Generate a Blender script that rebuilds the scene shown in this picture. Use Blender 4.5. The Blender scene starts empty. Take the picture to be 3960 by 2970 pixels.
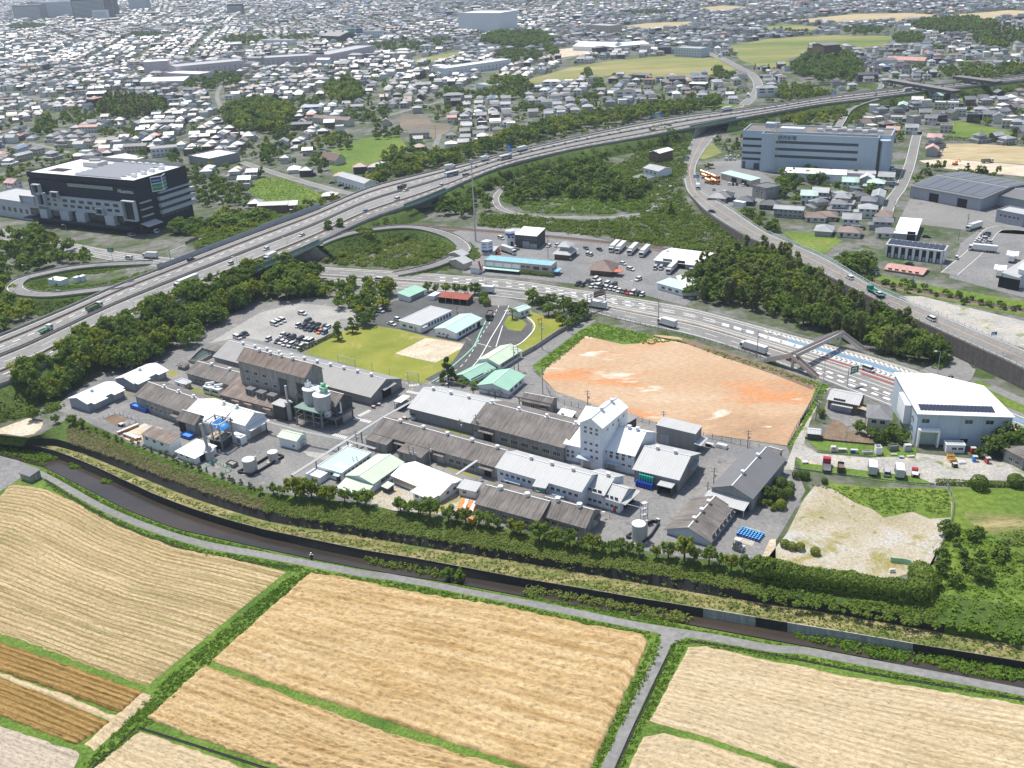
import bpy,math,random
import numpy as np
from mathutils import Vector,Matrix
from mathutils.geometry import tessellate_polygon
RNG=random.Random(11);ru=RNG.uniform;NR=np.random.RandomState(5)
S=bpy.context.scene;COL=S.collection
# ---------------------------------------------------------------- camera, sky, sun, exposure
CAM_H=150.0;FPX=3750.0;PITCH=math.radians(24.5);NX=.0438;NY=math.sqrt(1-NX*NX)
_F=np.array([0,math.cos(PITCH),-math.sin(PITCH)]);_R0=np.array([1.,0,0]);_D0=np.array([0,-math.sin(PITCH),-math.cos(PITCH)])
_R=NY*_R0+NX*_D0;_D=-NX*_R0+NY*_D0
cd=bpy.data.cameras.new('camera');cam=bpy.data.objects.new('camera',cd);COL.objects.link(cam)
cd.sensor_width=36;cd.lens=FPX/3960*36;cd.clip_start=1;cd.clip_end=30000
cam.matrix_world=Matrix(((_R[0],-_D[0],-_F[0],0),(_R[1],-_D[1],-_F[1],0),(_R[2],-_D[2],-_F[2],CAM_H),(0,0,0,1)))
S.camera=cam
SUN_DIR=Vector((-.26,.37,1)).normalized()
w=bpy.data.worlds.new('World');S.world=w;w.use_nodes=True
sky=w.node_tree.nodes.new('ShaderNodeTexSky');sky.sky_type='NISHITA';sky.sun_disc=False
sky.sun_elevation=math.asin(SUN_DIR.z);sky.sun_rotation=math.atan2(SUN_DIR.x,SUN_DIR.y)
sky.altitude=50;sky.air_density=1.2;sky.dust_density=1.6
w.node_tree.links.new(sky.outputs[0],w.node_tree.nodes['Background'].inputs[0])
w.node_tree.nodes['Background'].inputs[1].default_value=.12
sl=bpy.data.lights.new('sun','SUN');sl.energy=4.4;sl.angle=math.radians(.53);sl.color=(1,.95,.87)
so=bpy.data.objects.new('sun',sl);COL.objects.link(so);so.rotation_euler=SUN_DIR.to_track_quat('Z','Y').to_euler();so.location=(0,300,400)
S.view_settings.view_transform='Standard';S.view_settings.look='None';S.view_settings.gamma=1
S.view_settings.use_curve_mapping=False;S.view_settings.exposure=.28
S.cycles.max_bounces=6;S.cycles.diffuse_bounces=2;S.cycles.glossy_bounces=2;S.cycles.transmission_bounces=2
S.cycles.volume_bounces=0;S.cycles.transparent_max_bounces=4;S.cycles.use_adaptive_sampling=True
# ---------------------------------------------------------------- picture measurements -> ground positions
_s=1000/2212
TILES={'O':(0,0,3960/2212)}
for i,k in enumerate('ABCD'):TILES[k]=((0,1000,2000,2960)[i],0,_s)
for i,k in enumerate('EFGH'):TILES[k]=((0,1000,2000,2960)[i],750,_s)
for i,k in enumerate('IJKL'):TILES[k]=((0,1000,2000,2960)[i],1500,_s)
for i,k in enumerate('MNPW'):TILES[k]=((0,1000,2000,2960)[i],2220,_s)
TILES['Q']=(700,1200,700/2212);TILES['R']=(400,1400,700/2212)
TILES['X']=(3100,1250,400/1659);TILES['Y']=(3400,1500,560/2212);TILES['Z']=(2800,450,700/1270)
TILES['V']=(0,550,800/1270);TILES['U']=(1780,850,440/1269);TILES['T']=(3500,850,460/1251);TILES['S']=(1700,1280,450/1260)
TILES['G2']=(1000,1380,350/1234)
def full(t,x,y):
 a,b,s=TILES[t];return a+x*s,b+y*s
def at(t,x,y,z=0.):
 fx,fy=full(t,x,y)
 d=(fx-1980)/FPX*_R+(fy-1485)/FPX*_D+_F
 if d[2]>-.012:d=d/np.linalg.norm(d);d[2]=-.012
 k=(z-CAM_H)/d[2];return Vector((d[0]*k,d[1]*k,z))
def proj(p):
 q=np.array([p[0],p[1],p[2]-CAM_H]);dz=q@_F
 if dz<1:return(-9e3,-9e3,dz)
 return((1980+FPX*(q@_R)/dz)/1.7902,(1485+FPX*(q@_D)/dz)/1.7902,dz)
def height(t,x,ytop,ybase):
 """Height of an upright edge seen from ytop to ybase at column x."""
 g=at(t,x,ybase,0);lo,hi=0.,80.
 for _ in range(40):
  m=(lo+hi)/2
  if at(t,x,ytop,m).y>g.y:lo=m
  else:hi=m
 return lo
def lerp(a,b,k):return a+(b-a)*k
def yint(pts,x):
 for(x0,y0),(x1,y1)in zip(pts,pts[1:]):
  if x<=x1 or(x1,y1)==pts[-1]:
   return y0+(y1-y0)*(x-x0)/(x1-x0)
   # ---------------------------------------------------------------- objects
def link(o,parent=None):
 COL.objects.link(o)
 if parent is not None:o.parent=parent
 return o
BOXF=[(3,2,1,0),(4,5,6,7),(0,1,5,4),(1,2,6,5),(2,3,7,6),(3,0,4,7)]
class MB:
 def __init__(s):s.v=[];s.f=[];s.m=[];s.uv=None
 def add(s,vs,fs,mi=0):
  n=len(s.v);s.v+=[tuple(v)for v in vs];s.f+=[tuple(i+n for i in f)for f in fs];s.m+=[mi]*len(fs);return s
 def box(s,x0,x1,y0,y1,z0,z1,mi=0):
  return s.add([(x0,y0,z0),(x1,y0,z0),(x1,y1,z0),(x0,y1,z0),(x0,y0,z1),(x1,y0,z1),(x1,y1,z1),(x0,y1,z1)],BOXF,mi)
 def slab(s,x0,x1,y0,y1,za,zb,th=.15,mi=0):
  v=[(x0,y0,za),(x1,y0,za),(x1,y1,zb),(x0,y1,zb)];return s.add(v+[(a,b,c+th)for a,b,c in v],BOXF,mi)
 def prism(s,poly,z0,z1,mi=0):
  n=len(poly);vs=[(x,y,z0)for x,y in poly]+[(x,y,z1)for x,y in poly]
  fs=[tuple(range(n-1,-1,-1)),tuple(range(n,2*n))]+[(i,(i+1)%n,(i+1)%n+n,i+n)for i in range(n)]
  return s.add(vs,fs,mi)
 def sideprism(s,prof,y0,y1,mi=0):
  n=len(prof);vs=[(x,y0,z)for x,z in prof]+[(x,y1,z)for x,z in prof]
  fs=[tuple(range(n)),tuple(range(2*n-1,n-1,-1))]+[(i,i+n,(i+1)%n+n,(i+1)%n)for i in range(n)]
  return s.add(vs,fs,mi)
 def cyl(s,c,r,z0,z1,n=12,r1=None,mi=0):
  r1=r if r1 is None else r1
  vs=[(c[0]+r*math.cos(6.2832*i/n),c[1]+r*math.sin(6.2832*i/n),z0)for i in range(n)]+[(c[0]+r1*math.cos(6.2832*i/n),c[1]+r1*math.sin(6.2832*i/n),z1)for i in range(n)]
  return s.add(vs,[tuple(range(n-1,-1,-1)),tuple(range(n,2*n))]+[(i,(i+1)%n,(i+1)%n+n,i+n)for i in range(n)],mi)
 def tube(s,a,b,r,n=6,mi=0):
  a=Vector(a);b=Vector(b);d=(b-a).normalized();u=d.orthogonal().normalized();v=d.cross(u)
  vs=[]
  for c in(a,b):vs+=[c+u*(r*math.cos(6.2832*i/n))+v*(r*math.sin(6.2832*i/n))for i in range(n)]
  return s.add(vs,[tuple(range(n-1,-1,-1)),tuple(range(n,2*n))]+[(i,(i+1)%n,(i+1)%n+n,i+n)for i in range(n)],mi)
 def beam(s,a,b,wd,ht,mi=0):
  a=Vector(a);b=Vector(b);d=b-a;d.z=0;d.normalize();n=Vector((-d.y,d.x,0))*(wd/2);h=Vector((0,0,ht))
  return s.add([a-n,b-n,b+n,a+n,a-n+h,b-n+h,b+n+h,a+n+h],BOXF,mi)
 def mesh(s,name,mats):
  if isinstance(mats,str):mats=M[mats]
  me=bpy.data.meshes.new(name);me.from_pydata(s.v,[],s.f)
  for m in(mats if isinstance(mats,(list,tuple))else[mats]):me.materials.append(m)
  if len(me.materials)>1:me.polygons.foreach_set('material_index',s.m)
  me.update();return me
 def bd(s,name,mats,parent=None,loc=(0,0,0),rz=0.):
  o=bpy.data.objects.new(name,s.mesh(name,mats));o.location=loc;o.rotation_euler.z=rz;return link(o,parent)
def inst(name,me,parent=None,loc=(0,0,0),rz=0.,sc=None):
 o=bpy.data.objects.new(name,me);o.location=loc;o.rotation_euler.z=rz
 if sc is not None:o.scale=sc if isinstance(sc,(tuple,list))else(sc,sc,sc)
 return link(o,parent)
THINGS=[]
def tag(o,label,cat,group=None,kind=None):
 o['label']=label;o['category']=cat
 if group:o['group']=group
 if kind:o['kind']=kind
 THINGS.append(o);return o
def thing(name,label,cat,loc=(0,0,0),rz=0.,group=None):
 o=bpy.data.objects.new(name,None);o.empty_display_size=.1;o.location=loc;o.rotation_euler.z=rz
 link(o);return tag(o,label,cat,group)
def struct(o,kind='structure'):
 o['kind']=kind;return o
def np_mesh(name,verts,faces,mats,mi=None,uv=None):
 """faces: (n,k) int array, all the same size."""
 me=bpy.data.meshes.new(name);nv=len(verts);nf,k=faces.shape
 me.vertices.add(nv);me.vertices.foreach_set('co',np.ascontiguousarray(verts,np.float32).ravel())
 me.loops.add(nf*k);me.loops.foreach_set('vertex_index',np.ascontiguousarray(faces,np.int32).ravel())
 me.polygons.add(nf);me.polygons.foreach_set('loop_start',np.arange(0,nf*k,k,dtype=np.int32))
 for m in(mats if isinstance(mats,(list,tuple))else[mats]):me.materials.append(m)
 if mi is not None:me.polygons.foreach_set('material_index',np.ascontiguousarray(mi,np.int32))
 if uv is not None:
  l=me.uv_layers.new(name='UVMap');l.data.foreach_set('uv',np.ascontiguousarray(uv[faces.ravel()],np.float32).ravel())
 me.update(calc_edges=True);me.validate();return me
 # ---------------------------------------------------------------- materials
def newmat(name):
 m=bpy.data.materials.new(name);m.use_nodes=True
 return m,m.node_tree.nodes,m.node_tree.links,m.node_tree.nodes['Principled BSDF']
def coords(N,L,mode,scale=(1,1,1),rot=0.):
 if mode=='W':src=N.new('ShaderNodeNewGeometry').outputs['Position']
 elif mode=='O':src=N.new('ShaderNodeTexCoord').outputs['Object']
 else:src=N.new('ShaderNodeUVMap').outputs[0]
 mp=N.new('ShaderNodeMapping');mp.inputs['Scale'].default_value=scale;mp.inputs['Rotation'].default_value=(0,0,rot)
 L.new(src,mp.inputs[0]);return mp.outputs[0]
def noise(N,L,co,scale,detail=4,rough=.6,dist=0):
 n=N.new('ShaderNodeTexNoise');n.inputs['Scale'].default_value=scale;n.inputs['Detail'].default_value=detail
 n.inputs['Roughness'].default_value=rough;n.inputs['Distortion'].default_value=dist;L.new(co,n.inputs['Vector']);return n.outputs['Fac']
def ramp(N,L,fac,stops):
 r=N.new('ShaderNodeValToRGB');el=r.color_ramp.elements
 el[0].position,el[0].color=stops[0][0],(*stops[0][1],1);el[1].position,el[1].color=stops[-1][0],(*stops[-1][1],1)
 for p,c in stops[1:-1]:e=el.new(p);e.color=(*c,1)
 L.new(fac,r.inputs[0]);return r.outputs[0]
def mix(N,L,fac,a,b,mode='MIX'):
 m=N.new('ShaderNodeMix');m.data_type='RGBA';m.blend_type=mode
 for sck,v in((0,fac),(6,a),(7,b)):
  if isinstance(v,(int,float)):m.inputs[sck].default_value=v
  elif isinstance(v,tuple):m.inputs[sck].default_value=(*v,1)
  else:L.new(v,m.inputs[sck])
 return m.outputs[2]
def g3(v):return(v,v,v)
def bump(N,L,b,h,strength,dist=.1):
 n=N.new('ShaderNodeBump');n.inputs['Strength'].default_value=strength;n.inputs['Distance'].default_value=dist
 L.new(h,n.inputs['Height']);L.new(n.outputs[0],b.inputs['Normal'])
def plain(name,c,rough=.6,metal=0.,var=.12,scale=1.5,mode='O',spec=None):
 m,N,L,b=newmat(name)
 n=noise(N,L,coords(N,L,mode),scale,5,.65)
 L.new(ramp(N,L,n,[(.3,tuple(x*(1-var)for x in c)),(.7,tuple(min(1,x*(1+var))for x in c))]),b.inputs['Base Color'])
 b.inputs['Roughness'].default_value=rough;b.inputs['Metallic'].default_value=metal
 if spec is not None:b.inputs['Specular IOR Level'].default_value=spec
 return m
def patchy(name,stops,scale,mode='W',stretch=(1,1,1),rot=0.,fine=None,rough=.9,bmp=0.,bscale=2.,extra=None):
 """Ground: a broad noise through a ramp, a finer noise multiplied in, optional second patch layer (scale, lo, hi, colour)."""
 m,N,L,b=newmat(name);co=coords(N,L,mode,stretch,rot)
 c=ramp(N,L,noise(N,L,co,scale,6,.62,.3),stops)
 for e in(extra or[]):
  sc,lo,hi,colr=e
  k=N.new('ShaderNodeMapRange');k.inputs[1].default_value=lo;k.inputs[2].default_value=hi
  L.new(noise(N,L,co,sc,5,.6,.4),k.inputs[0]);c=mix(N,L,k.outputs[0],c,colr)
 if fine:
  fs,amt=fine
  c=mix(N,L,amt,c,ramp(N,L,noise(N,L,co,fs,3,.7),[(.3,g3(.35)),(.7,g3(1.45))]),'MULTIPLY')
 L.new(c,b.inputs['Base Color']);b.inputs['Roughness'].default_value=rough;b.inputs['Specular IOR Level'].default_value=.2
 if bmp:bump(N,L,b,noise(N,L,co,bscale,4,.7),bmp,.3)
 return m
def sheet_roof(name,c,rib=.9,weather=.3,dark=None,rough=.55,gain=.5):
 """Roof sheets in object space: x along the ridge, y down the slope; ribs run down the slope, stains too."""
 m,N,L,b=newmat(name);co=coords(N,L,'O')
 st=noise(N,L,coords(N,L,'O',(.9,.12,.12)),1.2,6,.7)
 dk=dark or tuple(x*.45 for x in c)
 base=mix(N,L,weather,c,ramp(N,L,st,[(.32,dk),(.5,c),(.72,tuple(min(.95,x*1.35)for x in c))]))
 base=mix(N,L,weather*.6,base,ramp(N,L,noise(N,L,co,.25,4),[(.35,g3(.55)),(.65,g3(1.2))]),'MULTIPLY')
 wv=N.new('ShaderNodeTexWave');wv.inputs['Scale'].default_value=1/rib/3.2;wv.bands_direction='X';L.new(co,wv.inputs[0])
 base=mix(N,L,gain,base,ramp(N,L,wv.outputs['Fac'],[(0,g3(.5)),(.12,g3(.95)),(1,g3(1.05))]),'MULTIPLY')
 L.new(base,b.inputs['Base Color']);b.inputs['Roughness'].default_value=rough;b.inputs['Specular IOR Level'].default_value=.3
 bump(N,L,b,wv.outputs['Fac'],.5,.06);return m
def wall_mat(name,c,weather=.2,panel=None,rough=.8):
 m,N,L,b=newmat(name)
 st=noise(N,L,coords(N,L,'O',(1.4,1.4,.15)),.9,6,.7)
 col=mix(N,L,weather,c,ramp(N,L,st,[(.35,tuple(x*.35 for x in c)),(.55,c),(.75,tuple(min(.9,x*1.2)for x in c))]))
 if panel:
  pw,ph=panel;b2=N.new('ShaderNodeTexBrick');b2.offset=0
  b2.inputs['Scale'].default_value=1;b2.inputs['Mortar Size'].default_value=.03;b2.inputs['Brick Width'].default_value=pw;b2.inputs['Row Height'].default_value=ph
  b2.inputs['Color1'].default_value=(1,1,1,1);b2.inputs['Color2'].default_value=(.93,.93,.93,1);b2.inputs['Mortar'].default_value=(.6,.6,.6,1)
  cx=N.new('ShaderNodeSeparateXYZ');L.new(N.new('ShaderNodeTexCoord').outputs['Object'],cx.inputs[0])
  ad=N.new('ShaderNodeMath');ad.operation='ADD';L.new(cx.outputs[0],ad.inputs[0]);L.new(cx.outputs[1],ad.inputs[1])
  cb=N.new('ShaderNodeCombineXYZ');L.new(ad.outputs[0],cb.inputs[0]);L.new(cx.outputs[2],cb.inputs[1]);L.new(cb.outputs[0],b2.inputs['Vector'])
  col=mix(N,L,1.,col,b2.outputs['Color'],'MULTIPLY')
 L.new(col,b.inputs['Base Color']);b.inputs['Roughness'].default_value=rough;b.inputs['Specular IOR Level'].default_value=.25
 return m
def leaf_mat(name,stops,trans=.35,scale=.05):
 m,N,L,b=newmat(name);N.remove(b)
 g=N.new('ShaderNodeNewGeometry');oi=N.new('ShaderNodeObjectInfo')
 n=noise(N,L,coords(N,L,'W'),scale,3,.6)
 a=N.new('ShaderNodeMath');a.operation='MULTIPLY_ADD';L.new(g.outputs['Random Per Island'],a.inputs[0]);a.inputs[1].default_value=.5;L.new(n,a.inputs[2])
 a2=N.new('ShaderNodeMath');a2.operation='MULTIPLY_ADD';L.new(oi.outputs['Random'],a2.inputs[0]);a2.inputs[1].default_value=.45;L.new(a.outputs[0],a2.inputs[2])
 k=N.new('ShaderNodeMapRange');k.inputs[1].default_value=.25;k.inputs[2].default_value=1.25;L.new(a2.outputs[0],k.inputs[0])
 c=ramp(N,L,k.outputs[0],stops)
 d=N.new('ShaderNodeBsdfDiffuse');t=N.new('ShaderNodeBsdfTranslucent');L.new(c,d.inputs[0]);L.new(mix(N,L,1.,c,(1.15,1.1,.55),'MULTIPLY'),t.inputs[0])
 ms=N.new('ShaderNodeMixShader');ms.inputs[0].default_value=trans;L.new(d.outputs[0],ms.inputs[1]);L.new(t.outputs[0],ms.inputs[2])
 L.new(ms.outputs[0],N['Material Output'].inputs[0]);return m
M={}
# ---------------------------------------------------------------- ground helpers
def sheet(name,tile,pts,z,m,kind='structure'):
 ps=[at(tile,x,y,0)for x,y in pts]
 tri=tessellate_polygon([[Vector((p.x,p.y,0))for p in ps]])
 mb=MB();mb.add([(p.x,p.y,z)for p in ps],tri)
 me=mb.mesh(name,m)
 if me.polygons and sum(p.normal.z*p.area for p in me.polygons)<0:me.flip_normals()
 o=bpy.data.objects.new(name,me);link(o);o['kind']=kind;return o
def sheet_at(name,tile,pts,zproj,z,m,kind='structure'):
 """Same for a sheet whose level differs from the yard's (fields, raised road)."""
 ps=[at(tile,x,y,zproj)for x,y in pts]
 mb=MB();mb.add([(p.x,p.y,z)for p in ps],tessellate_polygon([[Vector((p.x,p.y,0))for p in ps]]))
 me=mb.mesh(name,m)
 if sum(p.normal.z*p.area for p in me.polygons)<0:me.flip_normals()
 o=bpy.data.objects.new(name,me);link(o);o['kind']=kind;return o
def loft(name,rows,m,kind='structure',mi=None,parent=None,uv=True):
 """rows: equal-length lists of points; faces between neighbouring rows. UV in metres (along, across)."""
 A=np.array([[tuple(p)for p in r]for r in rows],float);r,n,_=A.shape
 idx=np.arange(r*n).reshape(r,n)
 f=np.stack([idx[:-1,:-1],idx[:-1,1:],idx[1:,1:],idx[1:,:-1]],-1).reshape(-1,4)
 du=np.concatenate([[0],np.cumsum(np.linalg.norm(np.diff(A[0],axis=0),axis=1))])
 dv=np.concatenate([[0],np.cumsum(np.linalg.norm(np.diff(A[:,n//2],axis=0),axis=1))])
 U=np.stack(np.broadcast_arrays(du[None,:],dv[:,None]),-1).reshape(-1,2)
 me=np_mesh(name,A.reshape(-1,3),f,m,mi,U)
 if sum(p.normal.z for p in me.polygons)<0:me.flip_normals()
 o=bpy.data.objects.new(name,me);link(o,parent)
 if parent is None:o['kind']=kind
 return o
def path_pts(tile,pts,z,n=None):
 ps=[at(tile,x,y,z)for x,y in pts]
 return smooth(ps,n or len(pts)*6)
def smooth(ps,n):
 """Catmull-Rom through ps, resampled evenly to n points."""
 P=[np.array(p)for p in ps];P=[2*P[0]-P[1]]+P+[2*P[-1]-P[-2]];out=[]
 for i in range(1,len(P)-2):
  for k in range(10):
   t=k/10;a,b,c,d=P[i-1:i+3]
   out.append(.5*((2*b)+(c-a)*t+(2*a-5*b+4*c-d)*t*t+(3*b-a-3*c+d)*t**3))
 out.append(P[-2]);out=np.array(out);L=np.concatenate([[0],np.cumsum(np.linalg.norm(np.diff(out,axis=0),axis=1))])
 q=np.linspace(0,L[-1],n);return np.stack([np.interp(q,L,out[:,k])for k in range(3)],-1)
def offs(P,d,dz=0.):
 P=np.asarray(P);t=np.gradient(P,axis=0);nrm=np.stack([-t[:,1],t[:,0]],-1);nrm/=np.linalg.norm(nrm,axis=1)[:,None]
 Q=P.copy();Q[:,:2]+=nrm*(np.asarray(d)[:,None]if np.ndim(d)else d);Q[:,2]+=dz;return Q
def strip(name,P,a,b,m,dz=0.,kind='structure',parent=None):return loft(name,[offs(P,a,dz),offs(P,b,dz)],m,kind,parent=parent)
def dashes(mb,P,off,dz,on,gap,wd,phase=0.):
 """Painted dashes along P at sideways offset."""
 Q=offs(P,off,dz);L=np.concatenate([[0],np.cumsum(np.linalg.norm(np.diff(Q,axis=0),axis=1))]);s=phase
 def pt(u):return np.array([np.interp(u,L,Q[:,k])for k in range(3)])
 while s+on<L[-1]:
  nseg=max(1,int(on/8))
  for j in range(nseg):
   a=pt(s+on*j/nseg);b=pt(s+on*(j+1)/nseg);d=b-a;l=np.hypot(d[0],d[1])
   if l<1e-6:continue
   nn=np.array([-d[1],d[0],0])/l*wd/2;mb.add([a-nn,b-nn,b+nn,a+nn],[(0,1,2,3)])
  s+=on+gap
 return mb
def solid(mb,P,off,dz,wd):return dashes(mb,P,off,dz,8.,0.,wd)
def ribbon_wall(mb,P,off,z0,z1,th=.25,mi=0):
 """Upright wall along P (z0,z1 above P's own level)."""
 a=offs(P,off-th/2,0);b=offs(P,off+th/2,0);n=len(a)
 vs=[(*p[:2],p[2]+z0)for p in a]+[(*p[:2],p[2]+z1)for p in a]+[(*p[:2],p[2]+z0)for p in b]+[(*p[:2],p[2]+z1)for p in b]
 fs=[]
 for i in range(n-1):
  fs+=[(i,i+1,n+i+1,n+i),(2*n+i+1,2*n+i,3*n+i,3*n+i+1),(n+i,n+i+1,3*n+i+1,3*n+i)]
 fs+=[(0,n,3*n,2*n),(n-1,3*n-1,4*n-1,2*n-1)]
 return mb.add(vs,fs,mi)
def inside(poly,x,y):
 c=False;j=len(poly)-1
 for i in range(len(poly)):
  if(poly[i][1]>y)!=(poly[j][1]>y)and x<(poly[j][0]-poly[i][0])*(y-poly[i][1])/(poly[j][1]-poly[i][1])+poly[i][0]:c=not c
  j=i
 return c
def inside_np(poly,X,Y):
 c=np.zeros(len(X),bool);j=len(poly)-1
 for i in range(len(poly)):
  xi,yi=poly[i][:2];xj,yj=poly[j][:2]
  if yi!=yj:c^=((yi>Y)!=(yj>Y))&(X<(xj-xi)*(Y-yi)/(yj-yi)+xi)
  j=i
 return c
 #  MATERIALS
M['asphalt']=patchy('asphalt',[(.3,g3(.17)),(.5,g3(.215)),(.7,(.26,.255,.245))],.045,fine=(.8,.5),extra=[(.11,.55,.75,(.24,.23,.215))])
M['yard']=patchy('yard_asphalt',[(.3,g3(.165)),(.5,(.215,.212,.207)),(.72,(.275,.265,.25))],.05,fine=(.9,.4),extra=[(.14,.6,.68,(.32,.29,.25)),(.2,.64,.72,g3(.12))])
M['darkasph']=patchy('fresh_asphalt',[(.3,g3(.085)),(.7,g3(.125))],.08,fine=(1.,.5))
M['road']=patchy('road_asphalt',[(.3,(.19,.188,.18)),(.7,(.255,.25,.24))],.03,fine=(.7,.35),extra=[(.09,.6,.7,g3(.15))])
M['hiway']=patchy('expressway_asphalt',[(.3,(.21,.207,.2)),(.7,(.27,.265,.255))],.02,fine=(.5,.3))
M['concrete']=patchy('pale_concrete',[(.3,(.36,.34,.31)),(.7,(.48,.46,.42))],.2,fine=(1.5,.4))
M['gravel']=patchy('pale_gravel',[(.3,(.27,.265,.25)),(.55,(.37,.36,.34)),(.75,(.44,.43,.41))],.05,fine=(1.4,.6),bmp=.3,bscale=3)
M['median']=patchy('dusty_median',[(.3,(.17,.14,.115)),(.7,(.3,.25,.2))],.12,fine=(1.,.6))
M['paint']=plain('road_paint',(.78,.78,.76),.7,var=.1,mode='W')
M['bluepaint']=plain('blue_lane_paint',(.14,.26,.38),.7,mode='W',var=.2)
M['redpaint']=plain('red_lane_paint',(.23,.075,.07),.8,mode='W',var=.25)
M['orangepaint']=plain('orange_line_paint',(.72,.33,.12),.7,mode='W')
M['greenpaint']=plain('green_kerb_paint',(.25,.55,.38),.7,mode='W')
M['grass']=patchy('verge_grass',[(.3,(.075,.14,.022)),(.5,(.11,.19,.028)),(.7,(.16,.235,.045))],.08,fine=(1.3,.75),bmp=.6,bscale=2.5,extra=[(.15,.62,.8,(.21,.19,.075))])
M['berm']=patchy('mown_berm_grass',[(.35,(.115,.16,.035)),(.5,(.21,.20,.075)),(.65,(.36,.30,.15))],.22,stretch=(.35,1,1),rot=.45,fine=(1.6,.6),bmp=.5,bscale=3)
M['lawn']=patchy('dry_lawn',[(.3,(.15,.19,.028)),(.5,(.22,.24,.04)),(.7,(.30,.28,.06))],.05,fine=(1.2,.3),extra=[(.09,.6,.72,(.36,.31,.12))])
M['dirt']=patchy('bare_orange_dirt',[(.3,(.36,.23,.14)),(.48,(.47,.32,.20)),(.6,(.50,.36,.24)),(.75,(.60,.50,.40))],.022,stretch=(.6,1.5,1),rot=-.35,fine=(.8,.35),bmp=.4,bscale=1.2,extra=[(.03,.55,.66,(.53,.25,.115)),(.06,.62,.7,(.74,.66,.55)),(.15,.66,.72,(.36,.24,.15))])
M['pale_dirt']=patchy('pale_dirt',[(.3,(.42,.34,.24)),(.5,(.56,.47,.35)),(.7,(.66,.58,.47))],.09,fine=(1.,.45),extra=[(.12,.56,.66,(.47,.45,.41)),(.3,.64,.72,(.29,.25,.11))])
M['sandlot']=patchy('sandy_lot',[(.3,(.30,.265,.15)),(.5,(.42,.37,.28)),(.7,(.49,.455,.39))],.05,fine=(1.3,.5),bmp=.3,bscale=2,extra=[(.05,.52,.62,(.44,.43,.40)),(.1,.53,.63,(.29,.255,.10)),(.35,.62,.70,(.14,.19,.04))])
M['weedlot']=patchy('weedy_gravel',[(.3,(.30,.29,.27)),(.5,(.40,.385,.355)),(.7,(.47,.44,.38))],.06,fine=(1.1,.5),extra=[(.09,.56,.66,(.16,.20,.05)),(.14,.60,.68,(.55,.45,.32))])
M['soil']=patchy('garden_soil',[(.3,(.16,.11,.075)),(.7,(.25,.185,.13))],.3,fine=(1.5,.6))
M['paddy']=patchy('ploughed_paddy',[(.3,(.16,.135,.10)),(.7,(.24,.20,.155))],.02,stretch=(.3,1,1),fine=(.3,.4))
M['farm']=patchy('distant_farmland',[(.3,(.10,.15,.035)),(.45,(.17,.20,.055)),(.58,(.27,.25,.10)),(.72,(.38,.31,.17))],.008,stretch=(.25,1,1),rot=.15,fine=(.1,.35))
M['tanfield']=patchy('harvested_field',[(.3,(.36,.29,.16)),(.7,(.50,.41,.25))],.015,stretch=(.3,1,1),rot=.1,fine=(.15,.4))
M['greenfield']=patchy('meadow_grass',[(.3,(.08,.15,.02)),(.6,(.15,.21,.035)),(.75,(.24,.24,.07))],.03,fine=(.5,.6),bmp=.5,bscale=.8)
M['town']=patchy('town_ground',[(.3,(.05,.08,.028)),(.45,(.10,.115,.07)),(.58,(.17,.17,.155)),(.75,(.22,.215,.20))],.045,fine=(.25,.6),extra=[(.06,.54,.62,(.06,.10,.025))])
M['riverbank']=patchy('earth_bank',[(.3,(.06,.09,.02)),(.7,(.11,.12,.04))],.15,fine=(1.,.6))
def river_mat():
 m,N,L,b=newmat('shallow_river_water')
 co=coords(N,L,'W',(.5,1,1),.4)
 L.new(ramp(N,L,noise(N,L,co,.05,5),[(.35,(.032,.028,.024)),(.65,(.062,.045,.032))]),b.inputs['Base Color'])
 b.inputs['Roughness'].default_value=.16;b.inputs['Specular IOR Level'].default_value=.4
 bump(N,L,b,noise(N,L,coords(N,L,'W'),1.6,3),.25,.1);return m
M['river']=river_mat()
def block_mat(name,c0,c1,bw,bh,mortar):
 m,N,L,b=newmat(name);t=N.new('ShaderNodeTexBrick');t.inputs['Scale'].default_value=1
 t.inputs['Brick Width'].default_value=bw;t.inputs['Row Height'].default_value=bh;t.inputs['Mortar Size'].default_value=.05
 t.inputs['Color1'].default_value=(*c0,1);t.inputs['Color2'].default_value=(*c1,1);t.inputs['Mortar'].default_value=(*mortar,1)
 L.new(N.new('ShaderNodeUVMap').outputs[0],t.inputs['Vector'])
 st=noise(N,L,coords(N,L,'U',(1.2,.12,1)),.5,5,.7)
 c=mix(N,L,.9,t.outputs['Color'],ramp(N,L,st,[(.3,g3(.5)),(.7,g3(1.5))]),'MULTIPLY')
 L.new(c,b.inputs['Base Color']);b.inputs['Roughness'].default_value=.85;bump(N,L,b,t.outputs['Fac'],-.6,.1);return m
M['block']=block_mat('stained_block_wall',(.017,.016,.016),(.026,.024,.023),1.0,.5,(.009,.009,.009))
M['newblock']=block_mat('new_concrete_block',(.27,.27,.26),(.31,.31,.30),1.5,.75,(.2,.2,.2))
M['slopeblock']=block_mat('dark_slope_blocks',(.030,.027,.027),(.045,.042,.042),1.2,1.2,(.014,.013,.013))
M['embank']=patchy('embankment_grass',[(.3,(.045,.085,.016)),(.7,(.10,.15,.03))],.1,fine=(1.,.7),bmp=.5,bscale=1.)
M['parapet']=plain('parapet_concrete',(.33,.315,.30),.85,var=.25,scale=.3,mode='W')
M['guard']=plain('guardrail_steel',(.30,.285,.275),.6,.3,mode='W')
M['deckside']=plain('green_girder_paint',(.12,.23,.21),.7,mode='W')
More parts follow.
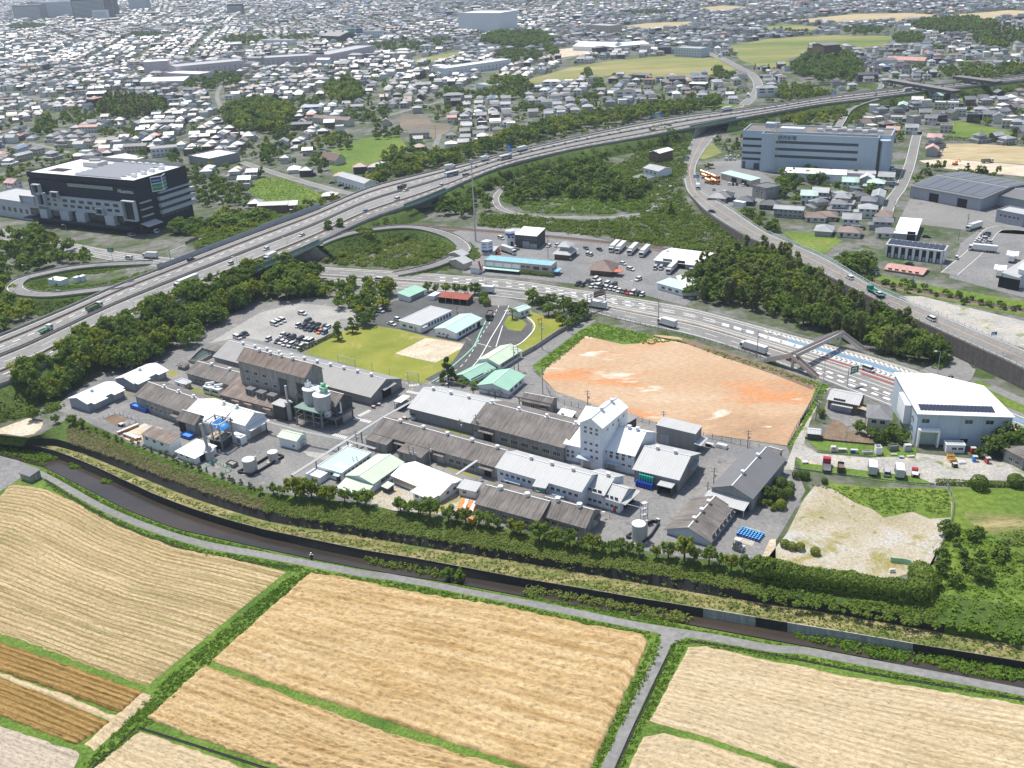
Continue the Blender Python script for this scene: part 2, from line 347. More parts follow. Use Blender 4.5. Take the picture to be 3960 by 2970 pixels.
#  LEVELS: yard 0, upper slope foot -1.4, berm -3.9, fields -4, water -6.5
ZF=-4.0
XS=np.concatenate([[-520,-300],np.arange(-150,2401,30),[2700,3100]])
LINES={'yard':[(-600,925),(-300,932),(0,939),(60,945),(100,935),(141,900),(202,919),(278,957),(379,995),(480,1035),(558,1062),(710,1078),(811,1093),(963,1118),(1101,1143),(1294,1174),(1420,1199),(1546,1214),(1653,1232),(1881,1257),(2003,1268),(2030,1290),(2120,1300),(2212,1312),(2500,1350),(3200,1440)],'utop':[(-600,930),(-300,937),(0,943),(60,949),(109,945),(172,962),(248,988),(335,1022),(414,1052),(494,1079),(573,1103),(685,1123),(811,1143),(937,1161),(1117,1193),(1243,1214),(1370,1234),(1496,1252),(1653,1285),(1830,1308),(2002,1341),(2060,1352),(2212,1372),(2500,1410),(3200,1500)],'ubot':[(-600,934),(-300,940),(0,946),(60,953),(101,952),(172,976),(248,1008),(307,1032),(362,1055),(414,1075),(494,1102),(573,1125),(665,1142),(685,1143),(811,1164),(937,1186),(1117,1213),(1370,1258),(1546,1288),(1729,1313),(1881,1340),(2007,1360),(2060,1372),(2212,1395),(2500,1440),(3200,1540)],'ltop':[(-600,938),(-300,944),(0,951),(83,964),(128,976),(201,1005),(260,1033),(335,1068),(414,1098),(494,1123),(573,1144),(670,1164),(786,1188),(887,1204),(1013,1227),(1117,1247),(1243,1268),(1370,1290),(1519,1314),(1632,1333),(1701,1345),(1830,1366),(1972,1390),(2108,1412),(2212,1429),(2500,1478),(3200,1590)],'lbot':[(-600,950),(-300,957),(0,966),(83,979),(128,993),(172,1011),(245,1043),(335,1083),(414,1114),(494,1140),(573,1161),(670,1185),(786,1209),(887,1227),(1013,1250),(1117,1267),(1243,1290),(1370,1312),(1519,1336),(1632,1355),(1701,1368),(1830,1389),(1972,1412),(2108,1432),(2212,1447),(2500,1497),(3200,1610)],'near':[(-600,958),(-300,968),(0,984),(60,1001),(96,1010),(126,1025),(202,1065),(278,1104),(379,1143),(556,1183),(672,1208),(786,1230),(862,1243),(988,1262),(1064,1277),(1200,1302),(1350,1328),(1470,1347),(1597,1371),(1672,1385),(1780,1404),(1881,1424),(2032,1457),(2212,1490),(2500,1545),(3200,1670)],'pathf':[(-600,978),(-300,988),(0,1004),(60,1010),(96,1019),(151,1050),(227,1093),(303,1125),(379,1152),(454,1172),(559,1190),(672,1211),(786,1233),(836,1238),(937,1257),(1064,1282),(1142,1296),(1243,1316),(1369,1342),(1433,1353),(1546,1370),(1672,1394),(1729,1396),(1906,1429),(2057,1457),(2212,1487),(2500,1545),(3200,1680)],'pathn':[(-600,998),(-300,1004),(0,1019),(60,1022),(96,1032),(151,1065),(227,1108),(303,1140),(379,1166),(454,1187),(559,1204),(672,1225),(786,1247),(836,1252),(937,1270),(1064,1295),(1142,1310),(1243,1331),(1369,1357),(1433,1369),(1546,1386),(1672,1410),(1729,1412),(1906,1446),(2057,1474),(2212,1503),(2500,1561),(3200,1700)]}
def row(key,z):return[at('O',x,yint(LINES[key],x),z)for x in XS]
R_yard=row('yard',0);R_utop=row('utop',-1.4);R_ubot=row('ubot',-3.9);R_ltop=row('ltop',-4.0);R_lbot=row('lbot',-6.6)
R_near=row('near',-6.6);R_pf=row('pathf',-4.0);R_pn=row('pathn',-4.0)
for k in range(len(XS)):
 for a,b,g in((R_utop,R_ubot,.25),(R_ltop,R_lbot,.25)):
  if b[k].y>a[k].y-g:b[k].y=a[k].y-g
 if R_near[k].y<R_pf[k].y+.4:R_near[k].y=R_pf[k].y+.4
 if R_near[k].y>R_lbot[k].y-1.5:R_near[k].y=R_lbot[k].y-1.5
gp=[(p.x,p.y)for p in R_yard]
gp=[(-9000,gp[0][1])]+gp+[(9000,gp[-1][1]),(9000,14000),(-9000,14000)]
mb=MB();mb.add([(x,y,-.06)for x,y in gp],tessellate_polygon([[Vector((x,y,0))for x,y in gp]]));me=mb.mesh('ground',M['town'])
if sum(p.normal.z*p.area for p in me.polygons)<0:me.flip_normals()
struct(link(bpy.data.objects.new('ground',me)))
def dz(rw,d):return[Vector((p.x,p.y,p.z+d))for p in rw]
loft('bank_slope',[dz(R_yard,-.06),R_utop],M['embank'])
iw=[i for i,x in enumerate(XS)if 60<=x<=2060]
o=loft('retaining_wall',[[R_utop[i]for i in iw],[R_ubot[i]for i in iw]],M['block'])
tag(o,'long dark stained block retaining wall below the overgrown factory bank','retaining wall',kind='thing')
loft('earth_slope',[R_utop[iw[-1]:],R_ubot[iw[-1]:]],M['embank']);loft('earth_slope',[R_utop[:iw[0]+1],R_ubot[:iw[0]+1]],M['embank'])
loft('berm',[R_ubot,R_ltop],M['berm'])
cuts=[(-600,1519,'block','black stained block river wall below the mown berm'),(1519,1632,'newblock','pale new concrete block section of river wall, shorter one'),(1632,1701,'block','short dark river wall section between two pale concrete sections'),(1701,1972,'newblock','longer pale new concrete block section of river wall'),(1972,3200,'block','dark river wall section going out behind riverside reeds')]
def ltb(x):return at('O',x,yint(LINES['ltop'],x),-4.),at('O',x,yint(LINES['lbot'],x),-6.6)
for a,b,mk,lab in cuts:
 xs=[a]+[x for x in XS if a<x<b]+[b];pr=[ltb(x)for x in xs]
 for t_,b_ in pr:
  if b_.y>t_.y-.25:b_.y=t_.y-.25
 o=loft('river_wall',[[p[0]for p in pr],[p[1]for p in pr]],M[mk]);tag(o,lab,'river wall',kind='thing')
 cp=MB();ribbon_wall(cp,np.array([tuple(p[0])for p in pr]),0.,0.,.1,.22)
 cp.bd('coping','concrete' if mk=='newblock' else 'median',o)
loft('river',[dz(R_lbot,.25),dz(R_near,.25)],M['river'])
loft('near_bank',[R_near,R_pf],M['grass'])
loft('riverside_path',[dz(R_pf,.02),dz(R_pn,.02)],M['road'])
fx0=[(p.x,p.y)for p in R_pn]
fp=fx0+[(fx0[-1][0],40),(fx0[0][0],40)]
mb=MB();mb.add([(x,y,ZF)for x,y in fp],tessellate_polygon([[Vector((x,y,0))for x,y in fp]]));me=mb.mesh('field_ground',M['grass'])
if sum(p.normal.z*p.area for p in me.polygons)<0:me.flip_normals()
struct(link(bpy.data.objects.new('field_ground',me)))
trk=[at('O',x,y,ZF)for x,y in((1448,1362),(1437,1392),(1420,1430),(1390,1490),(1362,1550),(1340,1600),(1312,1659),(1290,1710))]
trk=smooth(trk,40);loft('farm_track',[offs(trk,-1.25,.03),offs(trk,1.25,.03)],M['road'])
sheet_at('farm_track','O',[(1400,1352),(1440,1360),(1500,1366),(1480,1378),(1460,1392),(1432,1392),(1425,1372)],ZF,ZF+.045,M['road'])
sheet_at('paved_lot','O',[(-200,1000),(0,985),(40,995),(88,1018),(80,1030),(45,1032),(0,1062),(-200,1090)],ZF,ZF+.05,M['asphalt'])
def ditch(pts,wd,lab):
 P=smooth([at('O',x,y,ZF)for x,y in pts],len(pts)*6)
 o=loft('ditch',[offs(P,-wd/2-.12,.14),offs(P,-wd/2,.14),offs(P,-wd/2,.02),offs(P,wd/2,.02),offs(P,wd/2,.14),offs(P,wd/2+.12,.14)],M['block']);return o
ditch([(96,1036),(151,1072),(227,1118),(303,1153),(379,1181),(454,1200),(559,1217),(630,1226)],.55,'')
ditch([(1458,1390),(1440,1424),(1418,1470),(1390,1530),(1366,1580),(1340,1640),(1320,1690)],.4,'')
ditch([(1485,1384),(1560,1395),(1653,1411),(1750,1430),(1880,1455),(2030,1480),(2212,1512),(2400,1546)],.45,'')
ditch([(298,1572),(410,1607),(500,1636),(600,1668)],.35,'');ditch([(292,1573),(258,1608),(225,1636),(190,1670)],.35,'')
#  WHEAT FIELDS
def wheat_mat(name,stops,rows,rowmix,greens=0.,stretch=.08,lines=None):
 """UV in metres: u along the rows. Colour varies with straw lie and with rows; the relief itself is in the mesh."""
 m,N,L,b=newmat(name)
 n1=noise(N,L,coords(N,L,'U',(stretch,1,1)),rows,5,.7,.2);n2=noise(N,L,coords(N,L,'U',(.55,1,1)),1.3,5,.8);n3=noise(N,L,coords(N,L,'U'),.05,4,.6)
 c=ramp(N,L,n1,stops)
 c=mix(N,L,.85,c,ramp(N,L,n2,[(.34,g3(.38)),(.48,g3(.98)),(.66,g3(1.35))]),'MULTIPLY')
 c=mix(N,L,.5,c,ramp(N,L,n3,[(.3,g3(.8)),(.7,g3(1.15))]),'MULTIPLY')
 if lines:
  pd,amt,lc=lines;wv=N.new('ShaderNodeTexWave');wv.bands_direction='Y';wv.inputs['Scale'].default_value=1/pd/3.183;wv.inputs['Distortion'].default_value=1.1;wv.inputs['Detail'].default_value=3;wv.inputs['Detail Scale'].default_value=.6
  L.new(coords(N,L,'U',(.12,1,1)),wv.inputs[0]);k=N.new('ShaderNodeMapRange');k.inputs[1].default_value=.42;k.inputs[2].default_value=.1;k.inputs[4].default_value=amt;L.new(wv.outputs['Fac'],k.inputs[0])
  bk=N.new('ShaderNodeMath');bk.operation='MULTIPLY';L.new(k.outputs[0],bk.inputs[0]);L.new(ramp(N,L,noise(N,L,coords(N,L,'U',(.05,.6,1)),1.,4,.7),[(.35,g3(.25)),(.6,g3(1.2))]),bk.inputs[1]);c=mix(N,L,bk.outputs[0],c,lc)
 if greens:
  k=N.new('ShaderNodeMapRange');k.inputs[1].default_value=.60-greens*.1;k.inputs[2].default_value=.72
  L.new(noise(N,L,coords(N,L,'U',(.05,1,1)),.55,5,.75),k.inputs[0]);c=mix(N,L,k.outputs[0],c,(.14,.15,.035))
 L.new(c,b.inputs['Base Color']);b.inputs['Roughness'].default_value=.9;b.inputs['Specular IOR Level'].default_value=.15
 bump(N,L,b,n2,.7,.25);return m
M['straw']=wheat_mat('cut_straw_rows',[(.36,(.28,.205,.10)),(.47,(.40,.30,.165)),(.6,(.50,.39,.235))],.55,.5,greens=.85,stretch=.02,lines=(1.75,.8,(.205,.16,.06)))
M['gold']=wheat_mat('lodged_golden_wheat',[(.34,(.31,.20,.085)),(.45,(.43,.30,.145)),(.6,(.52,.39,.22))],.42,.5,lines=(4.5,.35,(.27,.16,.055)))
M['pale']=wheat_mat('pale_stubble',[(.34,(.37,.285,.16)),(.5,(.49,.39,.25)),(.66,(.55,.455,.31))],.6,.4,stretch=.04,lines=(2.1,.4,(.28,.21,.10)))
M['brownwheat']=wheat_mat('standing_brown_wheat',[(.36,(.20,.125,.035)),(.5,(.30,.19,.065)),(.66,(.37,.24,.09))],.5,.3,stretch=.04,lines=(2.6,.8,(.13,.075,.02)))
M['greystraw']=wheat_mat('grey_stubble',[(.34,(.30,.255,.20)),(.5,(.42,.36,.28)),(.66,(.5,.42,.32))],.7,.3,stretch=.04)
def poly_pt(P,k):
 L=np.concatenate([[0],np.cumsum(np.linalg.norm(np.diff(P,axis=0),axis=1))]);return np.array([np.interp(k*L[-1],L,P[:,j])for j in range(3)])
def vnoise(u,v,su,sv,seed):
 r=np.random.RandomState(seed);G=r.rand(260,260);x=u/su;y=v/sv;xi=np.floor(x).astype(int);yi=np.floor(y).astype(int);fx=x-xi;fy=y-yi
 fx=fx*fx*(3-2*fx);fy=fy*fy*(3-2*fy);g=lambda a,b:G[a%260,b%260]
 return(g(xi,yi)*(1-fx)+g(xi+1,yi)*fx)*(1-fy)+(g(xi,yi+1)*(1-fx)+g(xi+1,yi+1)*fx)*fy
def field(top,bot,hgt,rough_,rowp,rowa,m,seed,dv=.4,du=.55,zt=0.,name='wheat_field'):
 """Crop standing or lying between two edge polylines (overview pixels, left to right), as a relief with real side faces."""
 T=np.array([tuple(at('O',x,y,ZF))for x,y in top]);B=np.array([tuple(at('O',x,y,ZF))for x,y in bot])
 wd=max(np.linalg.norm(T[-1]-T[0]),np.linalg.norm(B[-1]-B[0]));dp=max(np.linalg.norm(T[0]-B[0]),np.linalg.norm(T[-1]-B[-1]))
 nu=int(wd/du);nv=int(dp/dv)
 tt=np.stack([poly_pt(T,k)for k in np.linspace(0,1,nu)]);bb=np.stack([poly_pt(B,k)for k in np.linspace(0,1,nu)])
 k=np.linspace(0,1,nv)[:,None,None];G=tt[None]*(1-k)+bb[None]*k
 U,V=np.meshgrid(np.linspace(0,wd,nu),np.linspace(0,dp,nv))
 wig=(vnoise(U,V,14,9,seed+7)-.5)*rowp*.3
 h=hgt*(.72+.28*np.cos((V+wig)/rowp*2*math.pi)*rowa)
 h=h+(vnoise(U,V,9,1.1,seed)-.5)*rough_+(vnoise(U,V,1.3,.75,seed+1)-.5)*rough_*1.5+(vnoise(U,V,30,22,seed+2)-.5)*rough_*.4
 edge=np.minimum(np.minimum(U,wd-U),np.minimum(V,dp-V));h=np.where(edge<1e-6,0.,np.maximum(h,.05))
 jit=(vnoise(U,V,2.,2.,seed+3)-.5)*.55*(edge<.9);G[...,0]+=jit;G[...,1]+=jit*.6
 G[...,2]=ZF+.02+h
 idx=np.arange(nv*nu).reshape(nv,nu)
 f=np.stack([idx[:-1,:-1],idx[1:,:-1],idx[1:,1:],idx[:-1,1:]],-1).reshape(-1,4)
 me=np_mesh(name,G.reshape(-1,3),f,m,None,np.stack([U,V],-1).reshape(-1,2));me.polygons.foreach_set('use_smooth',np.ones(len(f),bool))
 o=bpy.data.objects.new(name,me);link(o);o['kind']='structure';return o
field([(18,1050),(33,1047),(101,1057),(177,1092),(253,1135),(379,1183),(505,1208),(617,1236)],[(-190,1305),(0,1369),(50,1384),(177,1432),(318,1482)],.22,.22,1.75,.5,M['straw'],1,du=.6)
field([(-170,1330),(0,1390),(150,1441),(308,1497)],[(-170,1394),(0,1450),(130,1494),(262,1542)],.75,.2,2.6,.42,M['brownwheat'],20,du=.5,dv=.3)
field([(-170,1412),(0,1465),(110,1508),(236,1563)],[(-170,1490),(0,1545),(80,1577),(166,1609)],.75,.2,2.6,.42,M['brownwheat'],31,du=.5,dv=.3)
field([(-170,1397),(0,1452),(130,1497),(252,1548)],[(-170,1409),(0,1463),(110,1506),(240,1560)],.12,.3,3,.2,M['pale'],42)
field([(306,1496),(336,1504)],[(182,1608),(205,1622)],.3,.35,2,.2,M['pale'],43)
field([(-170,1515),(0,1567),(174,1628)],[(-200,1640),(0,1690),(120,1740)],.15,.15,1.5,.5,M['greystraw'],44)
field([(669,1238),(735,1246),(887,1279),(1117,1317),(1243,1347),(1387,1372),(1400,1392)],[(456,1428),(558,1465),(773,1536),(937,1590),(1117,1652),(1262,1690)],.62,.42,4.6,.34,M['gold'],50,du=.45,dv=.32)
field([(441,1438),(558,1481),(811,1577),(1101,1660),(1230,1708)],[(318,1552),(420,1592),(558,1642),(720,1695),(900,1750)],.62,.42,4.2,.34,M['gold'],60,du=.45,dv=.32)
field([(300,1580),(505,1650),(620,1694)],[(195,1665),(300,1730),(420,1800)],.25,.35,3,.4,M['pale'],70)
field([(1488,1397),(1520,1396),(1653,1425),(1830,1461),(2032,1493),(2212,1522),(2420,1560)],[(1405,1556),(1433,1568),(1500,1584),(1676,1642),(1800,1690),(2000,1760),(2350,1880)],.2,.3,2.1,.4,M['pale'],80,du=.55)
field([(1390,1592),(1433,1584),(1500,1598),(1676,1656),(1800,1705)],[(1340,1690),(1420,1730),(1500,1760),(1600,1800),(1700,1830)],.25,.35,2.4,.4,M['pale'],90)
#  YARD-LEVEL SHEETS (each 2 cm above the one below)
sheet('factory_yard','O',[(118,884),(150,850),(260,790),(360,745),(470,690),(560,655),(700,640),(850,610),(930,615),(1060,633),(1100,645),(1135,655),(1160,690),(1240,700),(1290,690),(1150,790),(1150,800),(1200,845),(1500,935),(1700,965),(1740,1060),(1700,1130),(1640,1228)]+[(x,yint(LINES['yard'],x)-3)for x in range(1620,140,-60)],0.,M['yard'])
sheet('gravel_car_park','O',[(450,742),(500,712),(560,676),(640,655),(700,660),(770,670),(790,690),(735,688),(700,728),(660,756),(560,735),(520,728)],.02,M['gravel'])
sheet('dark_car_park','O',[(770,690),(800,675),(850,650),(900,640),(1060,645),(1065,680),(1055,705),(1000,740),(880,725),(800,705)],.02,M['darkasph'])
sheet('lawn','F',[(380,1360),(650,1210),(800,1150),(1000,1128),(1200,1160),(1450,1220),(1800,1290),(1820,1310),(1700,1440),(1550,1560),(1400,1622),(1230,1592),(700,1440)],.04,M['lawn'])
sheet('infield_dirt','F',[(1168,1365),(1300,1300),(1430,1232),(1600,1255),(1790,1292),(1700,1340),(1600,1400),(1515,1443),(1350,1410)],.06,M['pale_dirt'])
sheet('lawn','O',[(1085,680),(1140,672),(1200,690),(1262,690),(1232,705),(1128,768),(1092,745),(1130,735),(1150,715),(1145,690),(1120,683)],.04,M['lawn'])
sheet('lawn','O',[(1088,700),(1098,683),(1120,684),(1138,700),(1125,716),(1098,712)],.06,M['lawn'])
sheet('loop_drive','O',[(1060,690),(1085,680),(1122,676),(1150,700),(1148,718),(1125,742),(1060,772),(1000,806),(950,835),(930,828),(985,790),(1020,745)],.05,M['darkasph'])
sheet('bare_dirt_lot','O',[(1262,722),(1345,740),(1380,738),(1415,723),(1465,728),(1560,765),(1680,800),(1765,832),(1740,900),(1700,962),(1500,935),(1300,880),(1200,845),(1168,812),(1180,790)],.03,M['dirt'])
sheet('weed_strip','O',[(1150,790),(1255,712),(1290,696),(1400,722),(1560,760),(1790,832),(1765,875),(1710,965),(1700,965),(1740,905),(1762,835),(1680,803),(1560,770),(1465,733),(1415,728),(1380,742),(1345,744),(1265,726),(1182,793),(1170,812)],.06,M['grass'])
sheet('red_soil_bank','O',[(1470,728),(1560,757),(1680,795),(1770,830),(1755,842),(1680,812),(1570,774),(1480,742)],.09,M['soil'])
sheet('sandy_lot','L',[(430,830),(600,870),(1000,850),(1530,870),(1600,1000),(1590,1120),(1545,1250),(1450,1500),(1390,1540),(1000,1659),(850,1659),(300,1560),(0,1480),(60,1400),(180,1250),(330,950)],.03,M['sandlot'])
sheet('weed_patch','L',[(480,800),(900,850),(1540,860),(1590,1000),(1590,1110),(1400,1120),(1260,1060),(1010,1110),(920,1040),(760,980),(640,900),(560,860)],.05,M['greenfield'])
sheet('gravel_lane','L',[(560,0),(490,60),(380,290),(330,480),(450,560),(900,600),(1300,560),(1700,600),(2050,640),(2212,700),(2212,800),(1900,790),(1450,820),(1380,800),(1200,760),(700,700),(380,660),(260,590),(240,700),(160,700),(230,520),(300,270),(430,30),(480,-30)],.03,M['weedlot'])
sheet('grass_verge','L',[(345,440),(700,470),(1050,500),(1300,520),(1280,600),(1000,590),(700,570),(450,530)],.055,M['grass'])
sheet('grass_verge','L',[(250,600),(380,650),(700,690),(1300,760),(1420,815),(1400,840),(1000,800),(300,690)],.07,M['grass'])
sheet('paved_apron','L',[(500,200),(530,100),(860,210),(850,300),(700,330),(560,270)],.05,M['asphalt'])
sheet('vegetable_plot','L',[(470,430),(580,270),(640,285),(705,340),(680,460)],.06,M['soil']);sheet('vegetable_plot','L',[(690,465),(720,360),(900,400),(930,490)],.06,M['soil'])
sheet('meadow','L',[(1555,845),(1900,860),(2400,850),(2500,1500),(2212,1500),(2000,1500),(1500,1540),(1440,1500),(1540,1250),(1590,1100)],.02,M['greenfield'])
sheet('meadow','O',[(1985,1262),(2030,1180),(2100,1110),(2320,1140),(2320,1326),(2150,1303),(2040,1288),(2010,1270)],.03,M['greenfield']);sheet('mown_patch','L',[(1700,1070),(1900,1075),(2400,1090),(2400,1330),(2100,1330),(1950,1260),(1760,1160)],.04,M['berm'])
sheet('roadside_lot','O',[(1900,640),(1990,640),(2240,700),(2240,760),(2100,720),(1960,668)],.03,M['weedlot'])
sheet('grass_verge','O',[(1690,500),(1780,503),(1820,520),(1780,548),(1740,540)],.03,M['greenfield']);sheet('grass_verge','O',[(1850,605),(1950,630),(2240,690),(2240,655),(2000,615),(1880,590)],.025,M['greenfield'])
sheet('depot_yard','O',[(980,500),(1040,490),(1250,505),(1400,540),(1560,570),(1560,600),(1480,660),(1400,640),(1330,625),(1230,612),(1120,600),(1000,590),(990,560)],.02,M['asphalt'])
sheet('depot_yard','O',[(2075,525),(2110,500),(2212,490),(2300,495),(2300,660),(2200,640),(2050,600)],.02,M['asphalt'])
sheet('warehouse_yard','O',[(1935,490),(1965,430),(2100,440),(2260,480),(2260,510),(2110,500),(1990,485)],.02,M['road'])
sheet('office_yard','O',[(1495,420),(1530,350),(1600,345),(1680,395),(1660,440),(1560,445),(1510,440)],.02,M['asphalt'])
sheet('dirt_path','I',[(-200,330),(0,345),(250,258),(370,300),(350,350),(290,395),(180,415),(60,395),(-200,385)],.02,M['pale_dirt'])
sheet('roadside_green','L',[(1660,0),(1830,-60),(2300,120),(2300,260),(2060,160),(1850,80)],.04,M['greenfield'])
sheet('slip_road','L',[(1880,0),(1960,-20),(2300,130),(2300,190),(2050,80)],.06,M['road'])
FARM=[('farmland','farm',[(1125,177),(1238,144),(1322,131),(1446,120),(1547,126),(1590,150),(1534,162),(1420,174),(1319,163),(1200,182)]),('farmland','farm',[(1572,100),(1660,84),(1790,76),(1930,78),(1905,106),(1835,106),(1750,98),(1735,118),(1700,132),(1720,142),(1650,148),(1600,130)]),('harvested_field','tanfield',[(1330,58),(1400,50),(1500,46),(1480,58),(1390,66)]),('harvested_field','tanfield',[(1700,45),(1850,30),(1960,28),(2060,34),(1950,46),(1800,52)]),('harvested_field','tanfield',[(2060,32),(2180,22),(2260,26),(2180,42),(2080,44)]),('meadow','greenfield',[(535,412),(560,385),(612,384),(704,424),(640,448),(585,448)]),('paddy','paddy',[(865,244),(922,250),(932,265),(978,271),(968,285),(937,300),(864,278)]),('harvested_field','tanfield',[(2045,311),(2100,310),(2280,322),(2280,360),(2030,342)]),('building_site','pale_dirt',[(1985,347),(2040,343),(2280,362),(2280,388),(2180,378),(2020,362)]),('meadow','greenfield',[(2010,195),(2060,185),(2140,188),(2130,215),(2060,225)]),('farmland','farm',[(1485,335),(1530,300),(1560,330),(1520,345)]),('meadow','greenfield',[(700,330),(780,300),(860,290),(880,320),(780,365),(720,380)]),('sports_ground','pale_dirt',[(1180,122),(1200,107),(1270,100),(1310,108),(1260,118),(1200,126)]),('rice_seedbed','greenfield',[(1440,222),(1490,215),(1610,228),(1560,236)]),('meadow','greenfield',[(2035,268),(2070,262),(2150,278),(2200,290),(2100,300),(2050,295)]),('farmland','farm',[(880,130),(1000,110),(1010,118),(900,140)]),('farmland','tanfield',[(1480,20),(1560,12),(1640,16),(1560,26)]),('farmland','farm',[(1640,58),(1700,52),(1790,60),(1700,72)])]
for i,(nm,mk,pl)in enumerate(FARM):sheet(nm,'O',pl,.02+.02*(i%3),M[mk])
#  EXPRESSWAY (deck at 8 m on an embankment, with openings)
ZE=8.0
FEx=[(-300,830),(0,727),(177,653),(240,622),(348,581),(558,500),(690,452),(798,404),(937,370),(1038,346),(1117,324),(1243,296),(1334,276),(1471,251),(1572,239),(1676,226),(1790,207),(1906,194),(2007,185),(2108,175),(2212,163),(2500,130)]
NEx=[(-300,960),(0,833),(66,809),(146,760),(225,722),(353,666),(429,634),(558,582),(672,534),(761,490),(811,468),(882,446),(947,420),(1038,378),(1096,356),(1243,322),(1385,298),(1506,274),(1676,243),(1765,227),(1886,213),(1982,200),(2108,186),(2212,174),(2500,140)]
EX=list(range(-300,2501,25))
EF=smooth([at('O',x,yint(FEx,x),ZE)for x in EX],260);EN=smooth([at('O',x,yint(NEx,x),ZE)for x in EX],260)
EFi=np.array([at('O',x,yint(FEx,x),ZE)for x in EX]);ENi=np.array([at('O',x,yint(NEx,x),ZE)for x in EX])
def sm(A,k=2):
 for _ in range(k):B=A.copy();B[1:-1]=(A[:-2]+2*A[1:-1]+A[2:])/4;A=B
 return A
EFi=sm(EFi,3);ENi=sm(ENi,3)
def es(s,z=0.):P=EFi*(1-s)+ENi*s;P=P.copy();P[:,2]+=z;return P
exr=loft('expressway',[es(0,-1.6),es(0),es(.25),es(.5),es(.75),es(1),es(1,-1.6),es(0,-1.6)],M['hiway'])
mb=MB()
for s in(.03,.20,.375,.475,.685,.955):solid(mb,es(s,.03),0,0,.3 if s in(.03,.955)else .22)
for s in(.24,.81):dashes(mb,es(s,.03),0,0,3.5,4,.5)
for s in(.30,.58,.88,.12):dashes(mb,es(s,.03),0,0,8,10,.22)
p=mb.bd('lane_marking','paint',exr);p['kind']='stuff'
for s,h,wd,mk in((.0,1.0,.3,'parapet'),(1.,1.0,.3,'parapet'),(.15,.75,.18,'guard'),(.41,.75,.18,'guard'),(.445,.75,.18,'guard'),(.745,.75,.18,'guard')):
 mb=MB();ribbon_wall(mb,es(s),0,0.,h,wd);mb.bd('barrier',M[mk],exr)
for s0,s1,mk in((.395,.46,'median'),(.70,.79,'median'),(.155,.185,'median')):
 loft('median_strip',[es(s0,.02),es(s1,.02)],M[mk],parent=exr)
mb=MB()
for s in(.15,.41,.745):
 P=es(s)
 for a,b in zip(P[:-1],P[1:]):
  n=max(1,int(np.linalg.norm(b-a)/6))
  for j in range(n):c=a+(b-a)*j/n;mb.box(c[0]-.09,c[0]+.09,c[1]-.09,c[1]+.09,c[2],c[2]+.95)
p=mb.bd('barrier_post','guard',exr);p['kind']='stuff'
def eseg(xf0,xn0,xf1,xn1,name='embankment'):
 n=max(3,int(abs(xf1-xf0)/25));F_=[];N_=[]
 for k in np.linspace(0,1,n):
  xf=lerp(xf0,xf1,k);xn=lerp(xn0,xn1,k)
  F_.append([np.interp(xf,EX,EFi[:,j])for j in range(3)]);N_.append([np.interp(xn,EX,ENi[:,j])for j in range(3)])
 F_=np.array(F_);N_=np.array(N_);d=F_-N_;d[:,2]=0;d/=np.linalg.norm(d,axis=1)[:,None]
 def g(A,off,z):B=A+d*off;B[:,2]=z;return B
 o=loft(name,[g(F_,11,-.05),g(F_,1.,7.2),g(F_,.2,7.2),g(N_,-.2,7.2),g(N_,-1.,7.2),g(N_,-11,-.05)],M['embank'])
 for i in(0,-1):
  mb=MB();pts=[g(F_,11,-.05)[i],g(F_,1.,7.2)[i],g(N_,-1.,7.2)[i],g(N_,-11,-.05)[i]]
  mb.add(pts,[(0,1,2,3)]);mb.bd('abutment','parapet',o)
eseg(-300,-300,325,530);eseg(475,676,640,884);eseg(705,950,1560,1503);eseg(1612,1576,2500,2500)
mb=MB()
for x0,x1 in((520,690),(872,962),(1490,1590)):
 xs=np.linspace(x0,x1,12);P=np.array([[np.interp(x,EX,ENi[:,j])for j in range(3)]for x in xs])
 ribbon_wall(mb,offs(P,0),-2.,-.1,.6);ribbon_wall(mb,P,0,1.,2.2,.12)
mb.bd('girder','deckside',exr)
mb=MB()
for x0,x1 in((560,690),(340,352)):P=es(0.);xs=np.linspace(x0,x1,8);ribbon_wall(mb,np.array([[np.interp(x,EX,EFi[:,j])for j in range(3)]for x in xs]),0,.9,3.2,.12)
xs=np.linspace(348,560,10);ribbon_wall(mb,np.array([[np.interp(x,EX,EFi[:,j])for j in range(3)]for x in xs]),0,.9,2.6,.15)
mb.bd('noise_barrier',plain('blue_grey_barrier',(.27,.31,.37),.5,mode='W'),exr)
#  HIGHWAY AT GROUND LEVEL
FEm=[(-300,470),(0,492),(141,522),(253,543),(366,557),(560,566),(685,577),(811,584),(963,594),(1114,606),(1218,622),(1319,637),(1395,649),(1506,669),(1676,715),(1754,736),(1873,767),(2012,812),(2100,848),(2191,886),(2400,968)]
NEm=[(-300,492),(0,516),(141,543),(253,566),(366,580),(560,602),(667,611),(811,620),(862,624),(988,632),(1117,646),(1190,655),(1268,671),(1344,692),(1496,724),(1622,763),(1676,783),(1754,812),(1830,842),(1936,884),(2100,945),(2191,985),(2400,1080)]
MX=list(range(-300,2401,25))
MF=sm(np.array([at('O',x,yint(FEm,x),0)for x in MX]),2);MN=sm(np.array([at('O',x,yint(NEm,x),0)for x in MX]),2)
def ms(s,z=.06,x0=-300,x1=2400):
 P=MF*(1-s)+MN*s;P=P.copy();P[:,2]=z;xs=[x0]+[x for x in MX if x0<x<x1]+[x1]
 return np.array([[np.interp(x,MX,P[:,j])for j in range(3)]for x in xs])
hw=loft('highway',[ms(0),ms(.5),ms(1)],M['road'])
mb=MB()
for s in(.1,.44,.64,.955):solid(mb,ms(s,.085),0,0,.28)
for s in(.27,.80):dashes(mb,ms(s,.085),0,0,6,7,.24)
for s in(.18,.36):dashes(mb,ms(s,.085,950,1400),0,0,3,4,.8)
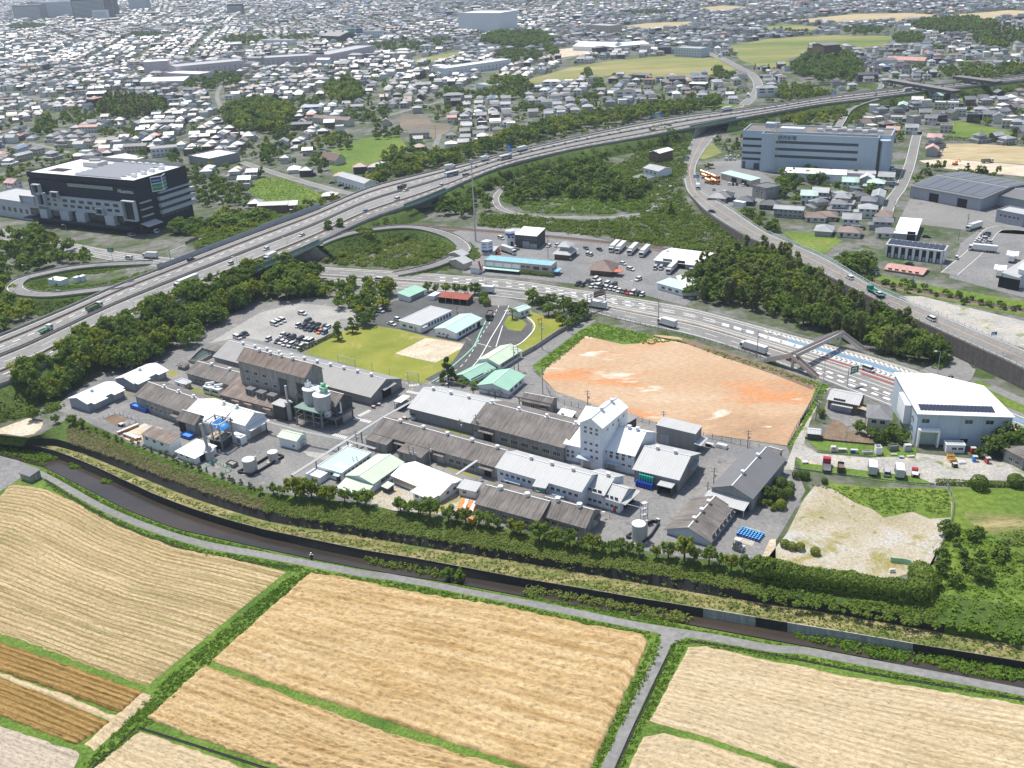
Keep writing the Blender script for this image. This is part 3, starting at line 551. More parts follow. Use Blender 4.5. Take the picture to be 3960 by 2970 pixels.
for s in(.23,.31):dashes(mb,ms(s,.085,1180,1560),0,0,6,4,.4)
for s in(.26,.29,.32):dashes(mb,ms(s,.085,1560,1760),0,0,3.5,2.5,.9)
for s in(.74,.86):dashes(mb,ms(s,.085,1740,1960),0,0,2.6,2.2,1.2)
p=mb.bd('road_marking','paint',hw);p['kind']='stuff'
loft('blue_lane',[ms(.155,.085,1700,2400),ms(.235,.085,1700,2400)],M['bluepaint'],parent=hw)
for s in(.385,.475):loft('red_lane',[ms(s,.085,1770,2400),ms(s+.045,.085,1770,2400)],M['redpaint'],parent=hw)
mb=MB();A=ms(.055,.09,1650,2010);B=ms(.125,.09,1650,2010);C1=ms(.265,.09,1650,2080);C2=ms(.305,.09,1650,2080);C3=ms(.345,.09,1650,2080)
def along(P,u):L=np.concatenate([[0],np.cumsum(np.linalg.norm(np.diff(P,axis=0),axis=1))]);return np.array([np.interp(u*L[-1],L,P[:,j])for j in range(3)])
for k in range(34):
 u=k/34;mb.add([along(A,u),along(A,u+.013),along(B,min(1,u+.03)),along(B,min(1,u+.017))],[(0,1,2,3)])
for k in range(40):
 u=k/41;w_=.011;d=.013
 mb.add([along(C1,u),along(C1,u+w_),along(C2,u+w_+d),along(C2,u+d)],[(0,1,2,3)]);mb.add([along(C2,u+d),along(C2,u+w_+d),along(C3,u+w_),along(C3,u)],[(0,1,2,3)])
solid(mb,ms(.25,.09,1650,2080),0,0,.3);solid(mb,ms(.36,.09,1650,2080),0,0,.3);solid(mb,ms(.14,.09,1650,2080),0,0,.2)
p=mb.bd('hatching','paint',hw);p['kind']='stuff'
mb=MB();dashes(mb,ms(.565,.09,1780,2010),0,0,1.6,3,1.);dashes(mb,ms(.13,.09,1560,1700),0,0,1.6,3,1.)
p=mb.bd('blue_marking','bluepaint',hw);p['kind']='stuff'
loft('traffic_island',[ms(.50,.08,1250,1860),ms(.50,.24,1250,1860),ms(.575,.24,1250,1862),ms(.575,.08,1250,1862)],M['concrete'])
loft('traffic_island',[ms(.575,.08,1250,1700),ms(.575,.2,1250,1700),ms(.61,.2,1250,1700),ms(.61,.08,1250,1700)],M['median'])
loft('traffic_island',[ms(.535,.08,1880,2010),ms(.535,.24,1880,2010),ms(.575,.24,1880,2014),ms(.575,.08,1880,2014)],M['concrete'])
loft('traffic_island',[ms(.50,.08,660,1245),ms(.50,.25,660,1245),ms(.535,.25,660,1245),ms(.535,.08,660,1245)],M['median'])
loft('pavement',[ms(.0,.07,700,2020),ms(.0,.2,700,2020),ms(.065,.2,700,2020),ms(.065,.07,700,2020)],M['concrete'])
def rail_thing(P,lab,cat,name,h=.8,step=2.5,m='guard',bars=((.35,.08),(.7,.08)),off=0.):
 """Guardrail or rail fence: each post its own part on short runs, long runs as one part; bars as parts."""
 c=P[len(P)//2];t=thing(name,lab,cat,tuple(c));Q=offs(P,off)-np.array([*c[:2],c[2]])
 for zb,hb in bars:
  mb=MB();ribbon_wall(mb,Q,0,zb,zb+hb,.08);mb.bd('rail',M[m],t)
 L=np.concatenate([[0],np.cumsum(np.linalg.norm(np.diff(Q,axis=0),axis=1))]);n=int(L[-1]/step)+1
 pm=MB().box(-.07,.07,-.07,.07,0,h+.05).mesh('post',M[m])
 for k in range(n):
  u=L[-1]*k/max(1,n-1);inst('post',pm,t,tuple(np.interp(u,L,Q[:,j])for j in range(3)))
 return t
M['whiterail']=plain('white_rail_paint',(.68,.67,.64),.6,mode='W')
rail_thing(ms(-.01,.06,1530,2010),'white pedestrian guardrail along the road edge below the bamboo wood','guardrail','guardrail',1.,3.,'whiterail',((.3,.06),(.6,.06),(.92,.06)))
#  OVERPASS ROAD AT THE RIGHT
OV=[((1572,236),(1610,226),0),((1530,270),(1580,262),0),((1496,297),(1551,289),0.1),((1477,350),(1506,352),.2),((1481,404),(1511,404),.5),((1503,434),(1533,424),1.2),((1534,462),(1572,446),2.4),((1612,510),(1647,497),4.2),((1669,533),(1697,520),5.2),((1744,573),(1780,556),5.8),((1866,634),(1894,622),6.),((1967,684),(2008,670),5.8),((2108,748),(2146,728),5.6),((2212,796),(2212,755),5.4),((2420,905),(2420,852),5.)]
OL=smooth([at('O',*a,z+.07)for a,b,z in OV],90);OR_=smooth([at('O',*b,z+.07)for a,b,z in OV],90)
ov=loft('overpass_road',[OL,OL*.5+OR_*.5,OR_],M['road'])
OC=OL*.5+OR_*.5
mb=MB();solid(mb,OC,0,.03,.25);mb.bd('centre_line','orangepaint',ov)
mb=MB();solid(mb,OL*.92+OR_*.08,0,.03,.18);solid(mb,OL*.08+OR_*.92,0,.03,.18);mb.bd('edge_line','paint',ov)
up=[i for i in range(90)if OC[i,2]>.6]
def ob(A,off,z=None):
 B=A[up].copy();d=(OL-OR_)[up];d[:,2]=0;d/=np.linalg.norm(d,axis=1)[:,None];B+=d*np.array(off)[:,None]if np.ndim(off)else d*off
 if z is not None:B[:,2]=z
 else:B[:,2]-=.1
 return B
hh=OC[up,2]
loft('stone_pitched_slope',[ob(OL,.4),ob(OL,.4+hh*.95,-.04)],M['slopeblock']);loft('embankment',[ob(OR_,-.4),ob(OR_,-.4-hh*1.1,-.04)],M['embank'])
loft('verge',[ob(OL,0.),ob(OL,.42)],M['median']);loft('verge',[ob(OR_,0.),ob(OR_,-.42)],M['concrete'])
rail_thing(OL[up],'dark guardrail along the inner edge of the curving overpass road','guardrail','guardrail',.8,3.)
rail_thing(OR_[up][::1],'pale rail fence along the outer edge of the curving overpass road','guardrail','guardrail',1.1,3.,'whiterail',((.4,.06),(.95,.06)))
g0=[i for i in range(90)if 1655<proj(OR_[i])[0]<1960]
tr=MB();ribbon_wall(tr,OR_[g0],0,1.15,1.35,.2);ribbon_wall(tr,OR_[g0],0,.1,.3,.2)
for a,b in zip(OR_[g0][:-1],OR_[g0][1:]):tr.tube(a+np.array([0,0,.2]),b+np.array([0,0,1.25]),.08,4)
t=tr.bd('bridge_railing',plain('pale_green_steel',(.33,.48,.42),.6,mode='W'));tag(t,'pale green lattice railing along the outer side of the overpass','railing')
#  RAMPS AND SIDE ROADS
SKIRT=[]
def road(name,tile,pts,zs,wd,m='road',edge=True,n=None,center=None,skirt=False):
 P=smooth([at(tile,x,y,z)for(x,y),z in zip(pts,zs)],n or len(pts)*8);P[:,2]+=.08
 o=loft(name,[offs(P,-wd/2),offs(P,wd/2)],M[m])
 mb=MB()
 if edge:solid(mb,P,-wd/2+.35,.03,.22);solid(mb,P,wd/2-.35,.03,.22)
 if center:dashes(mb,P,0,.03,4,4,.18)
 if mb.v:q=mb.bd('edge_line','paint',o)
 if skirt:
  for sgn in(-1,1):
   SKIRT.append((P,sgn,wd));A=offs(P,sgn*wd/2,-.05);B=offs(P,sgn*(wd/2)+sgn*P[:,2]*1.2,0);B[:,2]=-.04;loft('embankment',[A,B],M['embank'])
  mb=MB();ribbon_wall(mb,P,wd/2+.1,0,.7,.15);ribbon_wall(mb,P,-wd/2-.1,0,.7,.15);mb.bd('guard_rail','guard',o)
 return P
road('loop_ramp','F',[(500,440),(620,390),(800,338),(1040,300),(1250,285),(1450,305),(1640,365),(1745,440),(1752,490),(1660,550),(1500,615),(1330,660),(1180,690)],[7.9,7.6,7,6,5.5,5,4.4,3.8,3.2,2.4,1.4,.5,.1],7,skirt=True,n=110)
road('loop_ramp','E',[(1150,770),(940,806),(700,840),(430,866),(210,850),(125,800),(190,735),(350,690),(600,640),(850,612),(1080,600),(1300,590)],[8,7.6,6.8,6,5.2,4.6,4,3.4,2.6,1.6,.7,.1],7.5,skirt=True,n=110)
road('side_road','E',[(-160,480),(-40,560),(12,640),(15,700),(-20,770),(-120,860)],[0]*6,6)
road('service_road','O',[(1230,362),(1150,385),(1100,400),(1073,422),(1075,444),(1100,458),(1160,468),(1240,470),(1320,470),(1390,460),(1420,446),(1421,428),(1405,412)],[0]*13,4.5)
road('side_road','H',[(300,590),(420,650),(640,790),(880,930),(1100,1080),(1380,1240),(1600,1400),(1690,1480),(1690,1540),(1600,1570),(1480,1560)],[5,4.2,2.,.6,.1,0,0,0,0,0,0],6.,edge=False)
sheet('road_apron','H',[(1380,1480),(1560,1420),(1800,1500),(1760,1600),(1500,1640),(1250,1560)],.1,M['road'])
for pts,wd in(([(1985,285),(1979,298),(1966,353),(1946,404),(1926,432),(1911,472),(1905,500)],7),([(1500,105),(1520,112),(1560,127),(1597,146),(1625,162),(1637,180),(1634,200),(1606,228)],10),([(950,290),(940,315),(932,338)],5),([(520,350),(584,371),(660,394),(735,414),(800,424)],7),([(1064,172),(1025,192),(980,212),(932,225),(849,247),(800,262)],6),([(1150,268),(1230,255),(1309,243)],8),([(2040,300),(2000,292),(1960,275)],6),([(1990,262),(2030,245),(2080,235)],6),([(2050,592),(2110,540),(2140,500),(2180,492),(2300,505)],8),([(0,330),(60,310),(150,330)],5),([(540,290),(500,260),(470,200),(520,140)],5),([(0,200),(120,215),(240,200),(330,195)],5),([(940,180),(1000,160),(1130,150),(1250,120)],6),([(1300,90),(1420,70),(1560,60),(1700,40)],6),([(1640,190),(1760,175),(1880,165),(2000,150),(2212,120)],6)):
 road('town_road','O',pts,[0]*len(pts),wd,edge=wd>6)
P=road('slip_road','O',[(1810,275),(1818,262),(1832,240),(1860,225),(1900,214)],[.3,.8,2.5,5,7.6],6,skirt=True)
P=road('slip_road','O',[(1700,195),(1780,182),(1890,180),(1900,192),(1870,200)],[.2,1.,4,6,7.7],5,skirt=True)
rw=path_pts('O',[(880,486),(980,494),(1050,500),(1200,513),(1390,533),(1500,547),(1640,548),(1760,575),(1860,602),(1960,625),(2212,672),(2400,705)],.0,90)
rail=loft('railway',[offs(rw,-3,.04),offs(rw,-2.2,.3),offs(rw,2.2,.3),offs(rw,3,.04)],plain('rusty_ballast',(.19,.145,.115),.9,mode='W',var=.3))
mb=MB()
for d in(-1.6,-.55,.55,1.6):ribbon_wall(mb,rw,d,.32,.46,.08)
mb.bd('rail',plain('rusty_steel',(.22,.17,.14),.5,.4),rail)
DR=path_pts('O',[(1078,660),(1062,690),(1038,728),(1010,775),(985,800),(940,826)],.05,50)
drv=strip('drive',DR,-5.2,5.2,M['darkasph'],.02)
mb=MB();dashes(mb,DR,0,.05,2.6,2.6,.25);solid(mb,DR,4.6,.05,.35)
for a,b in(((1860,1275),(2030,1320)),((2030,1310),(2090,1120)),((1975,905),(2100,918))):
 solid(mb,np.array([at('F',*a,0),at('F',*b,0)]),0,.1,.3)
mb.bd('drive_marking','paint',drv)
mb=MB();ribbon_wall(mb,path_pts('F',[(1945,1085),(1900,1180),(1850,1290),(1790,1360),(1700,1440),(1560,1560),(1480,1610)],.05,40),0,0,.2,.5);mb.bd('kerb','greenpaint',drv)
mb=MB();ribbon_wall(mb,path_pts('O',[(1060,770),(1100,752),(1125,742),(1148,720),(1155,705),(1145,690),(1120,675),(1090,672)],.05,40),0,0,.22,.5);mb.bd('kerb','paint',drv)
mb=MB()
for a,b,n,tl in(((820,262),(965,295),10,'J'),((640,400),(760,430),8,'J'),((1270,30),(1370,50),8,'J'),((860,240),(960,190),6,'J'),((720,520),(800,480),6,'J'),((1160,290),(1210,270),4,'J'),((1290,1640),(1380,1630),7,'F')):
 A=at(tl,*a,0);B=at(tl,*b,0);d=(B-A)/n;nn=Vector((-d.y,d.x,0)).normalized()*.9
 for k in range(n):q=A+d*k;mb.add([q-nn+Vector((0,0,.05)),q+d*.5-nn+Vector((0,0,.05)),q+d*.5+nn+Vector((0,0,.05)),q+nn+Vector((0,0,.05))],[(0,1,2,3)])
for tl,a,b in(('J',(960,310),(1010,280)),('J',(815,150),(920,180)),('J',(990,190),(1080,140)),('J',(620,500),(720,440)),('J',(120,365),(175,380)),('K',(1290,945),(1325,910)),('K',(715,1140),(760,1100)),('J',(860,360),(905,330)),('F',(1080,1130),(1150,1145)),('F',(1100,980),(1165,995)),('F',(1060,1000),(1120,1012)),('L',(1180,60),(1220,80))):
 solid(mb,np.array([at(tl,*a,0),at(tl,*b,0)]),0,.05,.3)
q=mb.bd('yard_marking','paint');struct(q)
for pl in([(1570,350),(1610,350),(1810,400),(1790,420),(1620,380)],[(2040,470),(2212,520),(2212,540),(2100,515)],[(1570,670),(1720,700),(1880,760),(1870,770),(1700,720)],[(1990,790),(2100,820),(2100,838),(2000,808)]):sheet('grass_strip','J',pl,.03,M['lawn'])
sheet('grass_strip','K',[(0,525),(300,600),(300,620),(0,545)],.03,M['lawn'])
for pl in([(960,355),(1090,310),(1240,350),(1130,415)],[(1150,415),(1250,365),(1450,470),(1440,505)],[(800,100),(935,130),(815,190)],[(270,370),(360,390),(280,415)]):sheet('grass_strip','R',pl,.03,M['lawn'])
sheet('tan_patch','R',[(310,850),(500,750),(690,800),(560,900),(420,1000),(260,940)],.03,M['pale_dirt']);sheet('brown_patch','R',[(0,690),(130,640),(300,690),(160,790)],.03,M['soil'])
sheet('tan_patch','J',[(380,540),(560,560),(700,600),(620,640),(420,580)],.03,M['weedlot']);sheet('bare_patch','J',[(980,900),(1160,850),(1380,900),(1480,960),(1700,900),(1860,960),(1880,1020),(1560,1080),(1150,1050),(960,1000)],.03,M['sandlot'])
sheet('sand_bay','K',[(1960,1190),(2080,1220),(2010,1360),(1880,1310)],.03,M['sandlot']);sheet('sand_bay','K',[(2080,1480),(2160,1300),(2212,1290),(2212,1480)],.03,M['pale_dirt'])
#  BUILDING KIT
M['rw']=sheet_roof('white_roof_sheet',(.80,.81,.82),1.2,.12,gain=.15);M['r_grey']=sheet_roof('grey_roof_sheet',(.30,.295,.29),.9,.18,gain=.35)
M['rl']=sheet_roof('light_grey_roof_sheet',(.45,.455,.455),.8,.12,gain=.45);M['r_old']=sheet_roof('weathered_asbestos_roof',(.19,.172,.158),.95,.75,dark=(.075,.066,.06),rough=.85)
M['r_rust']=sheet_roof('rust_stained_roof',(.235,.19,.165),1.,.8,dark=(.12,.085,.065),rough=.85);M['r_green']=sheet_roof('green_roof_sheet',(.30,.52,.40),.9,.1,gain=.5)
M['r_pgreen']=sheet_roof('pale_green_roof_sheet',(.52,.62,.47),.9,.1,gain=.4);M['r_teal']=sheet_roof('pale_teal_roof_sheet',(.45,.62,.57),.9,.08,gain=.35)
M['r_blue']=sheet_roof('sky_blue_roof_sheet',(.24,.47,.62),1.,.2);M['r_red']=sheet_roof('red_roof_sheet',(.30,.07,.04),.9,.3);M['r_dark']=sheet_roof('dark_grey_roof_sheet',(.17,.17,.175),.9,.15)
M['r_pink']=sheet_roof('faded_pink_roof_sheet',(.55,.30,.25),1.,.5);M['r_brown']=sheet_roof('brown_roof',(.19,.13,.11),.5,.3);M['r_tile']=sheet_roof('grey_tile_roof',(.20,.205,.215),.35,.25);M['r_silver']=sheet_roof('silver_tile_roof',(.42,.43,.44),.35,.2)
M['ww']=wall_mat('white_wall',(.74,.76,.78),.08);M['wp']=wall_mat('white_panel_wall',(.72,.75,.79),.1,(2.4,1.2));M['w_old']=wall_mat('stained_grey_wall',(.33,.325,.305),.7,(2.2,2.))
M['w_grey']=wall_mat('grey_metal_wall',(.27,.275,.275),.2);M['wd']=wall_mat('dark_grey_wall',(.085,.085,.09),.3);M['w_blue']=wall_mat('pale_blue_wall',(.44,.52,.60),.1);M['w_cream']=wall_mat('cream_wall',(.58,.53,.44),.15)
M['wb']=wall_mat('blue_grey_wall',(.34,.36,.41),.15,(3.,20));M['w_brown']=wall_mat('brown_wall',(.16,.105,.075),.3);M['w_beige']=wall_mat('beige_wall',(.52,.45,.38),.2);M['w_pink']=wall_mat('pinkish_white_wall',(.62,.53,.565),.1,(4,4))
M['glass']=plain('dark_window_glass',(.035,.042,.05),.12,var=.4);M['frame']=plain('pale_window_frame',(.6,.6,.6),.5);M['door']=plain('pinkish_grey_door',(.46,.41,.39),.7);M['dark']=plain('dark_opening',(.018,.018,.02),.9)
M['vent']=plain('white_vent_paint',(.74,.75,.76),.45,var=.06);M['steel']=plain('grey_steel',(.24,.245,.25),.5,.4);M['ls']=plain('light_painted_steel',(.5,.5,.49),.5);M['ridge']=plain('pale_ridge_cap',(.62,.62,.61),.5)
M['black']=plain('black_paint',(.02,.02,.022),.5);M['red']=plain('red_paint',(.5,.035,.03),.45);M['orange']=plain('orange_plastic',(.8,.27,.05),.5);M['bluep']=plain('blue_plastic',(.012,.07,.42),.4);M['tarp']=plain('bright_blue_tarp',(.03,.27,.72),.5);M['tealp']=plain('teal_plastic',(.02,.45,.36),.4)
M['solar']=plain('solar_panel_glass',(.03,.035,.06),.15,var=.2);M['white']=plain('white_paint',(.78,.78,.78),.4,var=.05);M['lgreen']=plain('light_green_paint',(.28,.55,.36),.5);M['wood']=plain('pale_timber',(.45,.36,.25),.8)
_wm={}
def win_mesh(wd,ht,split=2):
 k=(round(wd,2),round(ht,2),split)
 if k not in _wm:
  mb=MB();f=.07
  mb.box(-wd/2,wd/2,-.05,0,0,f,1).box(-wd/2,wd/2,-.05,0,ht-f,ht,1).box(-wd/2,-wd/2+f,-.05,0,f,ht-f,1).box(wd/2-f,wd/2,-.05,0,f,ht-f,1)
  for i in range(1,split):x=-wd/2+wd*i/split;mb.box(x-.025,x+.025,-.05,0,f,ht-f,1)
  mb.box(-wd/2+f,wd/2-f,-.015,0,f,ht-f,0);_wm[k]=mb.mesh('window',[M['glass'],M['frame']])
 return _wm[k]
_vm={}
def vent_mesh(kind):
 if kind not in _vm:
  mb=MB()
  if kind=='box':mb.box(-.36,.36,-.36,.36,-.3,.75).box(-.58,.58,-.55,.55,.75,.95)
  elif kind=='cyl':mb.box(-.7,.7,-.7,.7,-.25,.12).cyl((0,0),.34,.1,.55).cyl((0,0),.54,.55,1.05)
  else:mb.cyl((0,0),.72,-.3,.75,14).cyl((0,0),.8,.75,.92,14)
  _vm[kind]=mb.mesh('roof_vent',M['vent'])
 return _vm[kind]
def side_xf(side,W,D,u,z,out=.0):
 if side=='f':return(u,-out,z),0.
 if side=='r':return(W+out,u,z),math.pi/2
 if side=='b':return(W-u,D+out,z),math.pi
 return(-out,D-u,z),-math.pi/2
def roof_shape(mb,L,Wd,h,kind,rise,ov,th=.14):
 """Ridge along x. gable/hip/shed/flat over a span Wd at eave height h."""
 x0,x1=-ov,L+ov
 if kind=='gable':
  sl=rise/(Wd/2);ze=h-sl*ov
  for s in(0,1):
   ya,yb=(-ov,Wd/2)if s==0 else(Wd+ov,Wd/2)
   v=[(x0,ya,ze),(x1,ya,ze),(x1,yb,h+rise),(x0,yb,h+rise)];v+=[(a,b,c+th)for a,b,c in v]
   f=[(0,1,2,3),(4,5,6,7),(0,1,5,4),(1,2,6,5),(2,3,7,6),(3,0,4,7)]
   f=[tuple(reversed(q))if(s==0)==(i==0)else q for i,q in enumerate(f)]
   mb.add(v,f)
  mb.box(x0,x1,Wd/2-.18,Wd/2+.18,h+rise+th-.05,h+rise+th+.08,1)
 elif kind=='shed':
  sl=rise/Wd;v=[(x0,-ov,h-sl*ov),(x1,-ov,h-sl*ov),(x1,Wd+ov,h+rise+sl*ov),(x0,Wd+ov,h+rise+sl*ov)];v+=[(a,b,c+th)for a,b,c in v]
  mb.add(v,BOXF)
 elif kind=='hip':
  k=min(L,Wd)/2;y0,y1=-ov,Wd+ov;ze=h-.3*ov
  if L>=Wd:r0,r1=(k,Wd/2),(L-k+1e-3,Wd/2)
  else:r0,r1=(L/2,k),(L/2,Wd-k+1e-3)
  v=[(x0,y0,ze),(x1,y0,ze),(x1,y1,ze),(x0,y1,ze),(*r0,h+rise),(*r1,h+rise)]
  f=[(3,2,1,0)]+([(0,1,5,4),(1,2,5),(2,3,4,5),(3,0,4)]if L>=Wd else[(0,1,4),(1,2,5,4),(2,3,5),(3,0,4,5)]);mb.add(v,f)
 else:
  mb.box(-.05,L+.05,-.05,Wd+.05,h-.05,h+.04)
  for q in((-.12,L+.12,-.12,.12),(-.12,L+.12,Wd-.12,Wd+.12),(-.12,.12,.12,Wd-.12),(L-.12,L+.12,.12,Wd-.12)):mb.box(*q,h-.12,h+rise,1)
 return mb
def wall_shape(mb,W,D,h,axis,kind,rise,z0=0.):
 mb.box(0,W,0,D,z0-.3,h)
 if kind=='gable':
  if axis=='u':
   for x in(0,W):mb.add([(x,0,h),(x,D,h),(x,D/2,h+rise)],[(0,1,2)if x else(2,1,0)])
  else:
   for y in(0,D):mb.add([(0,y,h),(W,y,h),(W/2,y,h+rise)],[(0,1,2)if y==0 else(2,1,0)])
 elif kind=='shed':
  if axis=='u':
   mb.add([(0,0,h),(0,D,h),(0,D,h+rise),(W,0,h),(W,D,h),(W,D,h+rise)],[(2,1,0),(3,4,5),(1,2,5,4)])
  else:
   mb.add([(W,0,h),(0,0,h),(0,0,h+rise),(W,D,h),(0,D,h),(0,D,h+rise)],[(2,1,0),(3,4,5),(1,2,5,4)])
 return mb
def build(name,label,cat,E1,E2,E3,base,axis='u',rise=2.,wall='w_grey',roof='r_grey',kind='gable',ov=.5,vents=0,vk='box',vr=(.1,.9),wins=(),doors=(),cans=(),group=None,ridgem='ridge',z0=0.):
 e2=E2
 h=base if isinstance(base,(int,float))else height(e2[0],e2[1],e2[2],base[0])
 if not isinstance(base,(int,float))and len(base)>1:h=height(E1[0],E1[1],E1[2],base[0])
 a=at(*E1,h);b=at(*E2,h);W=(b-a).length;ang=math.atan2(b.y-a.y,b.x-a.x)
 if isinstance(E3,(int,float)):D=E3
 else:c=at(*E3,h);D=abs(-math.sin(ang)*(c.x-b.x)+math.cos(ang)*(c.y-b.y))
 return build_at(name,label,cat,(a.x,a.y,z0),ang,W,D,h-z0,axis,rise,wall,roof,kind,ov,vents,vk,vr,wins,doors,cans,group,ridgem)
def build_at(name,label,cat,loc,ang,W,D,h,axis='u',rise=2.,wall='w_grey',roof='r_grey',kind='gable',ov=.5,vents=0,vk='box',vr=(.1,.9),wins=(),doors=(),cans=(),group=None,ridgem='ridge'):
 t=thing(name,label,cat,loc,ang,group);t['dims']=(W,D,h)
 wall_shape(MB(),W,D,h,axis,kind,rise).bd('wall',M[wall],t)
 mb=MB();L,Wd=(W,D)if axis=='u' else(D,W)
 roof_shape(mb,L,Wd,h,kind,rise,ov)
 mats=[M[roof],M[ridgem]if kind!='flat' else M[wall]]
 r=mb.bd('roof',mats,t,(0,0,0)if axis=='u' else(W,0,0),0 if axis=='u' else math.pi/2)
 for k in range(vents):
  u=lerp(vr[0],vr[1],k/max(1,vents-1));p=(u*L,Wd/2)
  q=p if axis=='u' else(W-p[1],p[0]);zr=h+(rise if kind=='gable' else rise*.5 if kind=='shed' else 0)+.1
  inst('roof_vent',vent_mesh(vk),t,(q[0],q[1],zr))
 for side,z,ww,hh,n,u0,u1 in wins:
  Ls=W if side in 'fb' else D
  for k in range(n):
   u=lerp(u0,u1,(k+.5)/n)*Ls;l,rz=side_xf(side,W,D,u,z,.003);inst('window',win_mesh(ww,hh,2 if ww<2.2 else 4),t,l,rz)
 for dd in doors:
  side,u,ww,hh=dd[:4];mk=dd[4]if len(dd)>4 else 'door';Ls=W if side in 'fb' else D
  l,rz=side_xf(side,W,D,u*Ls,0,.003);mb=MB().box(-ww/2,ww/2,-.06,0,0,hh)
  mb.box(-.02,.02,-.08,-.06,.1,hh-.1);o=mb.bd('door',M[mk],t,l,rz)
 for cc in cans:
  side,u,ww,z,dp=cc[:5];mk=cc[5]if len(cc)>5 else roof;Ls=W if side in 'fb' else D
  l,rz=side_xf(side,W,D,u*Ls,z,.003)
  MB().slab(-ww/2,ww/2,-dp,0,-.25,.05).bd('canopy',M[mk],t,l,rz)
 return t
def sub(t,name,mb,mats,loc=(0,0,0),rz=0.):return mb.bd(name,mats,t,loc,rz)
#  THE FACTORY
build('storehouse','white roofed blue-grey storehouse nearest the river bend, two lean-to canopies','storehouse',('I',590,88),('I',748,136),('I',1075,4),(210,),'v',1.3,'wb','rw',vents=1,vr=(.4,.4),ov=.4,doors=[('r',.25,3,3.),('r',.8,3,3)],cans=[('r',.27,6,3.4,2.2),('r',.8,5,3.4,2.2)])
build('storehouse','white roofed blue-grey storehouse beside the expressway wood, red drum by its door','storehouse',('R',148,200),('R',372,262),('R',800,98),(362,),'v',1.5,'wb','rw',vents=1,vr=(.5,.5),ov=.4,doors=[('r',.2,3,3.),('r',.82,3,3)],cans=[('r',.2,6,3.6,2.4),('r',.82,5,3.6,2.4)])
build('workshop','long weathered grey workshop with three round vents and blue bins along it','workshop',('R',388,405),('R',1000,622),13.,(560,1),'u',2.6,'w_old','r_old',vents=3,vk='cyl',vr=(.32,.9),wins=[('f',1.6,1.6,1.3,6,.18,.72)],doors=[('f',.82,2.6,3)],cans=[('f',.82,4,3.3,1.8)])
build('workshop','white roofed low bay joined to the long weathered workshop','workshop',('R',1003,623),('R',1395,760),13.,5.2,'u',2.6,'ww','rw')
build('workshop','white two storey workshop with white roof beside the steel frame under blue tarp','workshop',('R',1368,660),('R',1730,765),('R',1970,634),(955,),'u',2.6,'wp','rw',vents=2,vk='cyl',vr=(.0,.45),wins=[('f',5,1.6,1.6,2,.1,.7)],doors=[('r',.45,5,3.4)],cans=[('r',.5,9,4.,2.2)])
build('shed','grey gabled shed with dark doorway and blue skip before it','shed',('R',910,697),('R',1115,757),('R',1300,688),(905,),'u',2.2,'w_old','r_old',doors=[('f',.2,3.4,4,'dark')])
main=build('main_hall','tallest stained grey hall with four roof vents and rusty roof','factory hall',('Q',695,602),('Q',1510,815),('Q',1720,706),15.5,'u',3.2,'w_old','r_rust',vents=4,vr=(.22,.72),wins=[('f',11,1.9,1.2,3,.05,.45),('f',8,1.9,1.2,4,.05,.6),('f',5,1.9,1.2,4,.05,.62)])
mb=MB()
for a,b in((.60,.72),(.86,.98)):W=main['dims'][0];mb.box(W*a,W*b,-.05,.0,2,12.5)
sub(main,'stain_panel',mb,M['wd'])
build('front_bay','low lean-to bay with brown sheet roof along the front of the tallest hall','factory hall',('Q',492,1025),('Q',1185,1205),9.5,(1140,1),'u',2.8,'w_old','r_rust','shed',wins=[('f',1.5,1.8,1.3,3,.02,.2)],doors=[('f',.28,2.6,3),('f',.5,2.6,3),('f',.83,2.6,3)],cans=[('f',.28,3.6,3.2,1.3),('f',.5,3.6,3.2,1.3),('f',.83,3.6,3.2,1.3)])
for i,(x,y)in enumerate(((855,975),(985,1015),(1118,1050))):
 p=at('Q',x,y,6.2);t=thing('air_handler','dark boxy air handling unit on the lean-to roof, '+('first from the left','middle one','nearest the silos')[i],'air handler',p,math.radians(-34),'air handlers on the lean-to roof')
 MB().box(-1.7,1.7,-1.1,1.1,-1.6,.7).bd('casing','w_old',t);MB().box(-1.85,1.85,-1.25,1.25,.7,.85).bd('lid','r_dark',t);MB().box(-1.4,-.2,-1.13,-1.1,-1.3,.4).box(.2,1.4,-1.13,-1.1,-1.3,.4).bd('grille','wd',t)
build('hall','black gabled hall end behind the twin silos','factory hall',('Q',1420,1040),('Q',1885,1166),('Q',2095,1056),(1415,),'u',2.6,'wd','r_old',doors=[('r',.6,5,3.6)],cans=[('r',.6,6,4,1.6)])
build('hall','very long low grey hall behind the tallest hall, white vents on its ridge','factory hall',('Q',402,560),('J',958,76),('F',1226,1583),(152,),'u',3.4,'w_grey','r_grey',vents=11,vr=(.1,.92),doors=[('r',.5,5,4,'dark')],cans=[('r',.5,7,4.4,2.2)])
build('workshop','weathered grey workshop with two square vents left of the tallest hall','workshop',('R',1020,128),('R',1600,290),12.,(235,1),'u',2.3,'w_old','r_old',vents=2,vr=(.3,.68),wins=[('f',2.6,1.4,.8,4,.1,.3),('f',1.,1.4,1.2,3,.15,.4)])
build('hut','small white flat roofed hut with two canopied doors by yellow grass','hut',('R',872,240),('R',980,275),('R',1050,232),(345,),'u',.3,'ww','rl','flat',wins=[('f',1.,1.2,.9,1,.2,.6)],doors=[('r',.3,1.2,2.2),('r',.75,1.2,2.2)],cans=[('r',.3,1.8,2.5,.9),('r',.75,1.8,2.5,.9)])
build('hut','dark old hut with pavilion roof beside the settling basin','hut',('R',905,40),('R',985,62),('R',1055,35),(100,),'u',.5,'w_old','r_old','shed',wins=[('f',1,1.2,1.,1,.1,.9),('r',1,1.2,1.,1,.1,.9)])
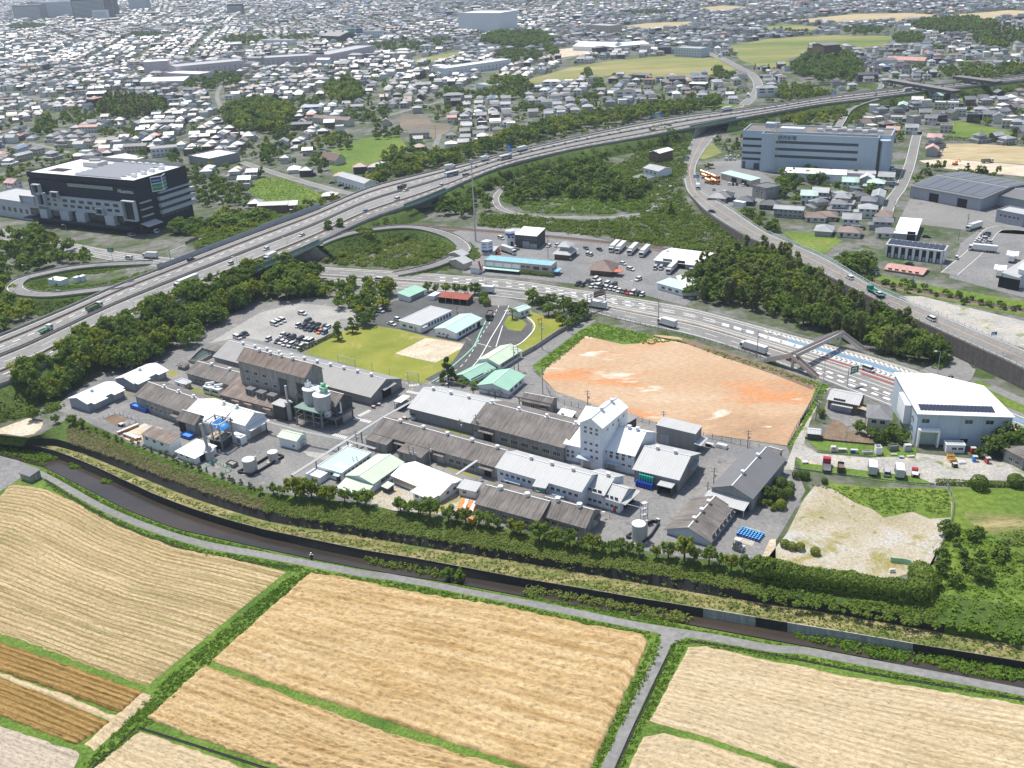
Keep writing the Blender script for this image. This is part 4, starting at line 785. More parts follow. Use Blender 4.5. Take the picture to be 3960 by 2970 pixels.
build('hut','small grey lean-to hut at the back corner of the settling basin','hut',('Q',322,470),('Q',425,500),('Q',492,450),2.8,'u',.5,'w_old','r_old','shed')
build('storehouse','narrow white store with brown-grey roof standing beside the hedge bank','storehouse',('R',470,882),('R',805,1005),('R',910,928),(1145,),'u',.9,'ww','r_rust','shed',ov=.3,wins=[('f',2.6,1.5,1.1,3,.02,.85)])
build('pump_house','white roofed pump house with open side next to tall grey stack','pump house',('R',890,1092),('R',1118,1178),('R',1335,1032),(1255,),'u',.4,'ww','rw','shed',ov=.4,wins=[('f',1.3,1.4,1.,2,.1,.75)],doors=[('r',.5,5,2.4,'dark')])
build('hut','small cream roofed hut with pipes at the zebra crossing','hut',('J',172,413),('J',322,450),('J',424,402),(533,),'u',1.,'ww','r_pgreen',wins=[('f',.8,1.,.8,1,.6,1.)],doors=[('r',.55,1.8,2.2)],cans=[('r',.5,2.6,2.5,1.2)])
t=build('laboratory','flat green roofed white building with pale roof patch and corner annexe','laboratory',('J',503,672),('J',708,732),('J',972,560),(806,),'v',.25,'ww','r_teal','flat',wins=[('r',1.2,1.6,1.3,7,.05,.95),('f',1.2,1.6,1.3,2,.3,.7)],doors=[('f',.85,1.6,2.2,'dark')],cans=[('f',.85,2.4,2.5,1.2)])
W,D,h=t['dims'];sub(t,'roof_patch',MB().box(W*.45,W*.95,D*.18,D*.3,h+.05,h+.09).box(W*.45,W*.7,D*.3,D*.36,h+.05,h+.09),M['white']);sub(t,'annexe',MB().box(-1.5,W*.45,-4.,0,0,h*.7),M['ww']);sub(t,'flue',MB().cyl((W*.8,D*.55),.18,h,h+1.6),M['vent']);sub(t,'flue',MB().cyl((W*.9,D*.6),.18,h,h+1.6),M['vent'])
t=build('office','pale green gabled building with green lean-to at its front','office',('J',757,746),('J',978,815),('J',1240,640),(890,),'v',1.3,'ww','r_pgreen',wins=[('r',1.1,2.,1.3,5,.25,.95)])
W,D,h=t['dims'];sub(t,'lean_to',MB().box(.5,W,-4.6,0,0,h-1.5),M['ww']);sub(t,'lean_to_roof',MB().slab(0,W+.6,-5.4,0,h-1.7,h-.5),M['r_pgreen'])
for u in(.3,.65):l,rz=side_xf('f',W,D,u*W,.9,4.605);inst('window',win_mesh(1.8,1.1),t,l,rz)
t=build('canteen','brilliant white roofed building with brown blinds and small front annexe','canteen',('J',1146,747),('J',1548,912),('J',1702,778),(980,),'u',1.4,'ww','rw',wins=[('r',1.2,1.2,1.,2,.2,.8)])
W,D,h=t['dims'];sub(t,'blind',MB().box(.6,W*.52,-.06,0,.9,h-.5),M['wood']);sub(t,'annexe',MB().box(W*.6,W*.97,-3.2,0,0,2.6),M['ww']);sub(t,'annexe_roof',MB().box(W*.57,W,-3.9,.0,2.6,2.78),M['rw'])
for u in(.68,.8,.92):l,rz=side_xf('f',W,D,u*W,.9,3.205);inst('window',win_mesh(1.5,1.1),t,l,rz)
build('hut','small white hut with grey roof under the leaning pole frame','hut',('J',1712,852),('J',1852,882),('J',1910,838),(948,),'u',.6,'ww','rl','shed',wins=[('f',1.,1.2,.9,1,.1,.6),('r',1.,1.2,.9,1,.1,.9)])
build('hut','tiny dark hut with green roof between office and canteen','hut',('J',1056,842),('J',1105,862),('J',1143,828),(905,),'u',.3,'wd','r_pgreen','shed',ov=.25)
t=build('workshop','long weathered low workshop with five square vents in the yard centre','workshop',('J',985,380),('J',2035,675),12.,4.3,'u',2.7,'w_old','r_old',vents=5,vr=(.14,.93),wins=[('f',1.2,1.9,1.4,4,.62,.84)],doors=[('f',.23,2.6,3,'dark'),('f',.56,2.6,3),('f',.93,2.6,3,'dark')],cans=[('f',.23,4,3.3,1.4),('f',.56,4,3.3,1.4),('f',.93,5,3.3,1.6)])
W,D,h=t['dims']
for u0,u1,dp in((-.01,.17,3.6),(.29,.48,5)):sub(t,'annexe',MB().box(W*u0,W*u1,-dp,-.01,0,h-.9),M['w_old']);sub(t,'annexe_roof',MB().slab(W*u0-.3,W*u1+.3,-dp-.3,-.01,h-1.,h-.3),M['r_old'])
build('works_block','long white two storey block with light ribbed roof and three vents','works building',('J',2040,677),('K',545,882),11.5,6.2,'u',2.3,'wp','rl',vents=3,vr=(.3,.8),wins=[('f',1.,1.2,1.,12,.02,.95),('f',3.8,1.2,1.,14,.02,.98)],doors=[('f',.2,2.6,2.6),('f',.72,3,2.6)],cans=[('f',.2,6,3.2,1.2,'w_blue'),('f',.72,6,3.2,1.2,'w_blue')])
build('works_block','taller white two storey block end with one vent, steel canopy left','works building',('K',550,858),('K',738,912),12.5,(1030,),'u',2.5,'wp','rl',vents=1,vr=(.75,.75),wins=[('f',1.2,1.2,1.,4,.05,.95),('f',4.6,1.3,1.1,4,.05,.95)])
build('works_block','white gabled end block with red cabinet and drums by its side wall','works building',('K',740,932),('K',876,975),('K',985,857),(1073,),'u',2.2,'wp','rl',wins=[('f',1.2,1.1,1.,3,.08,.95),('f',4.,1.1,1.,3,.08,.95),('r',4.4,.8,.7,4,.3,.8)],doors=[('r',.5,4,3,'dark'),('f',.7,.9,1.8,'red')],cans=[('r',.5,9,3.6,2.)])
a=at('K',138,825,5.8);b=at('K',255,845,5.8);t=thing('entrance_canopy','grey ribbed canopy on green steel staging before the long white block','canopy',(a.x,a.y,0),math.atan2(b.y-a.y,b.x-a.x));L=(b-a).length
MB().slab(0,L,-1,6,5.6,6.6).bd('roof','rl',t)
for x in(.2,L-.2):
 for y in(-.7,2.5):MB().box(x-.1,x+.1,y-.1,y+.1,0,5.6).bd('post','wd',t)
MB().box(.2,L-.2,-.7,3,2.6,2.75).bd('platform','lgreen',t);MB().box(.2,L-.2,-.75,-.68,3.6,3.7).box(.2,L-.2,-.75,-.68,3.15,3.22).bd('rail','lgreen',t)
build('shed','lower weathered shed with two round vents beside orange sacks','shed',('J',1862,985),('K',178,1128),13.,(1078,1),'u',2.4,'w_old','r_old',vents=2,vk='drum',vr=(.22,.66),wins=[('f',1.2,1.8,1.1,4,.2,.9)])
build('shed','higher weathered barn roofed shed with two round vents near the bank trees','shed',('K',182,1078),('K',580,1190),('K',715,1048),(1278,),'u',2.8,'w_old','r_old',vents=2,vk='drum',vr=(.25,.72),wins=[('f',1.2,1.8,1.1,5,.1,.9)],doors=[('r',.7,2.6,2.6)],cans=[('r',.7,3.4,2.9,1.4)])
build('hall','big light grey hall with three white vents left of the weathered hall','factory hall',('J',1287,167),('J',1825,300),19.,(262,1),'u',3.6,'w_grey','rl',vents=3,vr=(.15,.72))
build('hall','big weathered brown-grey hall between the light hall and white tower','factory hall',('J',1829,301),('K',398,508),19.,5.2,'u',3.6,'w_old','r_old',vents=4,vk='cyl',vr=(.05,.97),wins=[('f',1.4,2.8,1.5,6,.3,.98),('f',2.2,1.4,1.1,2,.02,.1)],doors=[('f',.17,3.2,3.4,'dark')],cans=[('f',.17,6,3.8,1.6)])
t=build('tower','white five storey process tower with bright gabled roof, tallest white building','tower building',('K',537,297),('K',727,345),('K',941,164),(715,),'v',2.4,'wp','rw',vents=2,vr=(.4,.8),ov=.3,wins=[('f',13.4,1.,.9,3,.12,.88),('f',12.,1.,.9,3,.12,.88),('f',8.2,1.,.9,3,.12,.88),('f',5.9,1.,.9,3,.12,.88),('f',3.7,1.,.9,2,.4,.88),('r',12.6,.9,1.,4,.1,.95)],doors=[('f',.3,2.6,2.8)],cans=[('f',.25,5.5,3.4,1.4,'w_blue')])
build('tower_wing','low white wing with sloping white roof at the left of the tower','works building',('K',400,478),('K',534,507),17.,(645,),'u',5.5,'wp','rw','shed',ov=.2,wins=[('f',1.4,1.,1.1,2,.1,.7),('f',2.9,1.,1.1,2,.1,.7)])
build('tower_wing','white three storey wing with broad white roof at the right of the tower','works building',('K',724,517),('K',1003,581),('K',1206,386),(742,),'u',4.2,'wp','rw',vents=3,vr=(.25,.75),ov=.3,wins=[('f',5.4,1.1,1.2,5,.02,.95),('f',4.,1.1,1.2,3,.2,.75),('f',2.2,1.1,.8,5,.02,.95),('r',5.2,.9,1.,3,.05,.35)],doors=[('f',.3,2.6,2.2)],cans=[('f',.25,7,2.7,1.4,'w_blue')])
t=build('warehouse','grey warehouse with ribbed light roof and two vents, teal drums beside it','warehouse',('K',1002,692),('K',1380,781),('K',1566,562),(893,),'u',3.4,'w_grey','rl',vents=2,vr=(.27,.68),doors=[('r',.62,5,3.4,'w_grey')],cans=[('r',.62,7,3.9,1.8,'w_grey')])
W,D,h=t['dims'];sub(t,'porch_roof',MB().box(W*.62,W*.95,-3.6,0,2.9,3.1),M['rl']);sub(t,'porch_wall',MB().box(W*.62,W*.64,-3.3,0,0,2.9).box(W*.93,W*.95,-3.3,0,0,2.9),M['wd']);sub(t,'porch_opening',MB().box(W*.64,W*.93,-.1,0,0,2.9),M['dark'])
build('warehouse','plain tall grey box warehouse at the edge of the orange dirt lot','warehouse',('K',1192,318),('K',1525,396),('K',1582,342),(545,),'u',.6,'w_grey','rl','shed',ov=.15,doors=[('f',.22,3,3.6,'wb')],cans=[('r',.4,6,3.2,2.4)])
t=build('warehouse','dark grey panel roofed hall with striped front canopy by clipped garden','warehouse',('K',1667,850),('K',2010,945),('K',2254,603),(1060,),'v',2.4,'w_grey','r_dark',vents=2,vr=(.3,.75),ov=.4)
W,D,h=t['dims'];sub(t,'front_canopy',MB().slab(-1,W*.96,-4.5,0,h-2.1,h-1.2),M['rl'])
for k in range(4):sub(t,'canopy_post',MB().box(-.1,.1,-.1,.1,0,h-2.1),M['ls'],(W*.01+W*.31*k,-4.2,0))
sub(t,'shutter',MB().box(.5,W*.93,-.08,0,0,h-1.6),M['dark'])
build('warehouse','weathered roofed hall with pale blue gable facing the bank trees','warehouse',('K',1282,1203),('K',1652,1312),('K',1860,1045),(1357,),'v',2.5,'w_blue','r_old',vents=3,vr=(.22,.78),ov=.5,wins=[('r',.4,2.,2.8,6,.05,.95)])
build('office','green roofed office with tall side windows beside the entrance drive','office',('S',418,310),('S',640,360),('S',880,210),(440,),'v',1.6,'ww','r_pgreen',wins=[('r',1.,2.4,1.7,6,.12,.95),('f',1.,2.4,.9,1,.6,1.)])
build('office','smaller green roofed office next to the dark conifer','office',('S',172,480),('S',340,533),('S',565,393),(578,),'v',1.4,'ww','r_green',wins=[('r',1.,2.2,1.3,4,.02,.5),('r',1.,1.2,1.3,2,.6,.95)],cans=[('r',.58,1.6,2.5,1.),('r',.85,2,2.6,1.)])
build('office','widest green roofed office nearest the grey hall, air conditioners at its end','office',('S',420,585),('S',735,640),('S',965,492),(722,),'v',1.7,'ww','r_green',wins=[('r',1.,2.,1.3,3,.1,.9),('f',1.,1.2,1.,2,.5,.9)],doors=[('f',.35,1,2.1),('f',.75,1,2.1)],cans=[('f',.5,1.8,2.4,.8),('f',.72,1.8,2.4,.8)])
build('canteen','large white flat roofed building beside the lawn and dark car park','office',('F',1202,1083),('F',1385,1127),('F',1640,997),(1192,),'v',.2,'ww','rl','flat',wins=[('r',1.2,1.3,1.7,9,.12,.98),('f',1.1,2.2,1.2,2,.08,.7)],doors=[('f',.75,1.2,2.2)],cans=[('r',.08,3,2.7,1.4)])
build('canteen','pale teal gabled building beside the gate drive, red box at its corner','office',('F',1507,1150),('F',1690,1187),('F',1890,1062),(1248,),'v',1.2,'ww','r_teal',wins=[('r',1.,1.9,1.5,5,.08,.75),('f',1.,1.1,.8,3,.1,.7)],doors=[('r',.88,2.2,2.3,'dark'),('f',.55,.8,1.,'red')])
build('garage','green roofed garage with grey shutters near the highway trees','garage',('F',1192,862),('F',1285,882),('F',1390,808),(925,),'v',.9,'ww','r_green','shed',ov=.3,doors=[('r',.5,9,2.4,'w_grey')])
build('container','white storage container beside the red roofed cycle shelter','container',('F',1452,868),('F',1500,875),('F',1545,840),(912,),'v',.05,'ww','rw','flat')
a=at('F',1535,882,2.6);b=at('F',1785,908,2.6);t=thing('cycle_shelter','low dark cycle shelter under rusty red roof at the gate','shelter',(a.x,a.y,0),math.atan2(b.y-a.y,b.x-a.x));L=(b-a).length
roof_shape(MB(),L,6,2.6,'shed',.6,.2).bd('roof','r_red',t);MB().box(0,L,5.8,6,0,3.1).box(0,.15,0,5.8,0,2.6).box(L-.15,L,0,5.8,0,2.6).bd('wall','wd',t)
for k in range(5):MB().box(-.08,.08,-.08,.08,0,2.6).bd('post','ls',t,(L*k/4*.98+.1,.1,0))
build('gatehouse','white gatehouse with pale green roof between highway hedge and lawn','gatehouse',('O',1106,668),('O',1121,673),('O',1137,662),3.2,'v',.6,'ww','r_teal',wins=[('r',1.,1.6,1.2,2,.1,.9)])
build('substation','old grey brick hut under the pipe bridge by the dirt lot fence','hut',('K',40,107),('K',272,152),('K',348,92),(237,),'u',1.5,'w_old','r_old',wins=[('f',1.5,1.6,1.4,1,.3,.5)],doors=[('f',.8,1.8,2.4)],cans=[('f',.8,3,2.7,1.)])
build('hut','small hut with white roof among tanks left of the white tower','hut',('K',350,222),('K',465,250),('K',492,222),(275,),'u',.7,'w_grey','rw','shed',ov=.3,wins=[('f',.9,1.2,.9,1,.1,.6)])
build('shed','dark low shed against the fence right of the white tower','shed',('K',905,275),('K',950,290),('K',1000,240),4.,'v',.5,'wd','r_grey','shed')
build('shed','grey roofed low shed tucked behind the white tower','shed',('K',570,215),('K',640,235),('K',705,175),3.5,'v',.5,'wd','r_grey','shed')
build('shed','small weathered shed at the back corner of the dark panel roofed hall','shed',('L',20,545),('L',110,570),('L',150,535),3.5,'u',.8,'w_old','r_old')
# ---- silos
g=[at('G2',500,680,6.5),at('G2',850,770,6.5)];ang=math.atan2(g[1].y-g[0].y,g[1].x-g[0].x)
t=thing('silo_stand','green decked steel stand carrying the twin grey silos','silo stand',(g[0].x,g[0].y,0),ang);L=(g[1]-g[0]).length;dp=9.5
MB().box(-.4,L+.4,-.4,dp+.4,6.2,6.5).bd('deck',plain('green_deck',(.17,.26,.22),.7),t)
for x in np.linspace(0,L,4):
 for y in(0,dp/2,dp):MB().box(-.16,.16,-.16,.16,0,6.2).bd('leg','steel',t,(x,y,0))
for z in(2.2,4.3):
 for y in(0,dp):MB().box(0,L,y-.1,y+.1,z,z+.22).bd('beam','steel',t)
 MB().box(-.1,.1,0,dp,z,z+.22).box(L-.1,L+.1,0,dp,z,z+.22).bd('beam','steel',t)
mb=MB()
for k in range(3):mb.tube((L*k/3,-.05,.2),(L*(k+1)/3,-.05,4.3),.07,4);mb.tube((L*(k+1)/3,-.05,.2),(L*k/3,-.05,4.3),.07,4)
mb.bd('brace','steel',t)
M['silo']=wall_mat('silo_grey',(.42,.425,.43),.25)
for i,(x,y)in enumerate(((L*.24,dp*.62),(L*.82,dp*.38))):
 p=Matrix.Translation(t.location)@Matrix.Rotation(ang,4,'Z')@Vector((x,y,6.5));s_=thing('silo',('left grey silo of the pair, white pipework on its flat top','right grey silo of the pair, green motor housing on its top')[i],'silo',p,ang,'silos on the steel stand')
 MB().cyl((0,0),3.,.3,5.2,28).cyl((0,0),3.05,.0,.3,28).bd('shell','silo',s_);MB().cyl((0,0),3.12,5.2,5.42,28).bd('top','white',s_)
 if i:MB().box(-.9,.9,.6,2.4,5.42,7.4).box(-1.5,1.6,.2,2.8,7.4,7.6).tube((-.9,1.5,8.2),(.9,1.2,8.5),.6,10).bd('motor_housing','lgreen',s_)
 else:MB().box(-2.2,-.5,-.6,1.,5.42,7.2).tube((-1.3,.2,7.2),(-1.3,.2,8.),.35,8).bd('filter_box','vent',s_)
a=Matrix.Translation(t.location)@Matrix.Rotation(ang,4,'Z')@Vector((L*.3,dp*.6,12.1));b=Matrix.Translation(t.location)@Matrix.Rotation(ang,4,'Z')@Vector((L*.78,dp*.42,12.1))
t2=MB().beam(a,b,1.2,.2).tube(a+Vector((0,0,1.)),b+Vector((0,0,1.)),.15,6).bd('silo_walkway','vent');tag(t2,'white walkway linking the tops of the twin silos','walkway')
p=at('G2',432,850,0);t=thing('exhaust_stack','slim grey scrubber stack with ladder left of the silos','stack',p);MB().cyl((0,0),.95,0,6.5,14).cyl((0,0),1.3,6.5,7.,14).bd('vessel','silo',t);MB().cyl((0,0),.4,7.,13,10).bd('flue','ls',t)
build('plant_room','open steel plant room with white flat roof left of the silos','plant room',('G2',188,640),('G2',345,683),('G2',425,620),(880,),'u',.15,'wd','rl','shed',ov=.4)
p=at('G2',950,800,3.5);t=thing('dust_collector','white round dust collector on side staging of the silo stand','dust collector',p,ang);MB().cyl((0,0),1.3,0,2.2,16).bd('drum','vent',t);MB().tube((1.4,.6,1.),(4,2.4,1.),.3,8).tube((4,2.4,1.),(4,2.4,5),.3,8).bd('duct','vent',t);MB().box(-1.8,4.6,-1.6,2.6,-.25,0).bd('staging','steel',t)
for x,y in((-1.5,-1.3),(4.3,-1.3),(4.3,2.3)):MB().box(-.12,.12,-.12,.12,-3.5,-.25).bd('leg','steel',t,(x,y,0))
# ---- steel frame under the blue tarp
c=[at('R',1270,1040,0),at('R',1460,1082,0),at('R',1592,985,0)];ang=math.atan2(c[1].y-c[0].y,c[1].x-c[0].x);L=(c[1]-c[0]).length;dp=max(5.,(c[2]-c[1]).length)
t=thing('steel_frame','open grey steel frame tower with bright blue tarpaulin stretched inside','steel frame',(c[0].x,c[0].y,0),ang);HH=9.5
for x in(0,L*.5,L):
 for y in(0,dp):MB().box(-.22,.22,-.22,.22,0,HH).bd('column','steel',t,(x,y,0))
for z in(3.2,HH-.4):
 for y in(0,dp):MB().box(-.3,L+.3,y-.18,y+.18,z,z+.4).bd('beam','ls' if z>5 else M['steel'],t)
 for x in(0,L*.5,L):MB().box(x-.18,x+.18,0,dp,z,z+.4).bd('beam','ls' if z>5 else M['steel'],t)
mb=MB()
for x0,x1 in((0,L*.5),(L*.5,L)):mb.tube((x0,0,3.5),(x1,0,HH-.4),.09,4).tube((x1,0,3.5),(x0,0,HH-.4),.09,4)
mb.tube((L,0,3.5),(L,dp,HH-.4),.09,4).tube((L,dp,3.5),(L,0,HH-.4),.09,4);mb.bd('brace','steel',t)
MB().box(.3,L*.5,.5,dp-.5,3.6,3.75).bd('deck','wood',t);MB().box(L*.5,L-.3,.6,dp-.5,.4,2.8).box(.5,L*.4,1.,dp-1,.3,2.4).bd('tank_block','wd',t)
v=[];n=8
for i in range(n+1):
 for j in range(n+1):u=i/n;q=j/n;v.append((L*.3+u*L*.68,dp*.15+q*dp*.8,HH-.5-2.6*u-.5*math.sin(q*3.14)*math.sin(u*6)+.25*math.sin(q*9)))
tp=MB().add(v,[(i*(n+1)+j,(i+1)*(n+1)+j,(i+1)*(n+1)+j+1,i*(n+1)+j+1)for i in range(n)for j in range(n)]).bd('tarpaulin','tarp')
tp.location=t.location;tp.rotation_euler=t.rotation_euler;tag(tp,'bright blue tarpaulin hung inside the open steel frame','tarpaulin')
# ---- stack, tanks, bunds, basins
p=at('R',1305,1190,0);t=thing('chimney','tall tapering grey incinerator chimney beside the pump house','chimney',p);MB().cyl((0,0),1.5,0,3.2,16,1.3).cyl((0,0),1.8,3.2,3.5,16).cyl((0,0),1.2,3.5,5,14,.8).bd('base','silo',t);MB().tube((-.2,0,5),(-1.1,.3,13),.5,12).bd('flue','silo',t)
def tank(tl,x,y,r,h,lab,ladder=True):
 t=thing('storage_tank',lab,'tank',at(tl,x,y,0));MB().cyl((0,0),r,.2,h,24).bd('shell','silo',t);MB().cyl((0,0),r+.05,h,h+.12,24).bd('top','white',t);MB().box(-r-.3,r+.3,-r-.3,r+.3,0,.2).bd('plinth','concrete',t)
 if ladder:
  mb=MB()
  for k in range(12):a=6.283*k/12;mb.tube((r*.97*math.cos(a),r*.97*math.sin(a),h+.1),(r*.97*math.cos(a),r*.97*math.sin(a),h+1.),.04,4)
  mb.box(r,r+.5,-.3,.3,0,h+1);mb.bd('ladder','ls',t)
 return t
tank('R',1798,1345,2.,4.6,'larger grey tank with white top in the black bund near the hedge');tank('R',2082,1205,1.6,3.2,'smaller grey tank with white top in the black bund',False);tank('K',1038,1300,1.9,5.2,'white topped tank with railing near the blue gabled hall')
def bund(tl,pts,lab,h=.9):
 P=[at(tl,x,y,0)for x,y in pts];c=P[0];mb=MB();t=thing('bund_wall',lab,'bund',c);A=np.array([tuple(q-c)for q in P+[P[0]]])
 ribbon_wall(mb,A,0,0,h,.35);mb.bd('wall','black',t)
bund('R',[(1645,1355),(1810,1400),(2205,1165),(2080,1130),(1900,1240)],'long black bund wall around the two grey tanks');bund('K',[(935,1285),(1085,1330),(1150,1265),(1215,1165),(1160,1150),(1060,1200)],'black bund wall around the single tank near the blue gabled hall')
def pipe_run(pts,lab,r=.12,n=3,posts=True,m='ls',name='pipe_bridge'):
 P=[at(*q[:3],q[3])for q in pts];c=P[0].copy();c.z=0;t=thing(name,lab,'pipe bridge',c)
 for a,b in zip(P[:-1],P[1:]):
  d=(b-a);nn=Vector((-d.y,d.x,0)).normalized()
  for k in range(n):o_=nn*(k-(n-1)/2)*.35;MB().tube(a-c+o_,b-c+o_,r,5).bd('pipe',M[m],t)
  if posts:
   k_=max(1,int(d.length/9))
   for k in range(k_+1):
    q=a+d*(k/k_)-c
    MB().box(-.12,.12,-.12,.12,0,q.z).box(-.7,.7,-.1,.1,q.z-.25,q.z-.12).bd('post','wd',t,(q.x,q.y,0),math.atan2(nn.y,nn.x))
 return t
pipe_run([('J',285,748,4.5),('J',680,495,4.5),('J',1060,255,4.5),('J',1330,105,4.5)],'long diagonal pipe bridge on posts crossing the yard past the green roofed laboratory',.16,3)
pipe_run([('J',60,285,4.5),('J',390,375,4.5),('J',760,450,4.5),('J',1000,520,4.5)],'pipe bridge from the silo yard to the long low workshop',.13,3)
pipe_run([('S',90,540,5.),('S',360,605,5.),('S',600,660,5.),('S',860,720,5.),('S',1240,800,5.)],'dark pipe bridge before the green roofed offices',.16,2,True,'wd')
pipe_run([('J',1690,745,5.2),('J',1870,622,6.)],'silver duct bridge from the canteen to the long workshop',.3,2,False)
pipe_run([('K',870,975,5.5),('K',1080,1030,6.)],'thin white pipe from the gabled end block to the tank frame',.08,1,False)
p=at('K',1085,1140,0);t=thing('pipe_tower','slim white pipe frame tower behind the railed tank','pipe frame',p,.5)
for x in(-.8,.8):
 for y in(-.6,.6):MB().box(-.08,.08,-.08,.08,0,6.2).bd('post','ls',t,(x,y,0))
for z in(2.,4.,6.):MB().box(-.85,.85,-.65,.65,z,z+.1).bd('rung','ls',t)
P=[at('R',985,95,0)]
t=thing('settling_basin','open concrete settling basin with railings behind the old hut','basin',P[0]);A=np.array([tuple(at('Q',*q,0)-P[0])for q in((100,640),(260,490),(420,545),(210,665),(100,640))])
mb=MB();ribbon_wall(mb,A,0,0,1.3,.4);mb.bd('wall','parapet',t);mb=MB();mb.add([(x,y,.7)for x,y,z in A[:4]],[(0,1,2,3)]);mb.bd('water',plain('murky_basin_water',(.045,.055,.04),.2,mode='W'),t)
mb=MB();ribbon_wall(mb,A,0,2.1,2.16,.06);ribbon_wall(mb,A,0,1.7,1.75,.06);mb.bd('rail','ls',t)
for i,(x,y,lab)in enumerate(((1300,345,'left white generator unit with exhaust duct on yellow grass'),(1405,370,'right white generator unit with exhaust duct on yellow grass'))):
 t=thing('generator',lab,'generator',at('R',x,y+35,0),math.radians(-34),'white generator units');MB().box(-2,2,-1.2,1.2,.2,3.).bd('housing','white',t);MB().box(-1.6,-.8,-.4,.4,3.,3.6).tube((-1.2,0,3.8),(1.6,1.6,4.1),.45,8).bd('duct','vent',t);MB().box(-1.7,1.5,-1.23,-1.2,1.4,2.2).bd('grille','wd',t)
t=thing('chiller','white chiller box beside the white two storey workshop','chiller',at('R',1665,985,0),math.radians(-34));MB().box(-2.4,2.4,-1.3,1.3,.1,2.9).bd('casing','white',t);MB().box(-2.2,.2,-1.,1.,2.9,3.2).cyl((1.2,0),.6,2.9,3.4).bd('fan_cowl','vent',t);MB().box(.4,2.2,-1.33,-1.3,.5,2.4).bd('grille','w_grey',t)
#  PLANTS
M['ld']=leaf_mat('dark_foliage',[(.2,(0.047,0.086,0.025)),(.5,(0.081,0.134,0.035)),(.8,(0.127,0.189,0.047))],.38)
M['lm']=leaf_mat('mid_foliage',[(.2,(0.068,0.117,0.027)),(.5,(0.115,0.185,0.039)),(.8,(0.181,0.256,0.054))],.38)
M['lb']=leaf_mat('yellow_green_foliage',[(.2,(0.089,0.131,0.023)),(.5,(0.163,0.215,0.032)),(.8,(0.252,0.294,0.047))],.4)
M['lo']=leaf_mat('bamboo_foliage',[(.2,(0.072,0.108,0.031)),(.5,(0.138,0.180,0.054)),(.8,(0.228,0.252,0.096))],.4)
M['scrub']=leaf_mat('scrub_foliage',[(.2,(0.057,0.106,0.024)),(.45,(0.101,0.170,0.032)),(.65,(0.155,0.224,0.046)),(.85,(0.218,0.259,0.075))],.36,.09)
M['reed']=leaf_mat('dry_reed_foliage',[(.2,(.06,.10,.026)),(.45,(.12,.16,.05)),(.65,(.22,.205,.10)),(.85,(.32,.28,.17))],.35,.15)
M['lush']=leaf_mat('lush_weed_foliage',[(.2,(.07,.14,.022)),(.5,(.115,.21,.03)),(.8,(.17,.265,.045))],.36,.1)
M['bark']=plain('tree_bark',(.10,.08,.06),.95,var=.3)
def quads(C,Nrm,size,r):
 """Leaf sprays: one quad per point, facing roughly along Nrm."""
 n=len(C);a=r.normal(size=(n,3));Nrm=Nrm/np.maximum(1e-6,np.linalg.norm(Nrm,axis=1))[:,None]
 u=np.cross(Nrm,a);u/=np.maximum(1e-6,np.linalg.norm(u,axis=1))[:,None];v=np.cross(Nrm,u)
 su=(size*(.6+.8*r.rand(n)))[:,None];sv=(size*(.5+.6*r.rand(n)))[:,None]
 V=np.stack([C-u*su-v*sv*.3,C+v*sv*-1.,C+u*su+v*sv*.3,C+v*sv],1).reshape(-1,3)
 return V,np.arange(4*n).reshape(n,4)
def crown_pts(n,shape,seed,clumps=26,cr=.34,jit=.6):
 """Points and outward normals for a unit crown (radius about 1, z 0..2) built from leaf clumps."""
 r=np.random.RandomState(seed);K=[]
 if shape=='ball':
  d=r.normal(size=(n,3));d/=np.linalg.norm(d,axis=1)[:,None];b=.86+.12*vnoise(d[:,0]*3+9,d[:,1]*3+d[:,2]*2+9,1,1,seed)
  return d*b[:,None]*(.94+.08*r.rand(n))[:,None]+np.array([0,0,.95]),d+r.normal(size=(n,3))*.28,r
 while len(K)<clumps:
  p=r.uniform(-1,1,3);d=np.linalg.norm(p)
  if d>1 or d<.3:continue
  if shape=='round':c=np.array([p[0]*.8,p[1]*.8,1.05+p[2]*.72])
  elif shape=='lolly':c=np.array([p[0]*.76,p[1]*.76,1.12+p[2]*.6])
  elif shape=='dome':c=np.array([p[0]*.86,p[1]*.86,.45+abs(p[2])*.85+r.rand()*.1])
  elif shape=='cone':z=r.rand()**1.4;q=(1-z)*.8;a=r.rand()*6.28;c=np.array([math.cos(a)*q,math.sin(a)*q,.15+z*1.9])
  elif shape=='pads':k=r.randint(4);c=np.array([p[0]*(.85-.18*k),p[1]*(.85-.18*k),.5+.42*k])
  elif shape=='plume':a=r.rand()*6.28;z=r.rand();q=.42*math.sqrt(r.rand())*(1.1-.55*z);c=np.array([math.cos(a)*q,math.sin(a)*q,.25+1.75*z])
  K.append(c)
 K=np.array(K);k=r.randint(0,clumps,n);d=r.normal(size=(n,3));d/=np.linalg.norm(d,axis=1)[:,None];d[:,2]=np.where(d[:,2]<-.35,-d[:,2],d[:,2])
 rad=cr*(.55+.5*r.rand(clumps))[k];C=K[k]+d*rad[:,None]*(.55+.45*r.rand(n))[:,None]
 ctr=np.array([0,0,.9]);N_=d+.5*(C-ctr)+r.normal(size=(n,3))*jit;N_[:,2]+=.35
 return C,N_,r
SHAPES={'lolly':(26,.34),'round':(26,.36),'dome':(30,.36),'cone':(24,.26),'pads':(22,.30),'plume':(26,.24),'ball':(60,.24)}
CROWN={}
def crown_mesh(shape,seed,mat,n=520,ls=.125):
 k=(shape,seed,mat,n)
 if k not in CROWN:
  c,cr=SHAPES[shape];C,N_,r=crown_pts(n,shape,seed,c,cr);V,F=quads(C,N_,np.full(len(C),ls),r)
  CROWN[k]=np_mesh('crown',V,F,M[mat])
 return CROWN[k]
TRUNK={}
